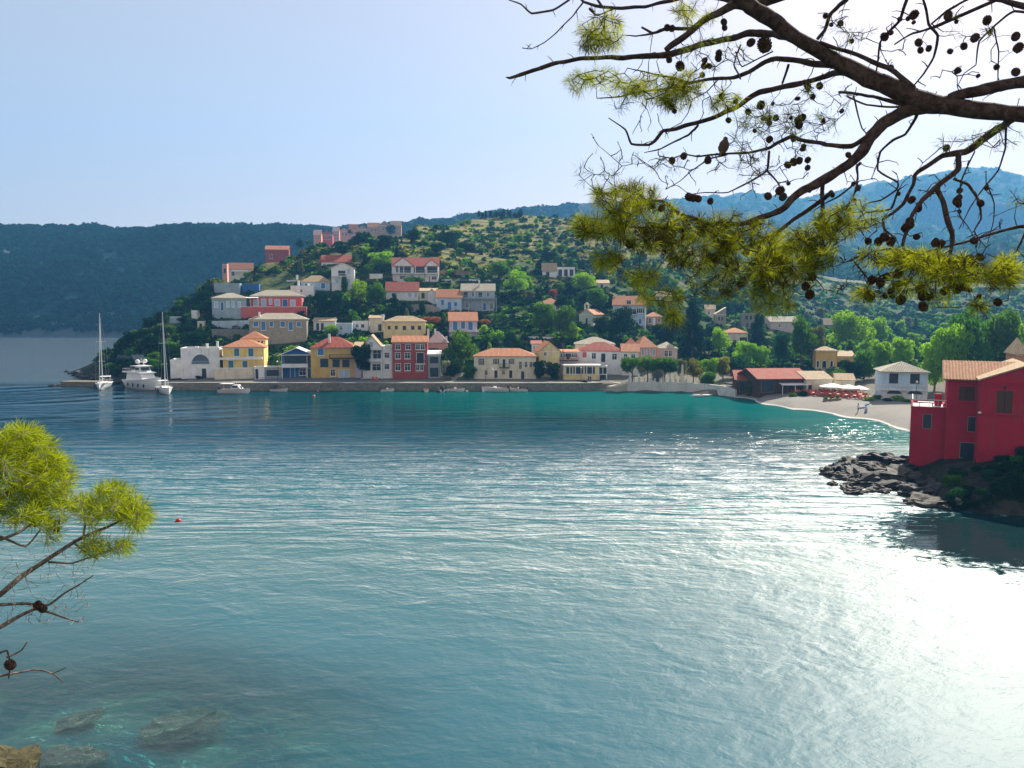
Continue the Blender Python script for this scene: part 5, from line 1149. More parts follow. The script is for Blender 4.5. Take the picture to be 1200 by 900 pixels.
# ---------------------------------------------------------------- scrub and far woods, too many to count
def clumps(P, R, nq, leaf, seed, flat=.75):
    r = np.random.default_rng(seed); n = len(P); P = np.asarray(P); R = np.asarray(R)
    c0 = np.repeat(P, nq, 0); RR_ = np.repeat(R, nq)
    d = r.normal(size=(n*nq, 3)); d[:, 2] = np.abs(d[:, 2])*1.1-.15; d /= np.linalg.norm(d, axis=1, keepdims=True)
    c = c0+d*RR_[:, None]*np.array([1, 1, flat])*(r.uniform(.7, 1.1, n*nq)[:, None])
    return quads(c, d+r.normal(size=d.shape)*.5, RR_*leaf*r.uniform(.7, 1.3, n*nq), .8, r)
P = []; R = []
for _ in range(60000):
    px = random.uniform(100, 1230); py = random.uniform(250, 447)
    Y = D(px, py) if random.random() < .7 else random.uniform(225, 640)
    z = zter(px, Y)
    if z < 3.2 or Y > 640 or Y < 216: continue
    x = xof(px, Y, z)
    if nz(x, Y, .03, 8)*.6+nz(x, Y, .11, 9)*.5 < (-.3 if z < 42 else -.2): continue
    if z > 38 and ((z+nz(x, Y, .05, 1)*5)*.36 % 1) < .45 and random.random() < .6: continue
    if any(abs(x-b.x) < r_+.6 and abs(Y-b.y) < r_+.6 for (_0,_1,_2,_3,_4,b,r_,_5) in HB): continue
    R.append(random.uniform(.7, 1.9)*(1 if Y < 330 else 1.35)); P.append((x, Y, z-.1))
    if len(P) >= 11000: break
qbuild_y = [i for i in range(len(P)) if P[i][2] > 30 and i % 3 == 0]; PY = [P[i] for i in qbuild_y]; RY = [R[i]*.7 for i in qbuild_y]; ks = set(qbuild_y); R = [R[i] for i in range(len(R)) if i not in ks]; P = [P[i] for i in range(len(P)) if i not in ks]
tag(qbuild('scrub', clumps(PY, RY, 26, .36, 5), LM['yellow']), 'low yellow green scrub on the upper terraces', 'scrub', kind='stuff')
half = len(P)//3
tag(qbuild('scrub', clumps(P[:half], R[:half], 26, .36, 3), LM['mid']), 'low green scrub covering the village slopes', 'scrub', kind='stuff')
tag(qbuild('scrub', clumps(P[half:], R[half:], 26, .36, 4), LM['dark']), 'low dark scrub covering the village slopes', 'scrub', kind='stuff')
def farwood(A, n, rad, seed, r0=.02, r1=.98, rows=46, mat='blue'):
    r = np.random.default_rng(seed); a, b, _ = A.shape; P = []
    while len(P) < n:
        i = r.uniform(0, a-1.01); j = r.uniform(r0, r1)*(rows-.01); i0, j0 = int(i), int(j); fi, fj = i-i0, j-j0
        p = A[i0, j0]*(1-fi)*(1-fj)+A[i0+1, j0]*fi*(1-fj)+A[i0, j0+1]*(1-fi)*fj+A[i0+1, j0+1]*fi*fj
        if mnoise.noise(Vector((p[0]*.02, p[1]*.02, seed)))+.35*mnoise.noise(Vector((p[0]*.07, p[1]*.07, seed))) < -.5+(j/rows < .10)*.3: continue
        P.append(p)
    R = r.uniform(.6, 1.3, len(P))*rad
    return qbuild('far_wood', clumps(P, R, 22, .38, seed+1), LM[mat])
sub = RL[:int((640+700)/4)]
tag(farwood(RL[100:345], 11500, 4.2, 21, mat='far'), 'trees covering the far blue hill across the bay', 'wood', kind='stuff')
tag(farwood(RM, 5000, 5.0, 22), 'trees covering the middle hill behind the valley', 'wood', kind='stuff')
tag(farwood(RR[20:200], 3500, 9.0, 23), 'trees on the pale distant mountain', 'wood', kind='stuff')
# ---------------------------------------------------------------- boats
wh = paint((.80,.80,.78), .35); dk = paint((.03,.035,.045), .4); gls = glassm(); navy = paint((.04,.10,.20), .35); woodm = paint((.32,.18,.09), .5)
def hull(L, B, H, name, mat, root, draft=.3, sheer=.25, transom=.8, n=14, deck=None, inside=False):
    V = []; F = []; m = 7
    for i in range(n+1):
        t = i/n; x = -L/2+L*t; w = B/2*(transom+(1-transom)*min(1, t*2.4)) if t < .45 else B/2*math.cos((t-.45)/.55*math.pi/2)**.75
        w = max(w, .015); zt = H+sheer*t*t*1.6; zb = -draft*(1-max(0, t-.7)/.3*.8)
        for j in range(m):
            a = j/(m-1); s = -1+2*a; k = abs(s)
            yy = math.copysign(w*(k**.55 if k else 0)*(1 if k > .98 else .93), s); zz = zb+(zt-zb)*(k**2.2)
            V.append((x+(.35*H if t > .97 and k > .5 else 0), yy, zz))
    for i in range(n):
        for j in range(m-1): F.append((i*m+j, i*m+j+1, (i+1)*m+j+1, (i+1)*m+j))
    F.append(tuple(range(m-1, -1, -1)))
    o = build(name, V, F, mat, root, smooth=False)
    dz = -.35 if inside else -.04; DV = []; DF = []
    for i in range(n+1): a, b = V[i*m], V[i*m+m-1]; DV += [(a[0], a[1]*.97, a[2]+dz), (b[0], b[1]*.97, b[2]+dz)]
    for i in range(n): DF.append((2*i, 2*i+1, 2*i+3, 2*i+2))
    build('deck', DV, DF, deck or wh, root)
    rl = MB(); rl.tube([V[i*m] for i in range(n+1)], .05, 5); rl.tube([V[i*m+m-1] for i in range(n+1)], .05, 5); rl.build('gunwale', mat if deck is None else woodm, root)
    return o
def onwater(c, x, y, Y=None):
    px, py = Q(c, x, y); r = ray(px, py); t = -CZ/r.z; v = Vector((r.x*t, r.y*t, 0))
    if 240 < px < 700 and v.y > 200.2: v = Vector((v.x*200.2/v.y, 200.2, 0))
    return v
def prism(m, x0, x1, x2, x3, w, z0, z1):  # cabin: bottom x0..x3, top x1..x2
    m.add([(x0,-w,z0),(x3,-w,z0),(x3,w,z0),(x0,w,z0),(x1,-w*.88,z1),(x2,-w*.88,z1),(x2,w*.88,z1),(x1,w*.88,z1)], [(0,3,2,1),(4,5,6,7),(0,1,5,4),(1,2,6,5),(2,3,7,6),(3,0,4,7)])
def sailboat(loc, rz, L, mast, label, col):
    r = empty('sailboat', loc, rz); tag(r, label, 'sailboat', 'sailing yachts moored at the jetty')
    hull(L, L*.31, 1.15, 'hull', col, r, sheer=.3)
    c = MB(); prism(c, -L*.12, -L*.08, L*.16, L*.26, L*.09, 1.1, 1.65); c.build('cabin', wh, r)
    g = MB().box(-L*.06, -L*.092, 1.28, L*.14, L*.092, 1.46); g.build('window', gls, r)
    MB().tube([(L*.08,0,1.0),(L*.08,0,mast)], [.12,.07], 8).build('mast', wh, r)
    MB().tube([(L*.07,0,2.4),(-L*.33,0,2.3)], .10, 7).build('boom', paint((.12,.18,.3), .7), r)
    s = MB(); s.tube([(L*.08,-1.1,mast*.62),(L*.08,1.1,mast*.62)], .035, 5).tube([(L*.08,-.8,mast*.36),(L*.08,.8,mast*.36)], .035, 5); s.build('spreader', wh, r)
    st = MB()
    for p in ((L*.5,0,1.5),(-L*.48,0,1.3)): st.tube([p,(L*.08,0,mast-.1)], .018, 4)
    for sg in (-1, 1): st.tube([(L*.05,sg*L*.14,1.2),(L*.08,sg*1.1,mast*.62),(L*.08,0,mast-.2)], .016, 4)
    st.build('rigging', paint((.45,.45,.45)), r)
    MB().tube([(L*.46,0,1.5),(L*.105,0,mast*.86)], [.09,.05], 6).build('furled_jib', paint((.7,.7,.68), .8), r)
    b = MB(); prism(b, -L*.36, -L*.34, -L*.16, -L*.14, L*.11, 2.75, 2.86); 
    for sx in (-.35, -.15):
        for sg in (-1, 1): b.tube([(L*sx,sg*L*.1,1.1),(L*sx,sg*L*.1,2.78)], .03, 4)
    b.build('bimini', wh, r)
    rm = MB(); railing(rm, -L*.47, -L*.2, -L*.12, L*.12, 1.15, .6, 1.0, 'lf'); rm.tube([(L*.3,-L*.07,1.4),(L*.3,-L*.07,1.95),(L*.5,0,2.1),(L*.3,L*.07,1.95),(L*.3,L*.07,1.4)], .03, 5); rm.build('guard_rail', paint((.6,.6,.6), .3), r)
    for i, x in enumerate((-.2, .05, .2)):
        MB().lathe([(.02,-.4),(.14,-.32),(.16,0),(.14,.32),(.02,.4)], 8, (L*x, -L*.155, .7)).build('fender', navy, r)
    return r
sailboat(onwater('A',292,806)+Vector((0,1.5,0)), math.radians(-72), 12.0, 19.6, 'white sailboat with bare mast moored left of the motor yacht', wh)
sailboat(onwater('A',612,816)+Vector((0,-5.0,0)), math.radians(-58), 11.5, 19.8, 'white sailboat with bare mast moored right of the motor yacht', wh)
# motor yacht
Ly = 15.5; r = empty('motor_yacht', onwater('A',470,812)+Vector((-.3,2.5,0)), math.radians(-38)); tag(r, 'large white two deck motor yacht with twin radar domes moored at the quay', 'motor yacht')
hull(Ly, 4.9, 2.1, 'hull', wh, r, sheer=.75)
m = MB(); prism(m, -Ly*.36, -Ly*.34, Ly*.10, Ly*.20, 1.95, 2.1, 4.1); m.build('cabin', wh, r)
m = MB()
for i in range(5): m.box(-Ly*.30+i*1.45, -1.98, 2.85, -Ly*.30+i*1.45+1.15, -1.80, 3.6); m.box(-Ly*.30+i*1.45, 1.80, 2.85, -Ly*.30+i*1.45+1.15, 1.98, 3.6)
m.build('window', gls, r)
m = MB()
for i in range(3): m.add([(Ly*.186-.0, -1.55+i*1.08, 2.75),(Ly*.186, -.62+i*1.08, 2.75),(Ly*.115, -.62+i*1.08, 3.85),(Ly*.115, -1.55+i*1.08, 3.85)], [(0,1,2,3)])
m.V = [(v[0]+.25, v[1], v[2]) for v in m.V]; m.build('windscreen', gls, r)
MB().box(-Ly*.45, -2.2, 4.12, Ly*.15, 2.2, 4.3).build('upper_deck', wh, r)
m = MB(); prism(m, -Ly*.12, -Ly*.10, Ly*.02, Ly*.08, 1.5, 4.3, 5.8); m.build('flybridge', wh, r)
m = MB(); m.box(-Ly*.09, -1.52, 4.9, Ly*.02, -1.36, 5.5).box(-Ly*.09, 1.36, 4.9, Ly*.02, 1.52, 5.5).add([(Ly*.078,-1.2,4.75),(Ly*.078,1.2,4.75),(Ly*.04,1.15,5.6),(Ly*.04,-1.15,5.6)], [(0,1,2,3)]); m.V = [(v[0]+(.12 if v[0] > Ly*.03 else 0), v[1], v[2]) for v in m.V]; m.build('flybridge_window', gls, r)
MB().box(-Ly*.22, -1.8, 5.82, Ly*.07, 1.8, 5.98).build('hard_top', wh, r)
m = MB(); m.tube([(-.9,-.7,5.9),(-1.1,-.5,6.9),(-1.1,.5,6.9),(-.9,.7,5.9)], .12, 6).tube([(-1.1,0,6.9),(-1.1,0,8.0)], .06, 6); m.build('radar_arch', wh, r)
for sg in (-1, 1): MB().lathe([(.2,0),(.5,.15),(.62,.5),(.5,.85),(.2,1.02),(.02,1.05)], 14, (-1.1, sg*1.0, 6.6)).build('radar_dome', wh, r, True)
m = MB(); railing(m, Ly*.18, Ly*.48, -.2, .2, 2.6, .8, 1.2, 'f'); railing(m, -Ly*.44, -Ly*.14, -2.1, 2.1, 4.3, .8, .8, 'flr'); m.build('guard_rail', paint((.7,.7,.7), .3), r)
m = MB(); hull(3.2, 1.4, .5, 'tender_hull', dk, r, draft=.2); 
for nm in ('tender_hull',): 
    for ch in r.children:
        if ch.name.startswith('tender_hull'): ch.location = (-Ly*.33, 0, 4.9)
for ch in list(r.children)[-2:]: ch.location = (-Ly*.33, 0, 4.9)
for i in range(5): MB().lathe([(.02,-.5),(.2,-.4),(.22,0),(.2,.4),(.02,.5)], 8, (-Ly*.4+i*2.6, -2.5+(.12 if i > 3 else 0), 1.1)).build('fender', dk, r)
def small_boat(c, x, y, L, rz, label, kind='open', col=wh, cov=None, group='small boats moored along the quay'):
    r = empty('motorboat' if kind != 'row' else 'rowing_boat', onwater(c, x, y), rz); tag(r, label, 'boat', group)
    hull(L, L*.36, L*.11+.15, 'hull', col, r, draft=.2, sheer=.2, inside=True, deck=paint((.6,.6,.55)))
    h_ = L*.11+.15
    if kind in ('open', 'cabin'):
        MB().box(-L*.53, -.22, h_*.4, -L*.44, .22, h_+.55).tube([(-L*.5,0,h_*.4),(-L*.52,0,-.3)], .08, 6).build('outboard_motor', dk, r)
    m = MB(); 
    for q in (-.25, .05): m.box(L*q, -L*.15, h_-.15, L*q+.3, L*.15, h_-.1)
    m.build('seat', woodm, r)
    if kind == 'cabin':
        m = MB(); prism(m, -L*.05, 0, L*.18, L*.3, L*.12, h_-.1, h_+1.1); m.build('cabin', wh, r)
        m = MB(); m.box(L*.0, -L*.121, h_+.45, L*.17, -L*.108, h_+.9).box(L*.0, L*.108, h_+.45, L*.17, L*.121, h_+.9).add([(L*.27,-.4,h_+.35),(L*.27,.4,h_+.35),(L*.215,.38,h_+.95),(L*.215,-.38,h_+.95)], [(0,1,2,3)]); m.V = [(v[0]+(.1 if v[0] > L*.2 else 0), v[1], v[2]) for v in m.V]; m.build('window', gls, r)
        m = MB(); m.box(-L*.42, -L*.14, h_+1.35, -L*.02, L*.14, h_+1.41)
        for sx in (-.4, -.05):
            for sg in (-1, 1): m.tube([(L*sx,sg*L*.13,h_-.1),(L*sx,sg*L*.13,h_+1.35)], .025, 4)
        m.build('sun_canopy', paint((.75,.75,.72)), r)
        MB().tube([(L*.1,0,h_+1.1),(L*.1,0,h_+2.0)], .03, 4).build('mast', wh, r)
    if cov: 
        m = MB(); m.add([(-L*.35,-L*.15,h_),(-L*.35,L*.15,h_),(-L*.05,L*.16,h_),(-L*.05,-L*.16,h_),(-L*.33,0,h_+.9),(-L*.05,0,h_+1.1)], [(0,4,5,3),(1,2,5,4),(0,1,4),(3,5,2)]); m.build('cover', cov, r)
    if kind == 'open' and not cov:
        MB().box(-L*.02, -.3, h_-.2, L*.08, .3, h_+.45).build('console', wh, r)
        MB().add([(L*.09,-.35,h_+.4),(L*.09,.35,h_+.4),(L*.05,.33,h_+.85),(L*.05,-.33,h_+.85)], [(0,1,2,3)]).build('windscreen', gls, r)
    return r
small_boat('A',878,828,7.6,math.radians(-6),'white fishing boat with small wheelhouse and canopy passing the yellow house','cabin')
small_boat('A',1075,812,4.4,math.radians(-12),'small white inflatable boat with dark hooded cover by the cafe','open',paint((.68,.68,.66)),dk)
small_boat('C',442,832,3.4,math.radians(25),'tiny white boat moored below the white gabled house','open')
small_boat('C',660,828,3.3,math.radians(95),'stubby cream boat moored below the tall red house','row',paint((.68,.62,.48)))
small_boat('D',200,824,4.8,math.radians(100),'white motorboat beside the quay shrubs with dark cover','open',wh,dk)
small_boat('D',280,816,4.6,math.radians(-8),'slim white motorboat with its dark motor pointing right of the covered one','open')
small_boat('D',535,812,6.8,math.radians(165),'largest white speedboat in front of the long cream house','open')
small_boat('D',620,806,5.6,math.radians(172),'middle white speedboat in front of the long cream house','open')
small_boat('D',680,800,4.4,math.radians(170),'rightmost small white boat in front of the long cream house','open')
small_boat('D',228,832,3.0,math.radians(-70),'little white dinghy nearest the viewer among the quay boats','row')
def kayak(c, x, y, L, rz, mat, label, z=.0, name='kayak'):
    p = onwater(c, x, y); r = empty(name, p+Vector((0,0,z)), rz); tag(r, label, name, 'small craft on the shore')
    m = MB(); m.tube([(-L/2,0,.28),(-L*.3,0,.2),(0,0,.18),(L*.3,0,.2),(L/2,0,.3)], [.03,.26,.33,.26,.03], 10); m.build('hull', mat, r, True)
    MB().lathe([(.24,0),(.27,.06),(.2,.06)], 12, (0,0,.46)).build('cockpit', dk, r); return r
kayak('F',730,750,5.5,math.radians(12),wh,'long white canoe lying at the water edge below the sea wall',.1,'canoe')
bl = paint((.03,.13,.45), .35)
kayak('F',905,735,4.2,math.radians(15),bl,'blue kayak lying on the beach, nearest the water',1.0)
kayak('F',925,722,4.0,math.radians(40),bl,'blue kayak lying across the other on the beach',1.1)
small_boat('F',945,712,3.6,math.radians(150),'blue rowing boat pulled up beside the yellow green bush','row',bl,group='small craft on the shore').location.z = 1.3
# buoys
def buoy(c, x, y, rad, col, label):
    p = onwater(c, x, y); r = empty('buoy', p); tag(r, label, 'buoy', 'mooring buoys on the bay')
    MB().lathe([(.02,-1),(.6,-.8),(.95,-.35),(1,.05),(.85,.5),(.5,.85),(.15,1)], 14).build('float', paint(col, .4), r, True).scale = (rad,)*3
    MB().lathe([(.18,0),(.14,.35),(.2,.4),(.05,.5)], 8, (0,0,rad*.95)).build('mooring_eye', dk, r).scale = (rad*1.4,)*2+(rad,)
buoy('P',209,611,.30,(.45,.03,.02),'red buoy floating alone at left near the pine')
buoy('B',605,874,.38,(.55,.14,.08),'orange buoy off the ochre house, nearer one')
buoy('B',628,840,.34,(.55,.14,.08),'orange buoy off the ochre house, closer to the quay')
buoy('P',437,570,.16,(.7,.7,.65),'tiny white buoy in mid bay')
buoy('P',178,538,.16,(.03,.03,.03),'tiny black float between the red buoy and the jetty')
buoy('D',356,829,.36,(.8,.8,.76),'white buoy left of the largest speedboat')
buoy('D',458,829,.42,(.8,.8,.76),'white buoy directly beside the largest speedboat')

# ---------------------------------------------------------------- cars
def car(px, py, rz, col, label, Y=None):
    Y = Y or D(px, py); p = W(px, py, Y); r = empty('parked_car', p+Vector((0,0,.02)), rz); tag(r, label, 'car', 'cars parked on the hillside road')
    bm_ = paint(col, .25); prof = [(-2.05,.35),(-2.1,.8),(-1.85,.98),(-1.1,1.02),(-.65,1.02),(.75,1.02),(1.2,.95),(2.0,.78),(2.1,.5),(2.05,.3)]
    V = [(x, s*(.86 if z > .9 else .88), z) for s in (-1, 1) for x, z in prof]; n = len(prof)
    F = [tuple(range(n)), tuple(range(2*n-1, n-1, -1))]+[(i, i+n, (i+1) % n+n, (i+1) % n) for i in range(n)]
    build('body', V, F, bm_, r)
    g = MB(); prism(g, -1.45, -1.0, .45, 1.05, .80, 1.0, 1.42); g.build('cabin_glass', gls, r)
    MB().box(-1.0, -.68, 1.43, .42, .68, 1.47).build('roof', bm_, r)
    for sx in (-1.3, 1.3):
        for sy in (-.8, .8):
            w = MB(); w.lathe([(.05,-.09),(.31,-.09),(.32,.09),(.05,.09)], 14); V = [(v[0]+sx, v[2]+sy, v[1]+.32) for v in w.V]; build('wheel', V, w.F, dk, r)
    for sy in (-.6, .6): MB().box(2.05, sy-.16, .58, 2.1, sy+.16, .72).build('headlight', wh, r)
for i, (x, y, cl, lab) in enumerate([(228,158,(.5,.53,.56),'silver car parked leftmost on the hillside road'),(332,160,(.10,.12,.15),'dark car parked second on the hillside road'),(392,159,(.62,.64,.66),'pale silver car parked third on the hillside road'),(490,162,(.7,.72,.72),'white car parked rightmost on the hillside road, apart from the others')]):
    q = Q('D', x, y); car(q[0], q[1]+.5, math.radians(200+i*8), cl, lab)
for x, y, lab in ((40,468,'white car under the trees left above the beige roof'),(135,470,'white car under the trees beside the other, nearer the chapel')):
    q = Q('E', x, y); car(q[0], q[1], .3, (.7,.7,.7), lab)

# ---------------------------------------------------------------- terrace of the taverna
umbm = paint((.78,.77,.72), .8)
def parasol(c, x, ytop, ybase, wpx, label, Y=None):
    a, b = Q(c, x, ybase); Y = Y or D(a, b); p = W(a, b, Y); H = W(*Q(c, x, ytop), Y).z-p.z; R_ = wpx/CR[c][2]/FP*Y/2
    r = empty('parasol', p, random.uniform(0, .6)); tag(r, label, 'parasol', 'white parasols over the taverna tables')
    V = [(0,0,H)]; F = []
    for k in range(8): t = 2*math.pi*k/8; V.append((R_*math.cos(t), R_*math.sin(t), H-.75))
    for k in range(8): t = 2*math.pi*k/8; V.append((R_*math.cos(t), R_*math.sin(t), H-.98))
    for k in range(8): F.append((0, 1+k, 1+(k+1) % 8)); F.append((1+k, 9+k, 9+(k+1) % 8, 1+(k+1) % 8))
    build('canopy', V, F, umbm, r); MB().tube([(0,0,0),(0,0,H+.1)], .05, 8).build('pole', woodm, r)
    MB().lathe([(.4,0),(.4,.08),(.08,.14)], 12).build('base', paint(C['grey']), r)
    m = MB()
    for k in range(8): t = 2*math.pi*k/8; m.tube([(0,0,H-.9),(R_*.5*math.cos(t), R_*.5*math.sin(t), H-.42)], .015, 4)
    m.build('ribs', woodm, r)
parasol('V',440,150,285,245,'left white parasol over the red chairs',176)
parasol('V',590,162,300,215,'middle white parasol over the red chairs',174)
parasol('V',690,172,305,190,'right white parasol over the red chairs nearest the villa',176.5)
def chair_proto():
    r = empty('cafe_chair', (0,0,0)); m = MB().box(-.24,-.24,.43,.24,.24,.49); cm = paint((.62,.10,.04), .5); m.build('seat', cm, r)
    MB().box(-.24,.20,.49,.24,.25,.95).build('backrest', cm, r)
    for sx in (-.2, .2):
        for sy in (-.2, .2): MB().box(sx-.025, sy-.025, 0, sx+.025, sy+.025, .43).build('leg', cm, r)
    return r
def table_proto():
    r = empty('cafe_table', (0,0,0)); MB().box(-.45,-.45,.71,.45,.45,.75).build('tabletop', paint((.7,.5,.4)), r); MB().lathe([(.28,0),(.26,.04),(.05,.07),(.04,.71)], 10).build('pedestal', dk, r); return r
cp0 = chair_proto(); tp0 = table_proto(); fc = ft = True
names = {0: 'back', 1: 'middle', 2: 'front'}
for row in range(3):
    for i in range(9):
        px = 929+i*9.6+row*3; Y = np.interp(px, [925, 1015], [183, 170])-row*2.6+1.5
        if px > 1013: continue
        z = zter(px, Y)+.03; x = xof(px, Y, z)
        zone = 'under the parasols' if 950 < px < 1000 else 'left of the parasols' if px <= 950 else 'at the villa end'
        t_ = tp0 if ft else copy_tree(tp0); ft = False; t_.location = (x, Y, z); tag(t_, f'cafe table in the {names[row]} row {zone}', 'table', 'taverna tables on the beach edge')
        for k, (dx, dy, rz) in enumerate(((-.75,0,math.pi/2),(.75,0,-math.pi/2),(0,-.75,math.pi),(0,.75,0))):
            if k > 2 and i % 2: continue
            c_ = cp0 if fc else copy_tree(cp0); fc = False; c_.location = (x+dx+random.uniform(-.08,.08), Y+dy, z); c_.rotation_euler = (0,0,rz+random.uniform(-.3,.3))
            tag(c_, f'orange red cafe chair in the {names[row]} row of tables {zone}', 'chair', 'orange red chairs on the taverna terrace')
# low hedge in front of the chairs is planted in boxes
for i, px in enumerate((968, 975, 982)):
    Y = 167.5; z = zter(px, Y); r = empty('planter', (xof(px, Y, z), Y, z+.02)); tag(r, ['left','middle','right'][i]+' leafy planter box in front of the parasols', 'planter', 'planters at the terrace edge')
    MB().box(-.6,-.25,0,.6,.25,.45).build('box', woodm, r); V, _ = crownV('bush', 500, .06, 70+i); o = qbuild('plant', V*np.array([1.2,.7,.8])+np.array([0,0,.4]), LM['mid'], r)
# ---------------------------------------------------------------- people on the beach
def person(loc, rz, label, top, low, pose='stand'):
    me = bpy.data.meshes.new('person'); J = [(0,0,.92),(0,0,1.18),(0,.0,1.42),(0,0,1.52),(0,-.02,1.66),(0,-.01,1.76),
        (-.19,0,1.40),(-.25,-.02,1.12),(-.24,-.14,.90),(.19,0,1.40),(.26,.02,1.12),(.25,-.05,.86),
        (-.10,0,.86),(-.11,-.05,.48),(-.12,.02,.08),(-.12,-.14,.04),(.10,0,.86),(.12,.03,.48),(.13,.08,.08),(.13,-.08,.04)]
    if pose == 'sit': J = [(x, y, z-.62) for x, y, z in J[:12]]+[(-.1,0,.22),(-.14,-.40,.42),(-.14,-.62,.06),(-.14,-.76,.05),(.1,0,.22),(.14,-.42,.36),(.14,-.7,.06),(.14,-.84,.05)]; J[0] = (0,0,.28)
    E = [(0,1),(1,2),(2,3),(3,4),(4,5),(2,6),(6,7),(7,8),(2,9),(9,10),(10,11),(0,12),(12,13),(13,14),(14,15),(0,16),(16,17),(17,18),(18,19)]
    R_ = [.13,.13,.14,.055,.095,.07,.06,.045,.035,.06,.045,.035,.09,.06,.04,.035,.09,.06,.04,.035]
    me.from_pydata(J, E, []); o = bpy.data.objects.new('person', me); COL.objects.link(o)
    md = o.modifiers.new('s', 'SKIN'); 
    for v, q in zip(me.skin_vertices[0].data if me.skin_vertices else [], R_): v.radius = (q, q)
    if not me.skin_vertices:
        pass
    o.modifiers.new('u', 'SUBSURF').levels = 1
    dg = bpy.context.evaluated_depsgraph_get(); m2 = bpy.data.meshes.new_from_object(o.evaluated_get(dg)); bpy.data.objects.remove(o)
    m2.materials.clear(); 
    for c in ((.45,.28,.20), top, low): m2.materials.append(paint(c, .7))
    zt, zl = (1.42, .93) if pose == 'stand' else (.80, .32)
    for p in m2.polygons:
        c = p.center; p.use_smooth = True
        p.material_index = 1 if zl < c.z < zt and abs(c.x) < .24 else 2 if (zl-.32 < c.z <= zl and abs(c.x) < .22) else 0
    b = bpy.data.objects.new('person', m2); COL.objects.link(b); b.location = loc; b.rotation_euler = (0, 0, rz); tag(b, label, 'person')
    hz = 1.66 if pose == 'stand' else 1.04
    hb_ = MB(); hb_.lathe([(.02,.15),(.08,.13),(.115,.07),(.12,0),(.10,-.05)], 12, (0,.015,hz+.0)); hb_.build('hair', paint((.05,.035,.025), .8), b, True)
    return b
q = Q('V',684,428); Y = D(*q); person(W(*q, Y), .5, 'person standing on the beach in a white top and dark blue shorts', (.8,.8,.8), (.03,.05,.25))
q = Q('V',758,436); Y = D(*q); person(W(*q, Y), -.6, 'person sitting on the beach in blue beside a pale towel', (.05,.2,.45), (.05,.15,.35), 'sit')
def lounger(c, x, y, rz, label):
    a, b = Q(c, x, y); Y = D(a, b); r = empty('sun_lounger', W(a, b, Y), rz); tag(r, label, 'sun lounger')
    MB().box(-.95,-.33,.28,.35,.33,.36).build('bed', paint(C['blue']), r); MB().add([(.35,-.33,.3),(.95,-.33,.75),(.95,.33,.75),(.35,.33,.3),(.35,-.33,.38),(.92,-.33,.82),(.92,.33,.82),(.35,.33,.38)], [(0,3,2,1),(4,5,6,7),(0,1,5,4),(1,2,6,5),(2,3,7,6),(3,0,4,7)]).build('backrest', paint(C['blue']), r)
    for sx in (-.85, .3):
        for sy in (-.28, .28): MB().box(sx-.03, sy-.03, 0, sx+.03, sy+.03, .28).build('leg', wh, r)
lounger('V',735,385,.2,'dark blue sun lounger on the beach just behind the two people')
# ---------------------------------------------------------------- poles, lamps, cables, obelisk
def lamp(px, py, hgt, label, arm=0, Y=None):
    Y = Y or D(px, py); z = W(px, py, Y).z; r = empty('street_lamp', (xof(px, Y, z), Y, z)); tag(r, label, 'street lamp', 'lamps along the waterfront')
    m = MB(); m.lathe([(.14,0),(.12,.3),(.06,.4),(.05,hgt)], 8)
    if arm: m.tube([(0,0,hgt),(arm*.3,0,hgt+.7),(arm*.7,0,hgt+.8),(arm,0,hgt+.4)], .05, 6)
    m.build('pole', dk, r); x = arm
    MB().lathe([(.05,-.02),(.2,.05),(.26,.3),(.12,.45),(.02,.5)], 10, (x, 0, hgt+(0 if not arm else -.1))).build('lantern', paint((.6,.6,.55), .3), r)
lamp(Q('E',365,768)[0], 448.5, 3.6, 'slim dark lamp post in front of the glazed terrace', Y=207)
lamp(*Q('D',470,782), 2.9, 'dark curved arm lamp post in front of the long cream house', 2.0, Y=206)
lamp(Q('H',500,352)[0], Q('H',500,352)[1], 4.2, 'dark lamp post in front of the pale blue villa', Y=158)
lamp(*Q('B',404,785), 4.6, 'tall dark lamp post left of the blue fronted cafe', Y=207)
def upole(px, py, hgt, label, Y=None):
    Y = Y or D(px, py); p = W(px, py, Y); r = empty('utility_pole', p); tag(r, label, 'utility pole', 'wooden utility poles')
    MB().tube([(0,0,-.3),(0,0,hgt)], [.14,.09], 7).build('pole', paint((.16,.12,.09), .9), r); MB().box(-.7,-.06,hgt-.7,.7,.06,hgt-.58).build('crossarm', paint((.16,.12,.09), .9), r)
    return p+Vector((0,0,hgt-.5))
upole(*Q('A',735,440), 8, 'thin utility pole rising from the headland trees')
u1 = upole(*Q('C',652,270), 7, 'utility pole right of the long bright red roof')
upole(*Q('E',237,750), 10, 'tall utility pole left of the glazed terrace', 209)
u2 = upole(903, 362, 8, 'utility pole in the wooded valley, the left end of the cable'); u3 = upole(1068, 402, 8, 'utility pole behind the bright trees, the right end of the cable')
m = MB()
for dz in (0, .4): m.tube([u2.lerp(u3, i/16)+Vector((0,0,dz-2.2*math.sin(math.pi*i/16))) for i in range(17)], .035, 4)
tag(m.build('power_cable', dk), 'sagging power cable crossing in front of the valley trees', 'cable')
px, py = Q('F',596,648); Y = 203; p = W(px, py, Y); r = empty('obelisk', (p.x, Y, 2.2)); tag(r, 'small pale stone obelisk monument on the sea wall', 'monument')
MB().box(-.7,-.7,0,.7,.7,.5).box(-.5,-.5,.5,.5,.5,1.2).build('plinth', plaster(C['cream']), r)
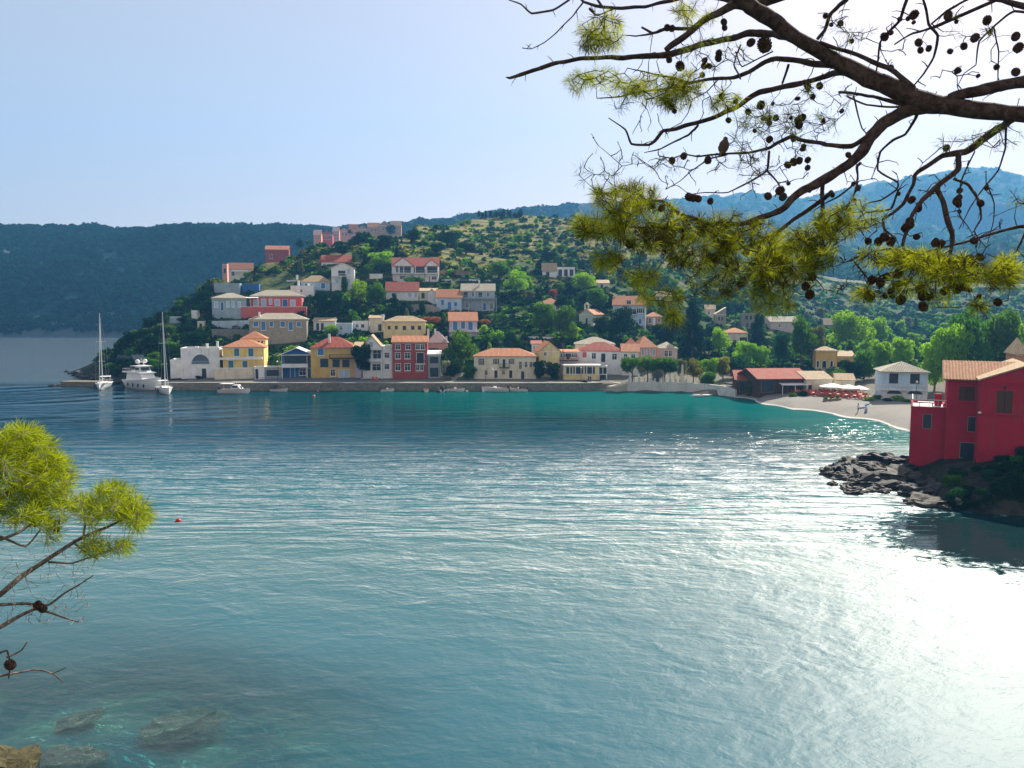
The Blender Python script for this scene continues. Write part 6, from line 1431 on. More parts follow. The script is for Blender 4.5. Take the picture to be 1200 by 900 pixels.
MB().add([(-.36,-.36,1.2),(.36,-.36,1.2),(.36,.36,1.2),(-.36,.36,1.2),(-.18,-.18,4.2),(.18,-.18,4.2),(.18,.18,4.2),(-.18,.18,4.2),(0,0,4.6)], [(0,1,5,4),(1,2,6,5),(2,3,7,6),(3,0,4,7),(4,5,8),(5,6,8),(6,7,8),(7,4,8)]).build('shaft', plaster(C['cream']), r)
for i, x in enumerate((232,292,380,462,510,545,585)):
    px, _ = Q('F',x,640); Y = 203.6; r = MB().box(-.2,-.2,-.1,.2,.2,1.9).box(-.28,-.28,1.9,.28,.28,2.05).build('pillar', plaster(C['white'])); r.location = (xof(px, Y, 3), Y, 2.2)
    tag(r, 'white square pillar standing among the clipped shade trees on the square', 'pillar', 'white pillars of the waterfront square')
# railings in front of the cafe
m = MB(); railing(m, xof(305,206.2,3), xof(372,206.2,3), 206.2, 206.2, 1.95, 1.0, .3, 'f'); m.F and tag(m.build('railing', paint((.05,.12,.35))), 'dark blue railing along the quay in front of the blue cafe', 'railing')
m = MB(); railing(m, xof(373,206.2,3), xof(424,206.2,3), 206.2, 206.2, 1.95, 1.0, .3, 'f'); tag(m.build('railing', paint((.05,.12,.35))), 'dark blue railing along the quay in front of the ochre house', 'railing')
for i, x in enumerate((366, 388)):
    px, py = Q('C', x, 782); Y = 206.5; c_ = copy_tree(cp0); c_.location = (xof(px, Y, 2), Y, 1.95); c_.rotation_euler = (0,0,.4+i*2.2); c_.scale = (1.3,)*3
    tag(c_, ['brown quay chair','brown quay chair facing the other'][i]+' in front of the white gabled house', 'chair')
# ---------------------------------------------------------------- pines close to the viewer
BR = [  # photo column, row, half width in photo pixels
 [(1420,150,17),(1340,145,15),(1200,134,12),(1113,126,13),(1070,115,15),(1027,95,13),(983,74,11.5),(940,48,10.5),(910,28,11),(880,8,11),(850,-18,10),(800,-60,9)],
 [(1330,60,10),(1260,80,10),(1200,95,9),(1157,104,8),(1135,109,8),(1113,117,7)],
 [(1113,120,9),(1070,128,10),(1037,143,9),(1022,158,9),(1011,178,8),(994,193,7.5),(962,212,6.5),(943,223,6),(930,233,5.5),(920,242,5),(902,253,4.6),(868,262,4),(833,263,3.4),(815,257,3),(798,252,2.5),(784,240,2),(773,235,1.5),(745,240,1),(715,250,.8)],
 [(802,255,2.2),(771,267,1.8),(744,266,1.3),(704,264,.8)],
 [(940,50,7),(915,42,6),(893,39,6.5),(877,40,6.2),(860,44,6),(835,49,6),(810,57,6),(785,64,6),(763,65.5,5.5),(730,67.5,4.6),(697,67.5,4),(680,68,4),(655,73,4),(630,82,3.8),(613,87,3.3),(598,91,2.6),(593,90,.8)],
 [(885,10,9),(860,7,8),(835,18,6.5),(815,32,6),(793,50,6),(780,60,5)],
 [(990,80,6),(960,75,6),(940,72,5.5),(910,69,5),(897,73,4.5),(877,85,4),(860,91,3.5),(835,93,3),(807,96,2.5),(777,89,2),(755,84,1.2),(735,80,.8)],
 [(807,96,2),(790,103,1.6),(752,107,1.5),(730,113,1.5),(700,115,.8)],
 [(1000,82,7),(980,86,6),(960,92,5),(935,98,5),(910,103,5),(890,108,5),(868,122,4.5),(843,135,4),(818,143,4),(793,150,3.6),(777,153,3.3),(768,165,3),(760,170,2.5),(740,169,2),(733,152,1.5),(713,138,.9)],
 [(818,147,2.5),(807,158,2),(790,166,1.8),(773,175,1.3),(755,179,.8)],
 [(1030,150,6),(1016,160,5),(998,171,4.5),(968,170,4),(960,167,4),(935,163,4),(927,160,4),(910,167,3.5),(902,173,3),(877,179,2.2),(852,180,1.9),(818,183,1.6),(802,181,1.4),(788,186,1.2),(773,183,1),(771,178,.7)],
 [(852,181,1.6),(832,186,1.3),(810,200,1),(797,212,.8),(780,222,.6)],
 [(902,177,2.2),(899,200,2),(880,212,1.7),(853,225,1.3),(827,226,1),(803,228,.7)],
 [(899,200,1.8),(913,217,1.5),(908,230,1.3)],
 [(1185,140,8),(1178,145,7),(1152,162,6.5),(1131,178,6),(1105,182,4.5),(1079,199,4),(1072,206,3.5),(1070,217,3),(1059,238,3),(1048,249,2.6),(1035,258,2.5),(1037,269,2.3),(1050,279,1.5)],
 [(1124,180,5.5),(1122,199,5.2),(1100,217,5),(1081,234,4.2),(1070,249,3.5),(1063,269,3.4),(1058,288,2.6)],
 [(1098,221,4.8),(1105,238,4.6),(1111,260,5),(1117,282,4),(1113,297,2.6)],
 [(1320,262,7),(1200,265,3.8),(1189,267,3),(1157,275,2.5),(1124,286,2),(1079,296,1.8),(1044,291,1.5),(1016,297,1.2),(979,312,.7)],
 [(1179,148,2.4),(1178,173,1.8),(1170,199,1.6),(1152,221,1.4),(1135,247,1.1),(1124,268,.8)],
 [(1157,217,1.5),(1165,238,1.2),(1163,264,.9),(1157,285,.6)],
 [(1142,178,1.5),(1126,212,1.5),(1124,251,1.2),(1139,273,.9),(1146,300,.6)],
 [(1118,210,2.6),(1127,213,2.6),(1135,217,2.5),(1146,234,2.3),(1150,256,1.8),(1142,271,1.3),(1155,290,.8)],
 [(1080,122,4),(1072,140,3),(1061,158,2.5),(1046,165,2.5),(1031,178,2),(1029,199,1.8),(1052,214,1.8),(1050,223,1.8),(1033,234,1.5),(1016,238,1.1),(1005,250,.7)],
 [(1053,223,1.9),(1044,245,2),(1014,249,1.8),(1003,260,1.5),(1012,275,1.0),(1020,285,.8)],
 [(1008,192,3),(1004,195,2.6),(1004,212,2),(983,230,1.8),(968,238,1.4),(955,246,.9)],
 [(1005,212,2.1),(998,236,1.8),(970,256,1.3),(960,262,.8)],
 [(966,212,4.2),(964,217,4),(964,238,4),(965,260,3),(966,285,1.5)],
 [(975,225,4.2),(960,237,4),(943,247,4),(925,262,3.4),(900,278,3),(870,290,2.5),(840,296,1.6)],
 [(880,8,6),(850,0,4),(815,-6,3),(780,2,3),(755,8,3),(722,9,3),(697,7.5,2.6),(683,3,2.4),(676,-6,2)],
 [(683,3,1.6),(670,20,1.3),(652,38,1.2),(638,50,1),(623,57,.9),(612,56,.7)],
 [(680,-14,2.2),(666,1,2.2),(647,12,2),(623,16,2),(610,5,1.4),(597,0,1),(585,-4,.7)],
 [(706,9,2.4),(700,0,2),(697,-8,1.5)], [(722,9,2),(700,18,1.2),(694,13,2.6),(691,10,2.4)],
 [(812,33,3.6),(782,33,3),(765,39,2.5),(752,32,2)], [(765,39,2),(745,42,1.3),(728,41,.7)],
 [(1070,-20,3.2),(1063,0,3),(1055,24,2.5),(1037,41,2.5),(1031,50,1.9),(1029,70,1.5),(1027,84,1.2)],
 [(1080,-20,3),(1082,0,2.6),(1089,28,3),(1100,41,2.6),(1094,67,2),(1082,86,1.6),(1071,100,1.3)],
 [(1150,-12,2.6),(1133,0,2.3),(1109,13,2.2),(1092,28,2)], [(1092,33,2.2),(1070,39,2),(1048,52,1.4)],
 [(1000,-15,4.5),(992,0,4.2),(972,17,3.6),(966,37,3.2),(958,47,3)],
 [(960,50,3.6),(980,57,3.5),(1005,64,3.8),(1048,85,4.5),(1072,104,5.5)],
 [(1240,20,3),(1189,13,2.2),(1167,28,2),(1148,48,1.9),(1144,76,.9)], [(1165,32,1.6),(1170,61,1.5),(1169,97,1)],
 [(1130,-20,5),(1160,-3,5),(1200,6,5.5),(1280,25,7)],
 [(983,108,2.4),(1016,112,3),(1048,119,4),(1075,124,4.5)], [(992,113,1.6),(1016,123,1.7),(1061,126,2.2)],
 [(1205,262,2),(1197,283,1.7),(1191,295,1.5),(1189,310,1.2),(1181,352,.8)], [(1192,292,1.2),(1199,300,1.1),(1206,304,1)],
 [(1000,305,1.6),(1020,330,1.5),(1035,322,1.6),(1056,316,1.7),(1070,312,1.5)],[(980,250,2.4),(990,262,2),(1010,270,1.1)],
 [(1078,296,1.2),(1085,330,1.0),(1100,360,.7)],[(900,280,1.6),(922,330,1.2),(938,345,.8)],
 [(1000,113,1.6),(1010,150,1.2),(1020,160,1)],[(905,60,1.4),(870,78,1.3),(862,60,1.1)],
 [(868,92,1.6),(860,75,1.5),(868,52,1.6)],[(842,93,1.2),(828,108,1.1),(808,118,.9)],[(917,98,2.2),(924,76,2.6)],
]
def tri_noise(p, a): return Vector((mnoise.noise(p*3.1), mnoise.noise(p*3.1+Vector((9,0,0))), mnoise.noise(p*3.1+Vector((0,9,0)))))*a
rnd = random.Random(11)
def depthf(px, py, base, k):            # where in the real tree a limb hangs
    return base+.9*math.sin(px*.009+k*1.7)*.35+.35*math.sin(py*.012+k)
nodes = []; nrad = []
pine = empty('pine_tree', (9.0, 6.4, 14.0)); tag(pine, 'large pine leaning in from the right with dark limbs and many round cones', 'tree')
POFF = Vector(pine.location)
mb = MB()
def smooth_poly(P, n=4):
    out = []
    for i in range(len(P)-1):
        p0 = P[max(i-1, 0)]; p1 = P[i]; p2 = P[i+1]; p3 = P[min(i+2, len(P)-1)]
        for j in range(n):
            t = j/n; jj = t; out.append(tuple(.55*(b+(c-b)*t)+.45*.5*((2*b)+(c-a)*t+(2*a-5*b+4*c-d)*t*t+(3*b-a-3*c+d)*t**3) for a, b, c, d in zip(p0, p1, p2, p3)))
    out.append(P[-1]); return out
main_pts = []
for k, b in enumerate(BR):
    kk = 0 if k in (0, 1, 2, 3) else (k % 5)*.12
    P = smooth_poly(b, 5); pts = []; rr = []
    for i, (px, py, hw) in enumerate(P):
        t = depthf(px, py, 5.0, 0)+kk*(min(i, 8)/8); p = T(px, py, t); r_ = max(hw*(.64 if k > 3 else .80), .5)*t/FP
        r_ *= 1+.16*mnoise.noise(p*9)+.1*mnoise.noise(p*25)
        p = p+tri_noise(p*2.2, min(.012, r_*.6+.002)); pts.append(p-POFF); rr.append(r_)
        nodes.append(p)
    mb.tube(pts, rr, 9 if b[0][2] > 3 else 6)
    for i in range(3, len(pts)-2):      # broken spurs and stubs along the limbs
        if rnd.random() < .22:
            d = Vector((rnd.uniform(-1, .3), rnd.uniform(-1, 1), rnd.uniform(-1, 1))).normalized(); L = rnd.uniform(.02, .07)
            mb.tube([pts[i], pts[i]+d*(rr[i]+L*.5), pts[i]+d*(rr[i]+L)+Vector((0,0,-.01))], [.003, .0025, .0012], 4, False)
# trunk and limbs out of the frame to the right, standing on the near shore
g0 = T(1420, 150, depthf(1420, 150, 5, 0))-POFF
end = lambda i: T(*BR[i][0][:2], depthf(*BR[i][0][:2], 5, 0)+((i % 5)*.12 if i > 3 else 0))-POFF
tb = MB(); base = Vector((0, 0, -3.0)); mid = Vector((-.9, -.8, 4.5)); top = Vector((-.9, -1.2, 10.5))
trunk = [base, Vector((-.5,-.3,1)), mid, Vector((-1.1,-1.0,7)), top]
tb.tube(smooth_poly([tuple(v) for v in trunk], 5), list(np.linspace(.34, .1, 21)), 12); tb.build('trunk', bark(), pine, True)
for i, o_ in ((0, mid+Vector((-.2,0,1.2))), (1, Vector((-1.1,-1.0,6.6))), (17, mid), (43, Vector((-1.1,-1.0,7.2)))):
    e_ = end(i); r0 = BR[i][0][2]*5/FP; mb.tube([o_, o_.lerp(e_, .5)+Vector((0,0,.25)), e_], [r0*1.6, r0*1.2, r0], 9)
for i in (28, 30, 35, 36, 38, 39, 41):
    e_ = end(i); r0 = BR[i][0][2]*5/FP; mb.tube([Vector((-1.0,-1.1,8.6)), Vector((-1.0,-1.1,8.6)).lerp(e_, .6)+Vector((0,0,.6)), e_], [r0*2, r0*1.4, r0], 7)
mb.build('limbs', bark((.075,.055,.05)), pine, True)

TU = [ # ellipses of needle tufts: centre, radii, count, shade
 (705,38,26,22,52,0),(697,52,18,12,22,1),(680,97,15,11,14,0),(706,92,24,12,18,0),(738,103,22,12,22,0),(770,105,36,18,46,0),(805,98,25,14,24,0),(790,112,28,16,34,0),
 (850,118,17,12,20,0),(812,18,28,15,22,0),(905,138,44,20,50,1),(965,120,35,25,26,1),(840,60,40,20,26,1),(1010,250,30,20,24,0),(900,165,45,40,52,1),(952,150,30,22,22,1),(868,200,30,20,16,1),
 (722,236,34,20,105,0),(700,264,28,14,60,0),(762,262,42,32,200,0),(745,225,30,10,26,0),(815,285,48,28,210,0),(850,262,40,12,70,0),(880,290,50,34,230,0),(925,300,40,34,190,0),(955,290,25,30,110,0),
 (752,325,20,11,22,0),(757,350,7,8,6,0),(785,345,18,18,14,0),(850,330,45,22,80,0),(905,345,26,24,40,0),(980,262,26,20,60,0),(785,371,13,11,12,0),(712,302,18,12,22,0),
 (1040,300,38,9,62,0),(1082,308,38,12,100,0),(1112,312,34,15,120,0),(1150,322,28,14,66,0),(1182,322,18,12,28,0),(1012,345,20,6,12,0),(1145,358,14,5,8,0),(1178,306,12,6,12,0),(1060,336,24,12,16,0),(1100,340,20,16,20,0),
 (1165,160,35,16,14,2),(990,35,34,22,16,2),(1140,30,30,16,8,2),(1120,165,30,10,8,2),(770,190,45,12,12,2),(745,120,30,14,10,2),(690,205,30,10,10,2),(1190,235,20,10,6,2)]
tf = []
for (cx, cy, rx, ry, n, sh) in TU:
    for _ in range(int(n*(.80 if n > 60 else 1.35))):
        a = rnd.uniform(0, 6.283); q = math.sqrt(rnd.random()); px = cx+rx*q*math.cos(a); py = cy+ry*q*math.sin(a)
        t = depthf(px, py, 5.0, 0)+rnd.gauss(0, .32 if n > 60 else .18)
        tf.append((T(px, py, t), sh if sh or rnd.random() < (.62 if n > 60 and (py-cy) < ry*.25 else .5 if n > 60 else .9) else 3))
# twigs grow tuft by tuft from the nearest wood already there
N = np.zeros((len(nodes)+len(tf)*3, 3)); N[:len(nodes)] = np.array(nodes); nn_ = len(nodes)
order = sorted(range(len(tf)), key=lambda i: np.min(np.sum((N[:nn_]-np.array(tf[i][0]))**2, 1)))
tw_ = MB(); TD = {}
for i in order:
    p = np.array(tf[i][0]); j = int(np.argmin(np.sum((N[:nn_]-p)**2, 1))); q = N[j].copy(); L = np.linalg.norm(p-q)
    mid_ = (p+q)/2+np.array([rnd.uniform(-.2, .2), rnd.uniform(-.2, .2), rnd.uniform(-.25, .05)])*L*.6
    if L > .012: tw_.tube([Vector(q)-POFF, Vector(mid_)-POFF, Vector(p)-POFF], [min(.0050, .0028+L*.006), .0026, .0020], 4, False)
    N[nn_] = mid_; N[nn_+1] = p; nn_ += 2
    dd = (p-mid_); TD[i] = dd/(np.linalg.norm(dd)+1e-6)
# bare hanging twigs
for _ in range(460):
    px, py = rnd.choice([(rnd.uniform(985, 1180), rnd.uniform(180, 300)), (rnd.uniform(690, 950), rnd.uniform(150, 235)), (rnd.uniform(940, 1195), rnd.uniform(5, 120)), (rnd.uniform(940, 1150), rnd.uniform(300, 345)), (rnd.uniform(740, 860), rnd.uniform(60, 150))])
    t = depthf(px, py, 5, 0)+rnd.uniform(-.1, .2); p = np.array(T(px, py, t)); j = int(np.argmin(np.sum((N[:nn_]-p)**2, 1))); q = N[j].copy(); L = np.linalg.norm(p-q)
    if L > .45 or L < .03: continue
    m1_ = q+(p-q)*.45+np.array([rnd.uniform(-.3,.3), rnd.uniform(-.3,.3), rnd.uniform(-.1,.3)])*L*.45
    e_ = p+np.array([rnd.uniform(-.3,.3), 0, rnd.uniform(-.6, 0)])*L*.5
    tw_.tube([Vector(q)-POFF, Vector(m1_)-POFF, Vector(p)-POFF, Vector(e_)-POFF], [.0042, .0032, .0024, .0014], 4, False)
    N[nn_] = m1_; N[nn_+1] = p; nn_ += 2
tw_.build('twigs', bark((.09,.06,.05)), pine)
def needles(tufts, dirs, nper, L, w, seed):
    r = np.random.default_rng(seed); n = len(tufts); c = np.repeat(np.array(tufts), nper, 0); dr = np.repeat(np.array(dirs), nper, 0)
    d = r.normal(size=(n*nper, 3)); d /= np.linalg.norm(d, axis=1, keepdims=True); d = d*.80+dr*.80; d[:, 2] -= .04; d /= np.linalg.norm(d, axis=1, keepdims=True)
    back = r.uniform(0, .045, (n*nper, 1)); c = c-dr*back
    ln = r.uniform(.6, 1.1, (n*nper, 1))*L; s = np.cross(d, r.normal(size=d.shape)); s /= np.linalg.norm(s, axis=1, keepdims=True); s = s*w
    bend = np.array([0, 0, -1.0])*ln*.10
    tip = c+d*ln+bend; md = c+d*ln*.55+bend*.2
    return np.stack([c-s*.6, md-s, tip, md+s], 1).reshape(-1, 3)
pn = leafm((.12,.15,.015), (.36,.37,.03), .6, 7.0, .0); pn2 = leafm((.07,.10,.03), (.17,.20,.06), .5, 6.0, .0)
off = np.array(POFF)
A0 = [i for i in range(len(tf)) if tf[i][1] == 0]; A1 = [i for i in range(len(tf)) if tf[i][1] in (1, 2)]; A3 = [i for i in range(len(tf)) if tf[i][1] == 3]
qbuild('needles', needles([tuple(tf[i][0]) for i in A3], [TD[i] for i in A3], 26, .088, .0016, 33)-off, leafm((.035,.035,.012), (.10,.10,.02), .35, 6.0, .0), pine)  # shade of the lower needle masses put into a darker olive colour
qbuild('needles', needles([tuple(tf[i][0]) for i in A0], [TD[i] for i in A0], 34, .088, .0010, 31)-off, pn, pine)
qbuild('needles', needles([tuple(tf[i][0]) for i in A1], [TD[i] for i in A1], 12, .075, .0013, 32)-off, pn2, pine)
# cones
cm = MB(); V = []; F = []; rn = 11
def cone_mesh():
    m = MB(); m.lathe([(.004,-.036),(.018,-.034),(.027,-.022),(.031,-.004),(.028,.014),(.018,.03),(.006,.038)], 10)
    r = random.Random(3)
    for i in range(70):
        z = -.032+.066*i/70; a = i*2.4; R_ = .031*math.sqrt(max(.03, 1-(z/.040)**2)); d = Vector((math.cos(a), math.sin(a), .25)); p = Vector((R_*math.cos(a), R_*math.sin(a), z)); s = d.cross(Vector((0,0,1))).normalized(); u = Vector((0,0,1))
        m.add([p-s*.006-u*.004, p+s*.006-u*.004, p+s*.006+u*.004, p-s*.006+u*.004, p+d*.0065], [(0,1,4),(1,2,4),(2,3,4),(3,0,4)])
    return m
K1 = (760,0,6); K3 = (940,0,4.615); K4 = (760,130,6); K5 = (940,130,4.615); K6 = (880,240,3.75); K7 = (660,200,4.5)
CN = [(K1,530,155,1),(K1,535,195,.9),(K1,495,375,1.1),(K1,490,410,1.1),(K1,720,300,1.3),(K1,815,315,2.3),(K1,395,425,.9),(K1,390,465,1),(K1,428,465,.9),(K1,378,527,.9),(K1,222,465,1.5),(K1,158,748,1),(K1,182,782,.8),(K1,145,420,1),(K1,1120,608,1.1),(K1,1155,680,.9),(K1,790,740,1.4),(K1,850,830,.9),(K1,895,830,1),(K1,850,865,.9),(K1,1085,825,1.1),(K1,1050,850,1.2),(K1,1060,880,1.2),(K1,700,785,1),(K1,130,195,1),(K1,165,200,1),
 (K3,605,80,1.3),(K3,630,230,1.1),(K3,640,272,.9),(K3,685,262,.9),(K3,935,205,1.2),(K3,875,250,1),(K3,800,278,.8),(K3,1155,198,1.2),(K3,1170,258,1.4),(K3,32,468,.9),(K3,95,465,1.1),(K3,250,838,.9),(K3,780,800,1),(K3,445,200,1.2),(K3,790,85,1.2),(K3,1155,390,1.2),(K3,1000,110,1.2),
 (K4,165,350,1.1),(K4,248,318,1.1),(K4,418,347,1.2),(K4,850,200,1.1),(K4,1020,360,1.2),(K4,980,380,1.1),(K4,1060,350,1.1),(K4,1120,345,1),(K4,1118,400,.9),(K4,285,605,1.3),(K4,318,612,1.2),(K4,350,618,1.1),(K4,435,635,1),(K4,92,685,1.1),(K4,45,815,1.2),(K4,103,838,1.4),(K4,840,600,1.2),(K4,925,560,1.4),(K4,945,605,1.2),
 (K5,592,480,1.1),(K5,838,490,1.2),(K5,965,500,1),(K5,582,598,1.2),(K5,562,632,1.3),(K5,445,682,1.2),(K5,480,705,1.3),(K5,412,708,1.2),(K5,202,600,1.1),(K5,720,715,1.1),(K5,750,718,1.1),
 (K6,585,143,1.2),(K6,515,160,1),(K6,560,163,1.1),(K6,963,238,1.1),(K6,1007,230,1),(K6,600,317,1.1),(K6,645,305,1.2),(K6,532,330,1.2),(K6,570,343,1.2),(K6,645,355,1.3),(K6,658,417,1.3),(K6,520,400,1.5),(K6,745,370,1.3),(K6,755,400,1.3),(K6,758,448,1.2),(K6,850,380,1.1),(K6,908,372,1.1),(K6,1085,428,1),(K6,270,318,1.1),(K6,240,358,1.2),(K6,258,395,1.3),(K6,45,288,1.2),
 (K7,795,460,1.2),(K7,965,432,1.1),(K7,303,300,1.5),(K7,350,385,1.3),(K7,437,330,1.2)]
cm0 = cone_mesh(); cmat = bark((.07,.045,.032)); cobj = None
for k, (K, x, y, s) in enumerate(CN[:100]):
    px = K[0]+x/K[2]; py = K[1]+y/K[2]; t = depthf(px, py, 5, 0); p = T(px, py, t); j = int(np.argmin(np.sum((N[:nn_]-np.array(p))**2, 1))); q = Vector(N[j])
    p = T(px, py, (Vector((q.x, q.y, q.z))-Vector((0,0,CZ))).dot(Vector((0, cp, -sp))))
    if cobj is None: o = cobj = cm0.build('cone', cmat, pine)
    else: o = cobj.copy(); COL.objects.link(o)
    o.location = p-POFF; o.scale = (s*.62,)*3; o.rotation_euler = (rnd.uniform(-.9,.9), rnd.uniform(-.9,.9), rnd.uniform(0,6))
    mtw = (p-q).length
    if mtw > .03: tw2 = MB().tube([q-POFF, (p+q)/2-POFF+Vector((0,0,.01)), p-POFF], .0018, 4, False).build('cone_stalk', bark((.09,.06,.05)), o); tw2.parent = pine
sc = MB()
for _ in range(120):
    cx, cy, rx, ry = rnd.choice([(830,285,70,32),(900,300,60,40),(960,180,50,60),(900,150,60,40),(1100,325,70,25),(760,262,50,30),(1050,40,90,35),(1150,60,45,50),(1100,250,60,40)])
    px, py = rnd.uniform(cx-rx, cx+rx), rnd.uniform(cy-ry, cy+ry); t = depthf(px, py, 5, 0); p = T(px, py, t); q = N[int(np.argmin(np.sum((N[:nn_]-np.array(p))**2, 1)))]
    if np.linalg.norm(np.array(p)-q) > .12: continue
    c = Vector(q)-POFF+Vector((rnd.uniform(-.01,.01), 0, -.02)); k_ = rnd.uniform(.35, .6)
    R3 = Matrix.Rotation(rnd.uniform(-.9, .9), 3, 'X') @ Matrix.Rotation(rnd.uniform(-.9, .9), 3, 'Y')
    sc.add([R3 @ Vector(v)*k_+c for v in cm0.V], cm0.F)
o = sc.build('small_cones', cmat, pine); tag(o, kind='stuff')
print('cones', min(100, len(CN)))

# dove on the branch
bt = depthf(849, 180, 5, 0); bp_ = T(848, 179.5, bt); px2m = bt/FP
bird = empty('bird', bp_+Vector((0,-.006,.006)), math.radians(200)); tag(bird, 'plump dove perched on a thin pine branch, head turned right', 'bird')
fm = paint((.10,.075,.055), .8)
def spinb(pts, rad, n=12):
    m = MB(); m.tube(smooth_poly([tuple(p) for p in pts], 4), [r_[0] for r_ in smooth_poly([(r,) for r in rad], 4)], n); return m
H_ = 18*px2m
m = spinb([(.004,0,-.012),(.006,0,.005),(.003,0,.3*H_),(-.004,0,.55*H_),(-.008,0,.72*H_),(-.009,0,.84*H_),(-.009,0,.93*H_),(-.008,0,H_)], [.012,.026,.036,.034,.022,.0145,.0145,.004]); m.build('body', fm, bird, True)
m = MB(); m.add([(.02,-.014,.01),(.02,.014,.01),(.034,.012,-.036),(.034,-.012,-.036),(.026,-.014,.012),(.026,.014,.012),(.038,.012,-.034),(.038,-.012,-.034)], [(0,1,2,3),(7,6,5,4),(0,3,7,4),(1,5,6,2),(3,2,6,7),(0,4,5,1)]); m.build('tail', paint((.16,.14,.07), .8), bird)
for sg in (-1, 1): 
    m = spinb([(.004,sg*.024,.55*H_),(.012,sg*.031,.34*H_),(.024,sg*.022,.08*H_)], [.010,.014,.004], 8); m.build('wing', paint((.08,.06,.05), .8), bird, True)
    MB().lathe([(.0005,-.002),(.002,0),(.0005,.002)], 8, (-.018, sg*.0115, .90*H_)).build('eye', dk, bird)
    MB().tube([(.002,sg*.010,.004),(.0,sg*.010,-.006)], .002, 5).build('foot', paint((.4,.12,.1)), bird)
MB().tube([(-.022,0,.885*H_),(-.036,0,.87*H_)], [.0045,.001], 6).build('beak', dk, bird)

# ---------------------------------------------------------------- young pine at the left
p2 = empty('pine_tree', (-6.2, 5.2, 13.5)); tag(p2, 'bushy yellow green pine reaching in from the left above the water', 'tree'); O2 = Vector(p2.location)
LB = [[(-160,830,9),(-60,742,5),(0,697,3.4),(23,677,3),(53,658,2.6),(87,635,2.2),(125,618,1.7),(151,605,1)],
 [(-160,835,6),(-60,765,3.5),(0,735,2.6),(23,722,2.1),(42,714,1.8),(66,720,1.3),(91,729,.8)], [(-60,725,2.4),(0,709,2),(30,708,1.7),(57,709,1.5),(76,695,1.2),(95,684,.8),(110,674,.6)],
 [(-90,700,5),(-30,610,4),(0,585,3.2),(22,568,2.6),(45,548,2),(58,541,1.5)],[(-30,640,3),(0,632,2),(20,625,1.7),(40,612,1.3)],[(0,628,1.6),(30,640,1.2),(48,620,1)],
 [(98,630,1.4),(100,612,1.2),(96,600,1)],[(87,637,1.3),(105,650,1.2),(115,655,1)],[(105,653,1.1),(130,645,1),(145,636,.8)],[(57,659,1.3),(85,660,1.1),(108,652,.9)],
 [(-60,800,3),(-10,770,1.6),(8,762,1.2),(12,780,1),(10,795,.9)],[(8,770,1.2),(25,762,1),(33,752,.6)],[(-40,800,2),(40,785,1),(62,790,.8),(75,800,.5)],[(60,790,.7),(78,782,.5)]]
def d2(px, py): return 5.6+.3*math.sin(px*.02)+.25*math.sin(py*.015)
nodes2 = []; m2b = MB()
for b in LB:
    P = smooth_poly(b, 5); pts = []; rr = []
    for (px, py, hw) in P: t = d2(px, py); p = T(px, py, t); pts.append(p-O2+tri_noise(p*2, .006)); rr.append(max(hw, .5)*t/FP); nodes2.append(p)
    m2b.tube(pts, rr, 7)
e0 = T(-160, 830, d2(-160, 830))-O2; e1 = T(-90, 700, d2(-90, 700))-O2
tb = MB(); tb.tube([(0,0,-2.4),(.1,.05,.2),(.05,.1,2.2),(.2,.1,4.0),(.2,.1,6.0)], [.17,.15,.12,.09,.04], 10); tb.build('trunk', bark((.14,.11,.085)), p2, True)
m2b.tube([Vector((.08,.1,1.2)), Vector((.08,.1,1.2)).lerp(e0, .5)+Vector((0,0,-.1)), e0], [.06,.06,.055], 8); m2b.tube([Vector((.1,.1,2.6)), Vector((.1,.1,2.6)).lerp(e1, .5), e1], [.045,.04,.03], 8)
m2b.build('limbs', bark((.16,.13,.11)), p2, True)
T2 = [(28,540,42,36,230),(58,560,30,30,140),(10,592,45,22,110),(52,602,26,16,48),(92,590,17,10,30),(132,588,28,19,105),(160,604,19,12,58),(114,641,18,9,30),(143,638,12,8,14),(60,626,10,8,8),(-30,560,40,50,160),(20,515,34,16,70),(108,603,12,14,22)]
tf2 = []
for (cx, cy, rx, ry, n) in T2:
    for _ in range(n):
        a = rnd.uniform(0, 6.283); q = math.sqrt(rnd.random()); px = cx+rx*q*math.cos(a); py = cy+ry*q*math.sin(a); tf2.append(T(px, py, d2(px, py)+rnd.gauss(0, .25)))
N = np.zeros((len(nodes2)+len(tf2)*2+500, 3)); N[:len(nodes2)] = np.array(nodes2); nn_ = len(nodes2); tw_ = MB(); TD = {}
for i in sorted(range(len(tf2)), key=lambda i: np.min(np.sum((N[:nn_]-np.array(tf2[i]))**2, 1))):
    p = np.array(tf2[i]); j = int(np.argmin(np.sum((N[:nn_]-p)**2, 1))); q = N[j].copy(); L = np.linalg.norm(p-q)
    mid_ = (p+q)/2+np.array([rnd.uniform(-.2,.2), rnd.uniform(-.2,.2), rnd.uniform(-.3,0)])*L*.6
    if L > .012: tw_.tube([Vector(q)-O2, Vector(mid_)-O2, Vector(p)-O2], [.003,.002,.0015], 4, False)
    N[nn_] = mid_; N[nn_+1] = p; nn_ += 2; dd = p-q; dd = dd/(np.linalg.norm(dd)+1e-6)+np.array([.5, 0, .35]); TD[i] = dd/np.linalg.norm(dd)
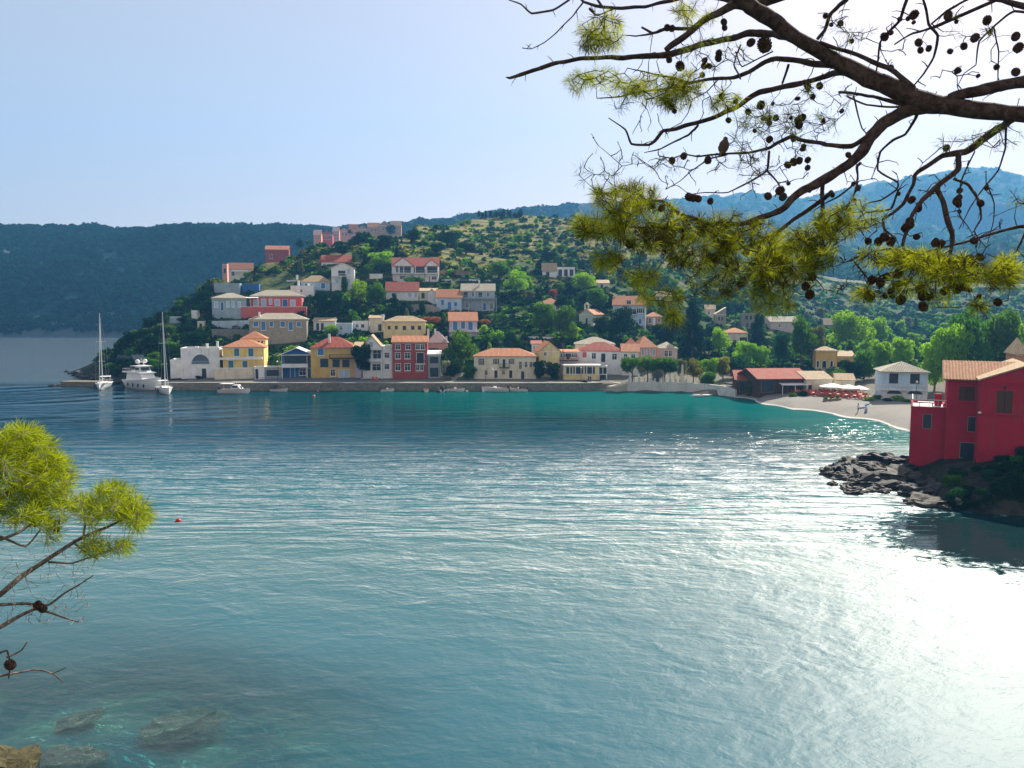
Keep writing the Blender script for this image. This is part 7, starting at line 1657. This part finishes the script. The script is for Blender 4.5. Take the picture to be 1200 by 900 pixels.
for _ in range(260):   # bare grey twigs below the needles
    px, py = rnd.uniform(0, 105), rnd.uniform(635, 735)
    p = np.array(T(px, py, d2(px, py)+rnd.uniform(-.15,.15))); j = int(np.argmin(np.sum((N[:nn_]-p)**2, 1))); q = N[j].copy(); L = np.linalg.norm(p-q)
    if L > .3 or L < .02: continue
    m1_ = q+(p-q)*.5+np.array([rnd.uniform(-.3,.3), rnd.uniform(-.3,.3), rnd.uniform(-.2,.2)])*L*.4
    tw_.tube([Vector(q)-O2, Vector(m1_)-O2, Vector(p)-O2], [.002,.0015,.0006], 4, False); N[nn_] = p; nn_ += 1
tw_.build('twigs', bark((.30,.26,.22)), p2)
qbuild('needles', needles([tuple(p) for p in tf2], [TD[i] for i in range(len(tf2))], 24, .115, .0019, 41)-np.array(O2), leafm((.07,.12,.012), (.36,.40,.03), .55, 7.0, .0), p2)
for (px, py, s) in [(44,709,1.1),(50,713,1.2),(12,779,1.4),(56,541,1.2),(30,530,1),(42,613,1),(66,620,.9)]:
    o = cobj.copy(); COL.objects.link(o); o.parent = p2; o.location = T(px, py, d2(px, py)-.02)-O2; o.scale = (s*.72,)*3; o.rotation_euler = (rnd.uniform(-.9,.9), rnd.uniform(-.9,.9), 0)
# near bank carrying both pines, outside the picture
def bank(name, cx, cy, rx, ry, top, seed):
    V = []; F = []; n = 28; k = 12
    for i in range(k+1):
        q = i/k
        for j in range(n):
            a = 2*math.pi*j/n; R_ = 1.0-.55*q; nzv = 1+.22*mnoise.noise(Vector((math.cos(a)*1.5, math.sin(a)*1.5, seed+q)))
            V.append((cx+rx*R_*nzv*math.cos(a), cy+ry*R_*nzv*math.sin(a), -4+(top+4)*q**.7+.4*mnoise.noise(Vector((a*2, q*5, seed)))))
    for i in range(k):
        for j in range(n): F.append((i*n+j, i*n+(j+1) % n, (i+1)*n+(j+1) % n, (i+1)*n+j))
    F.append(tuple(k*n+j for j in range(n)))
    return tag(build(name, V, F, rockm((.10,.085,.05), (.32,.28,.18), .7), smooth=True), kind='structure')
bank('cliff', 12.5, 5.0, 6.5, 9, 11.6, 3); bank('cliff', -10.6, 4.0, 6.3, 8, 11.4, 8)
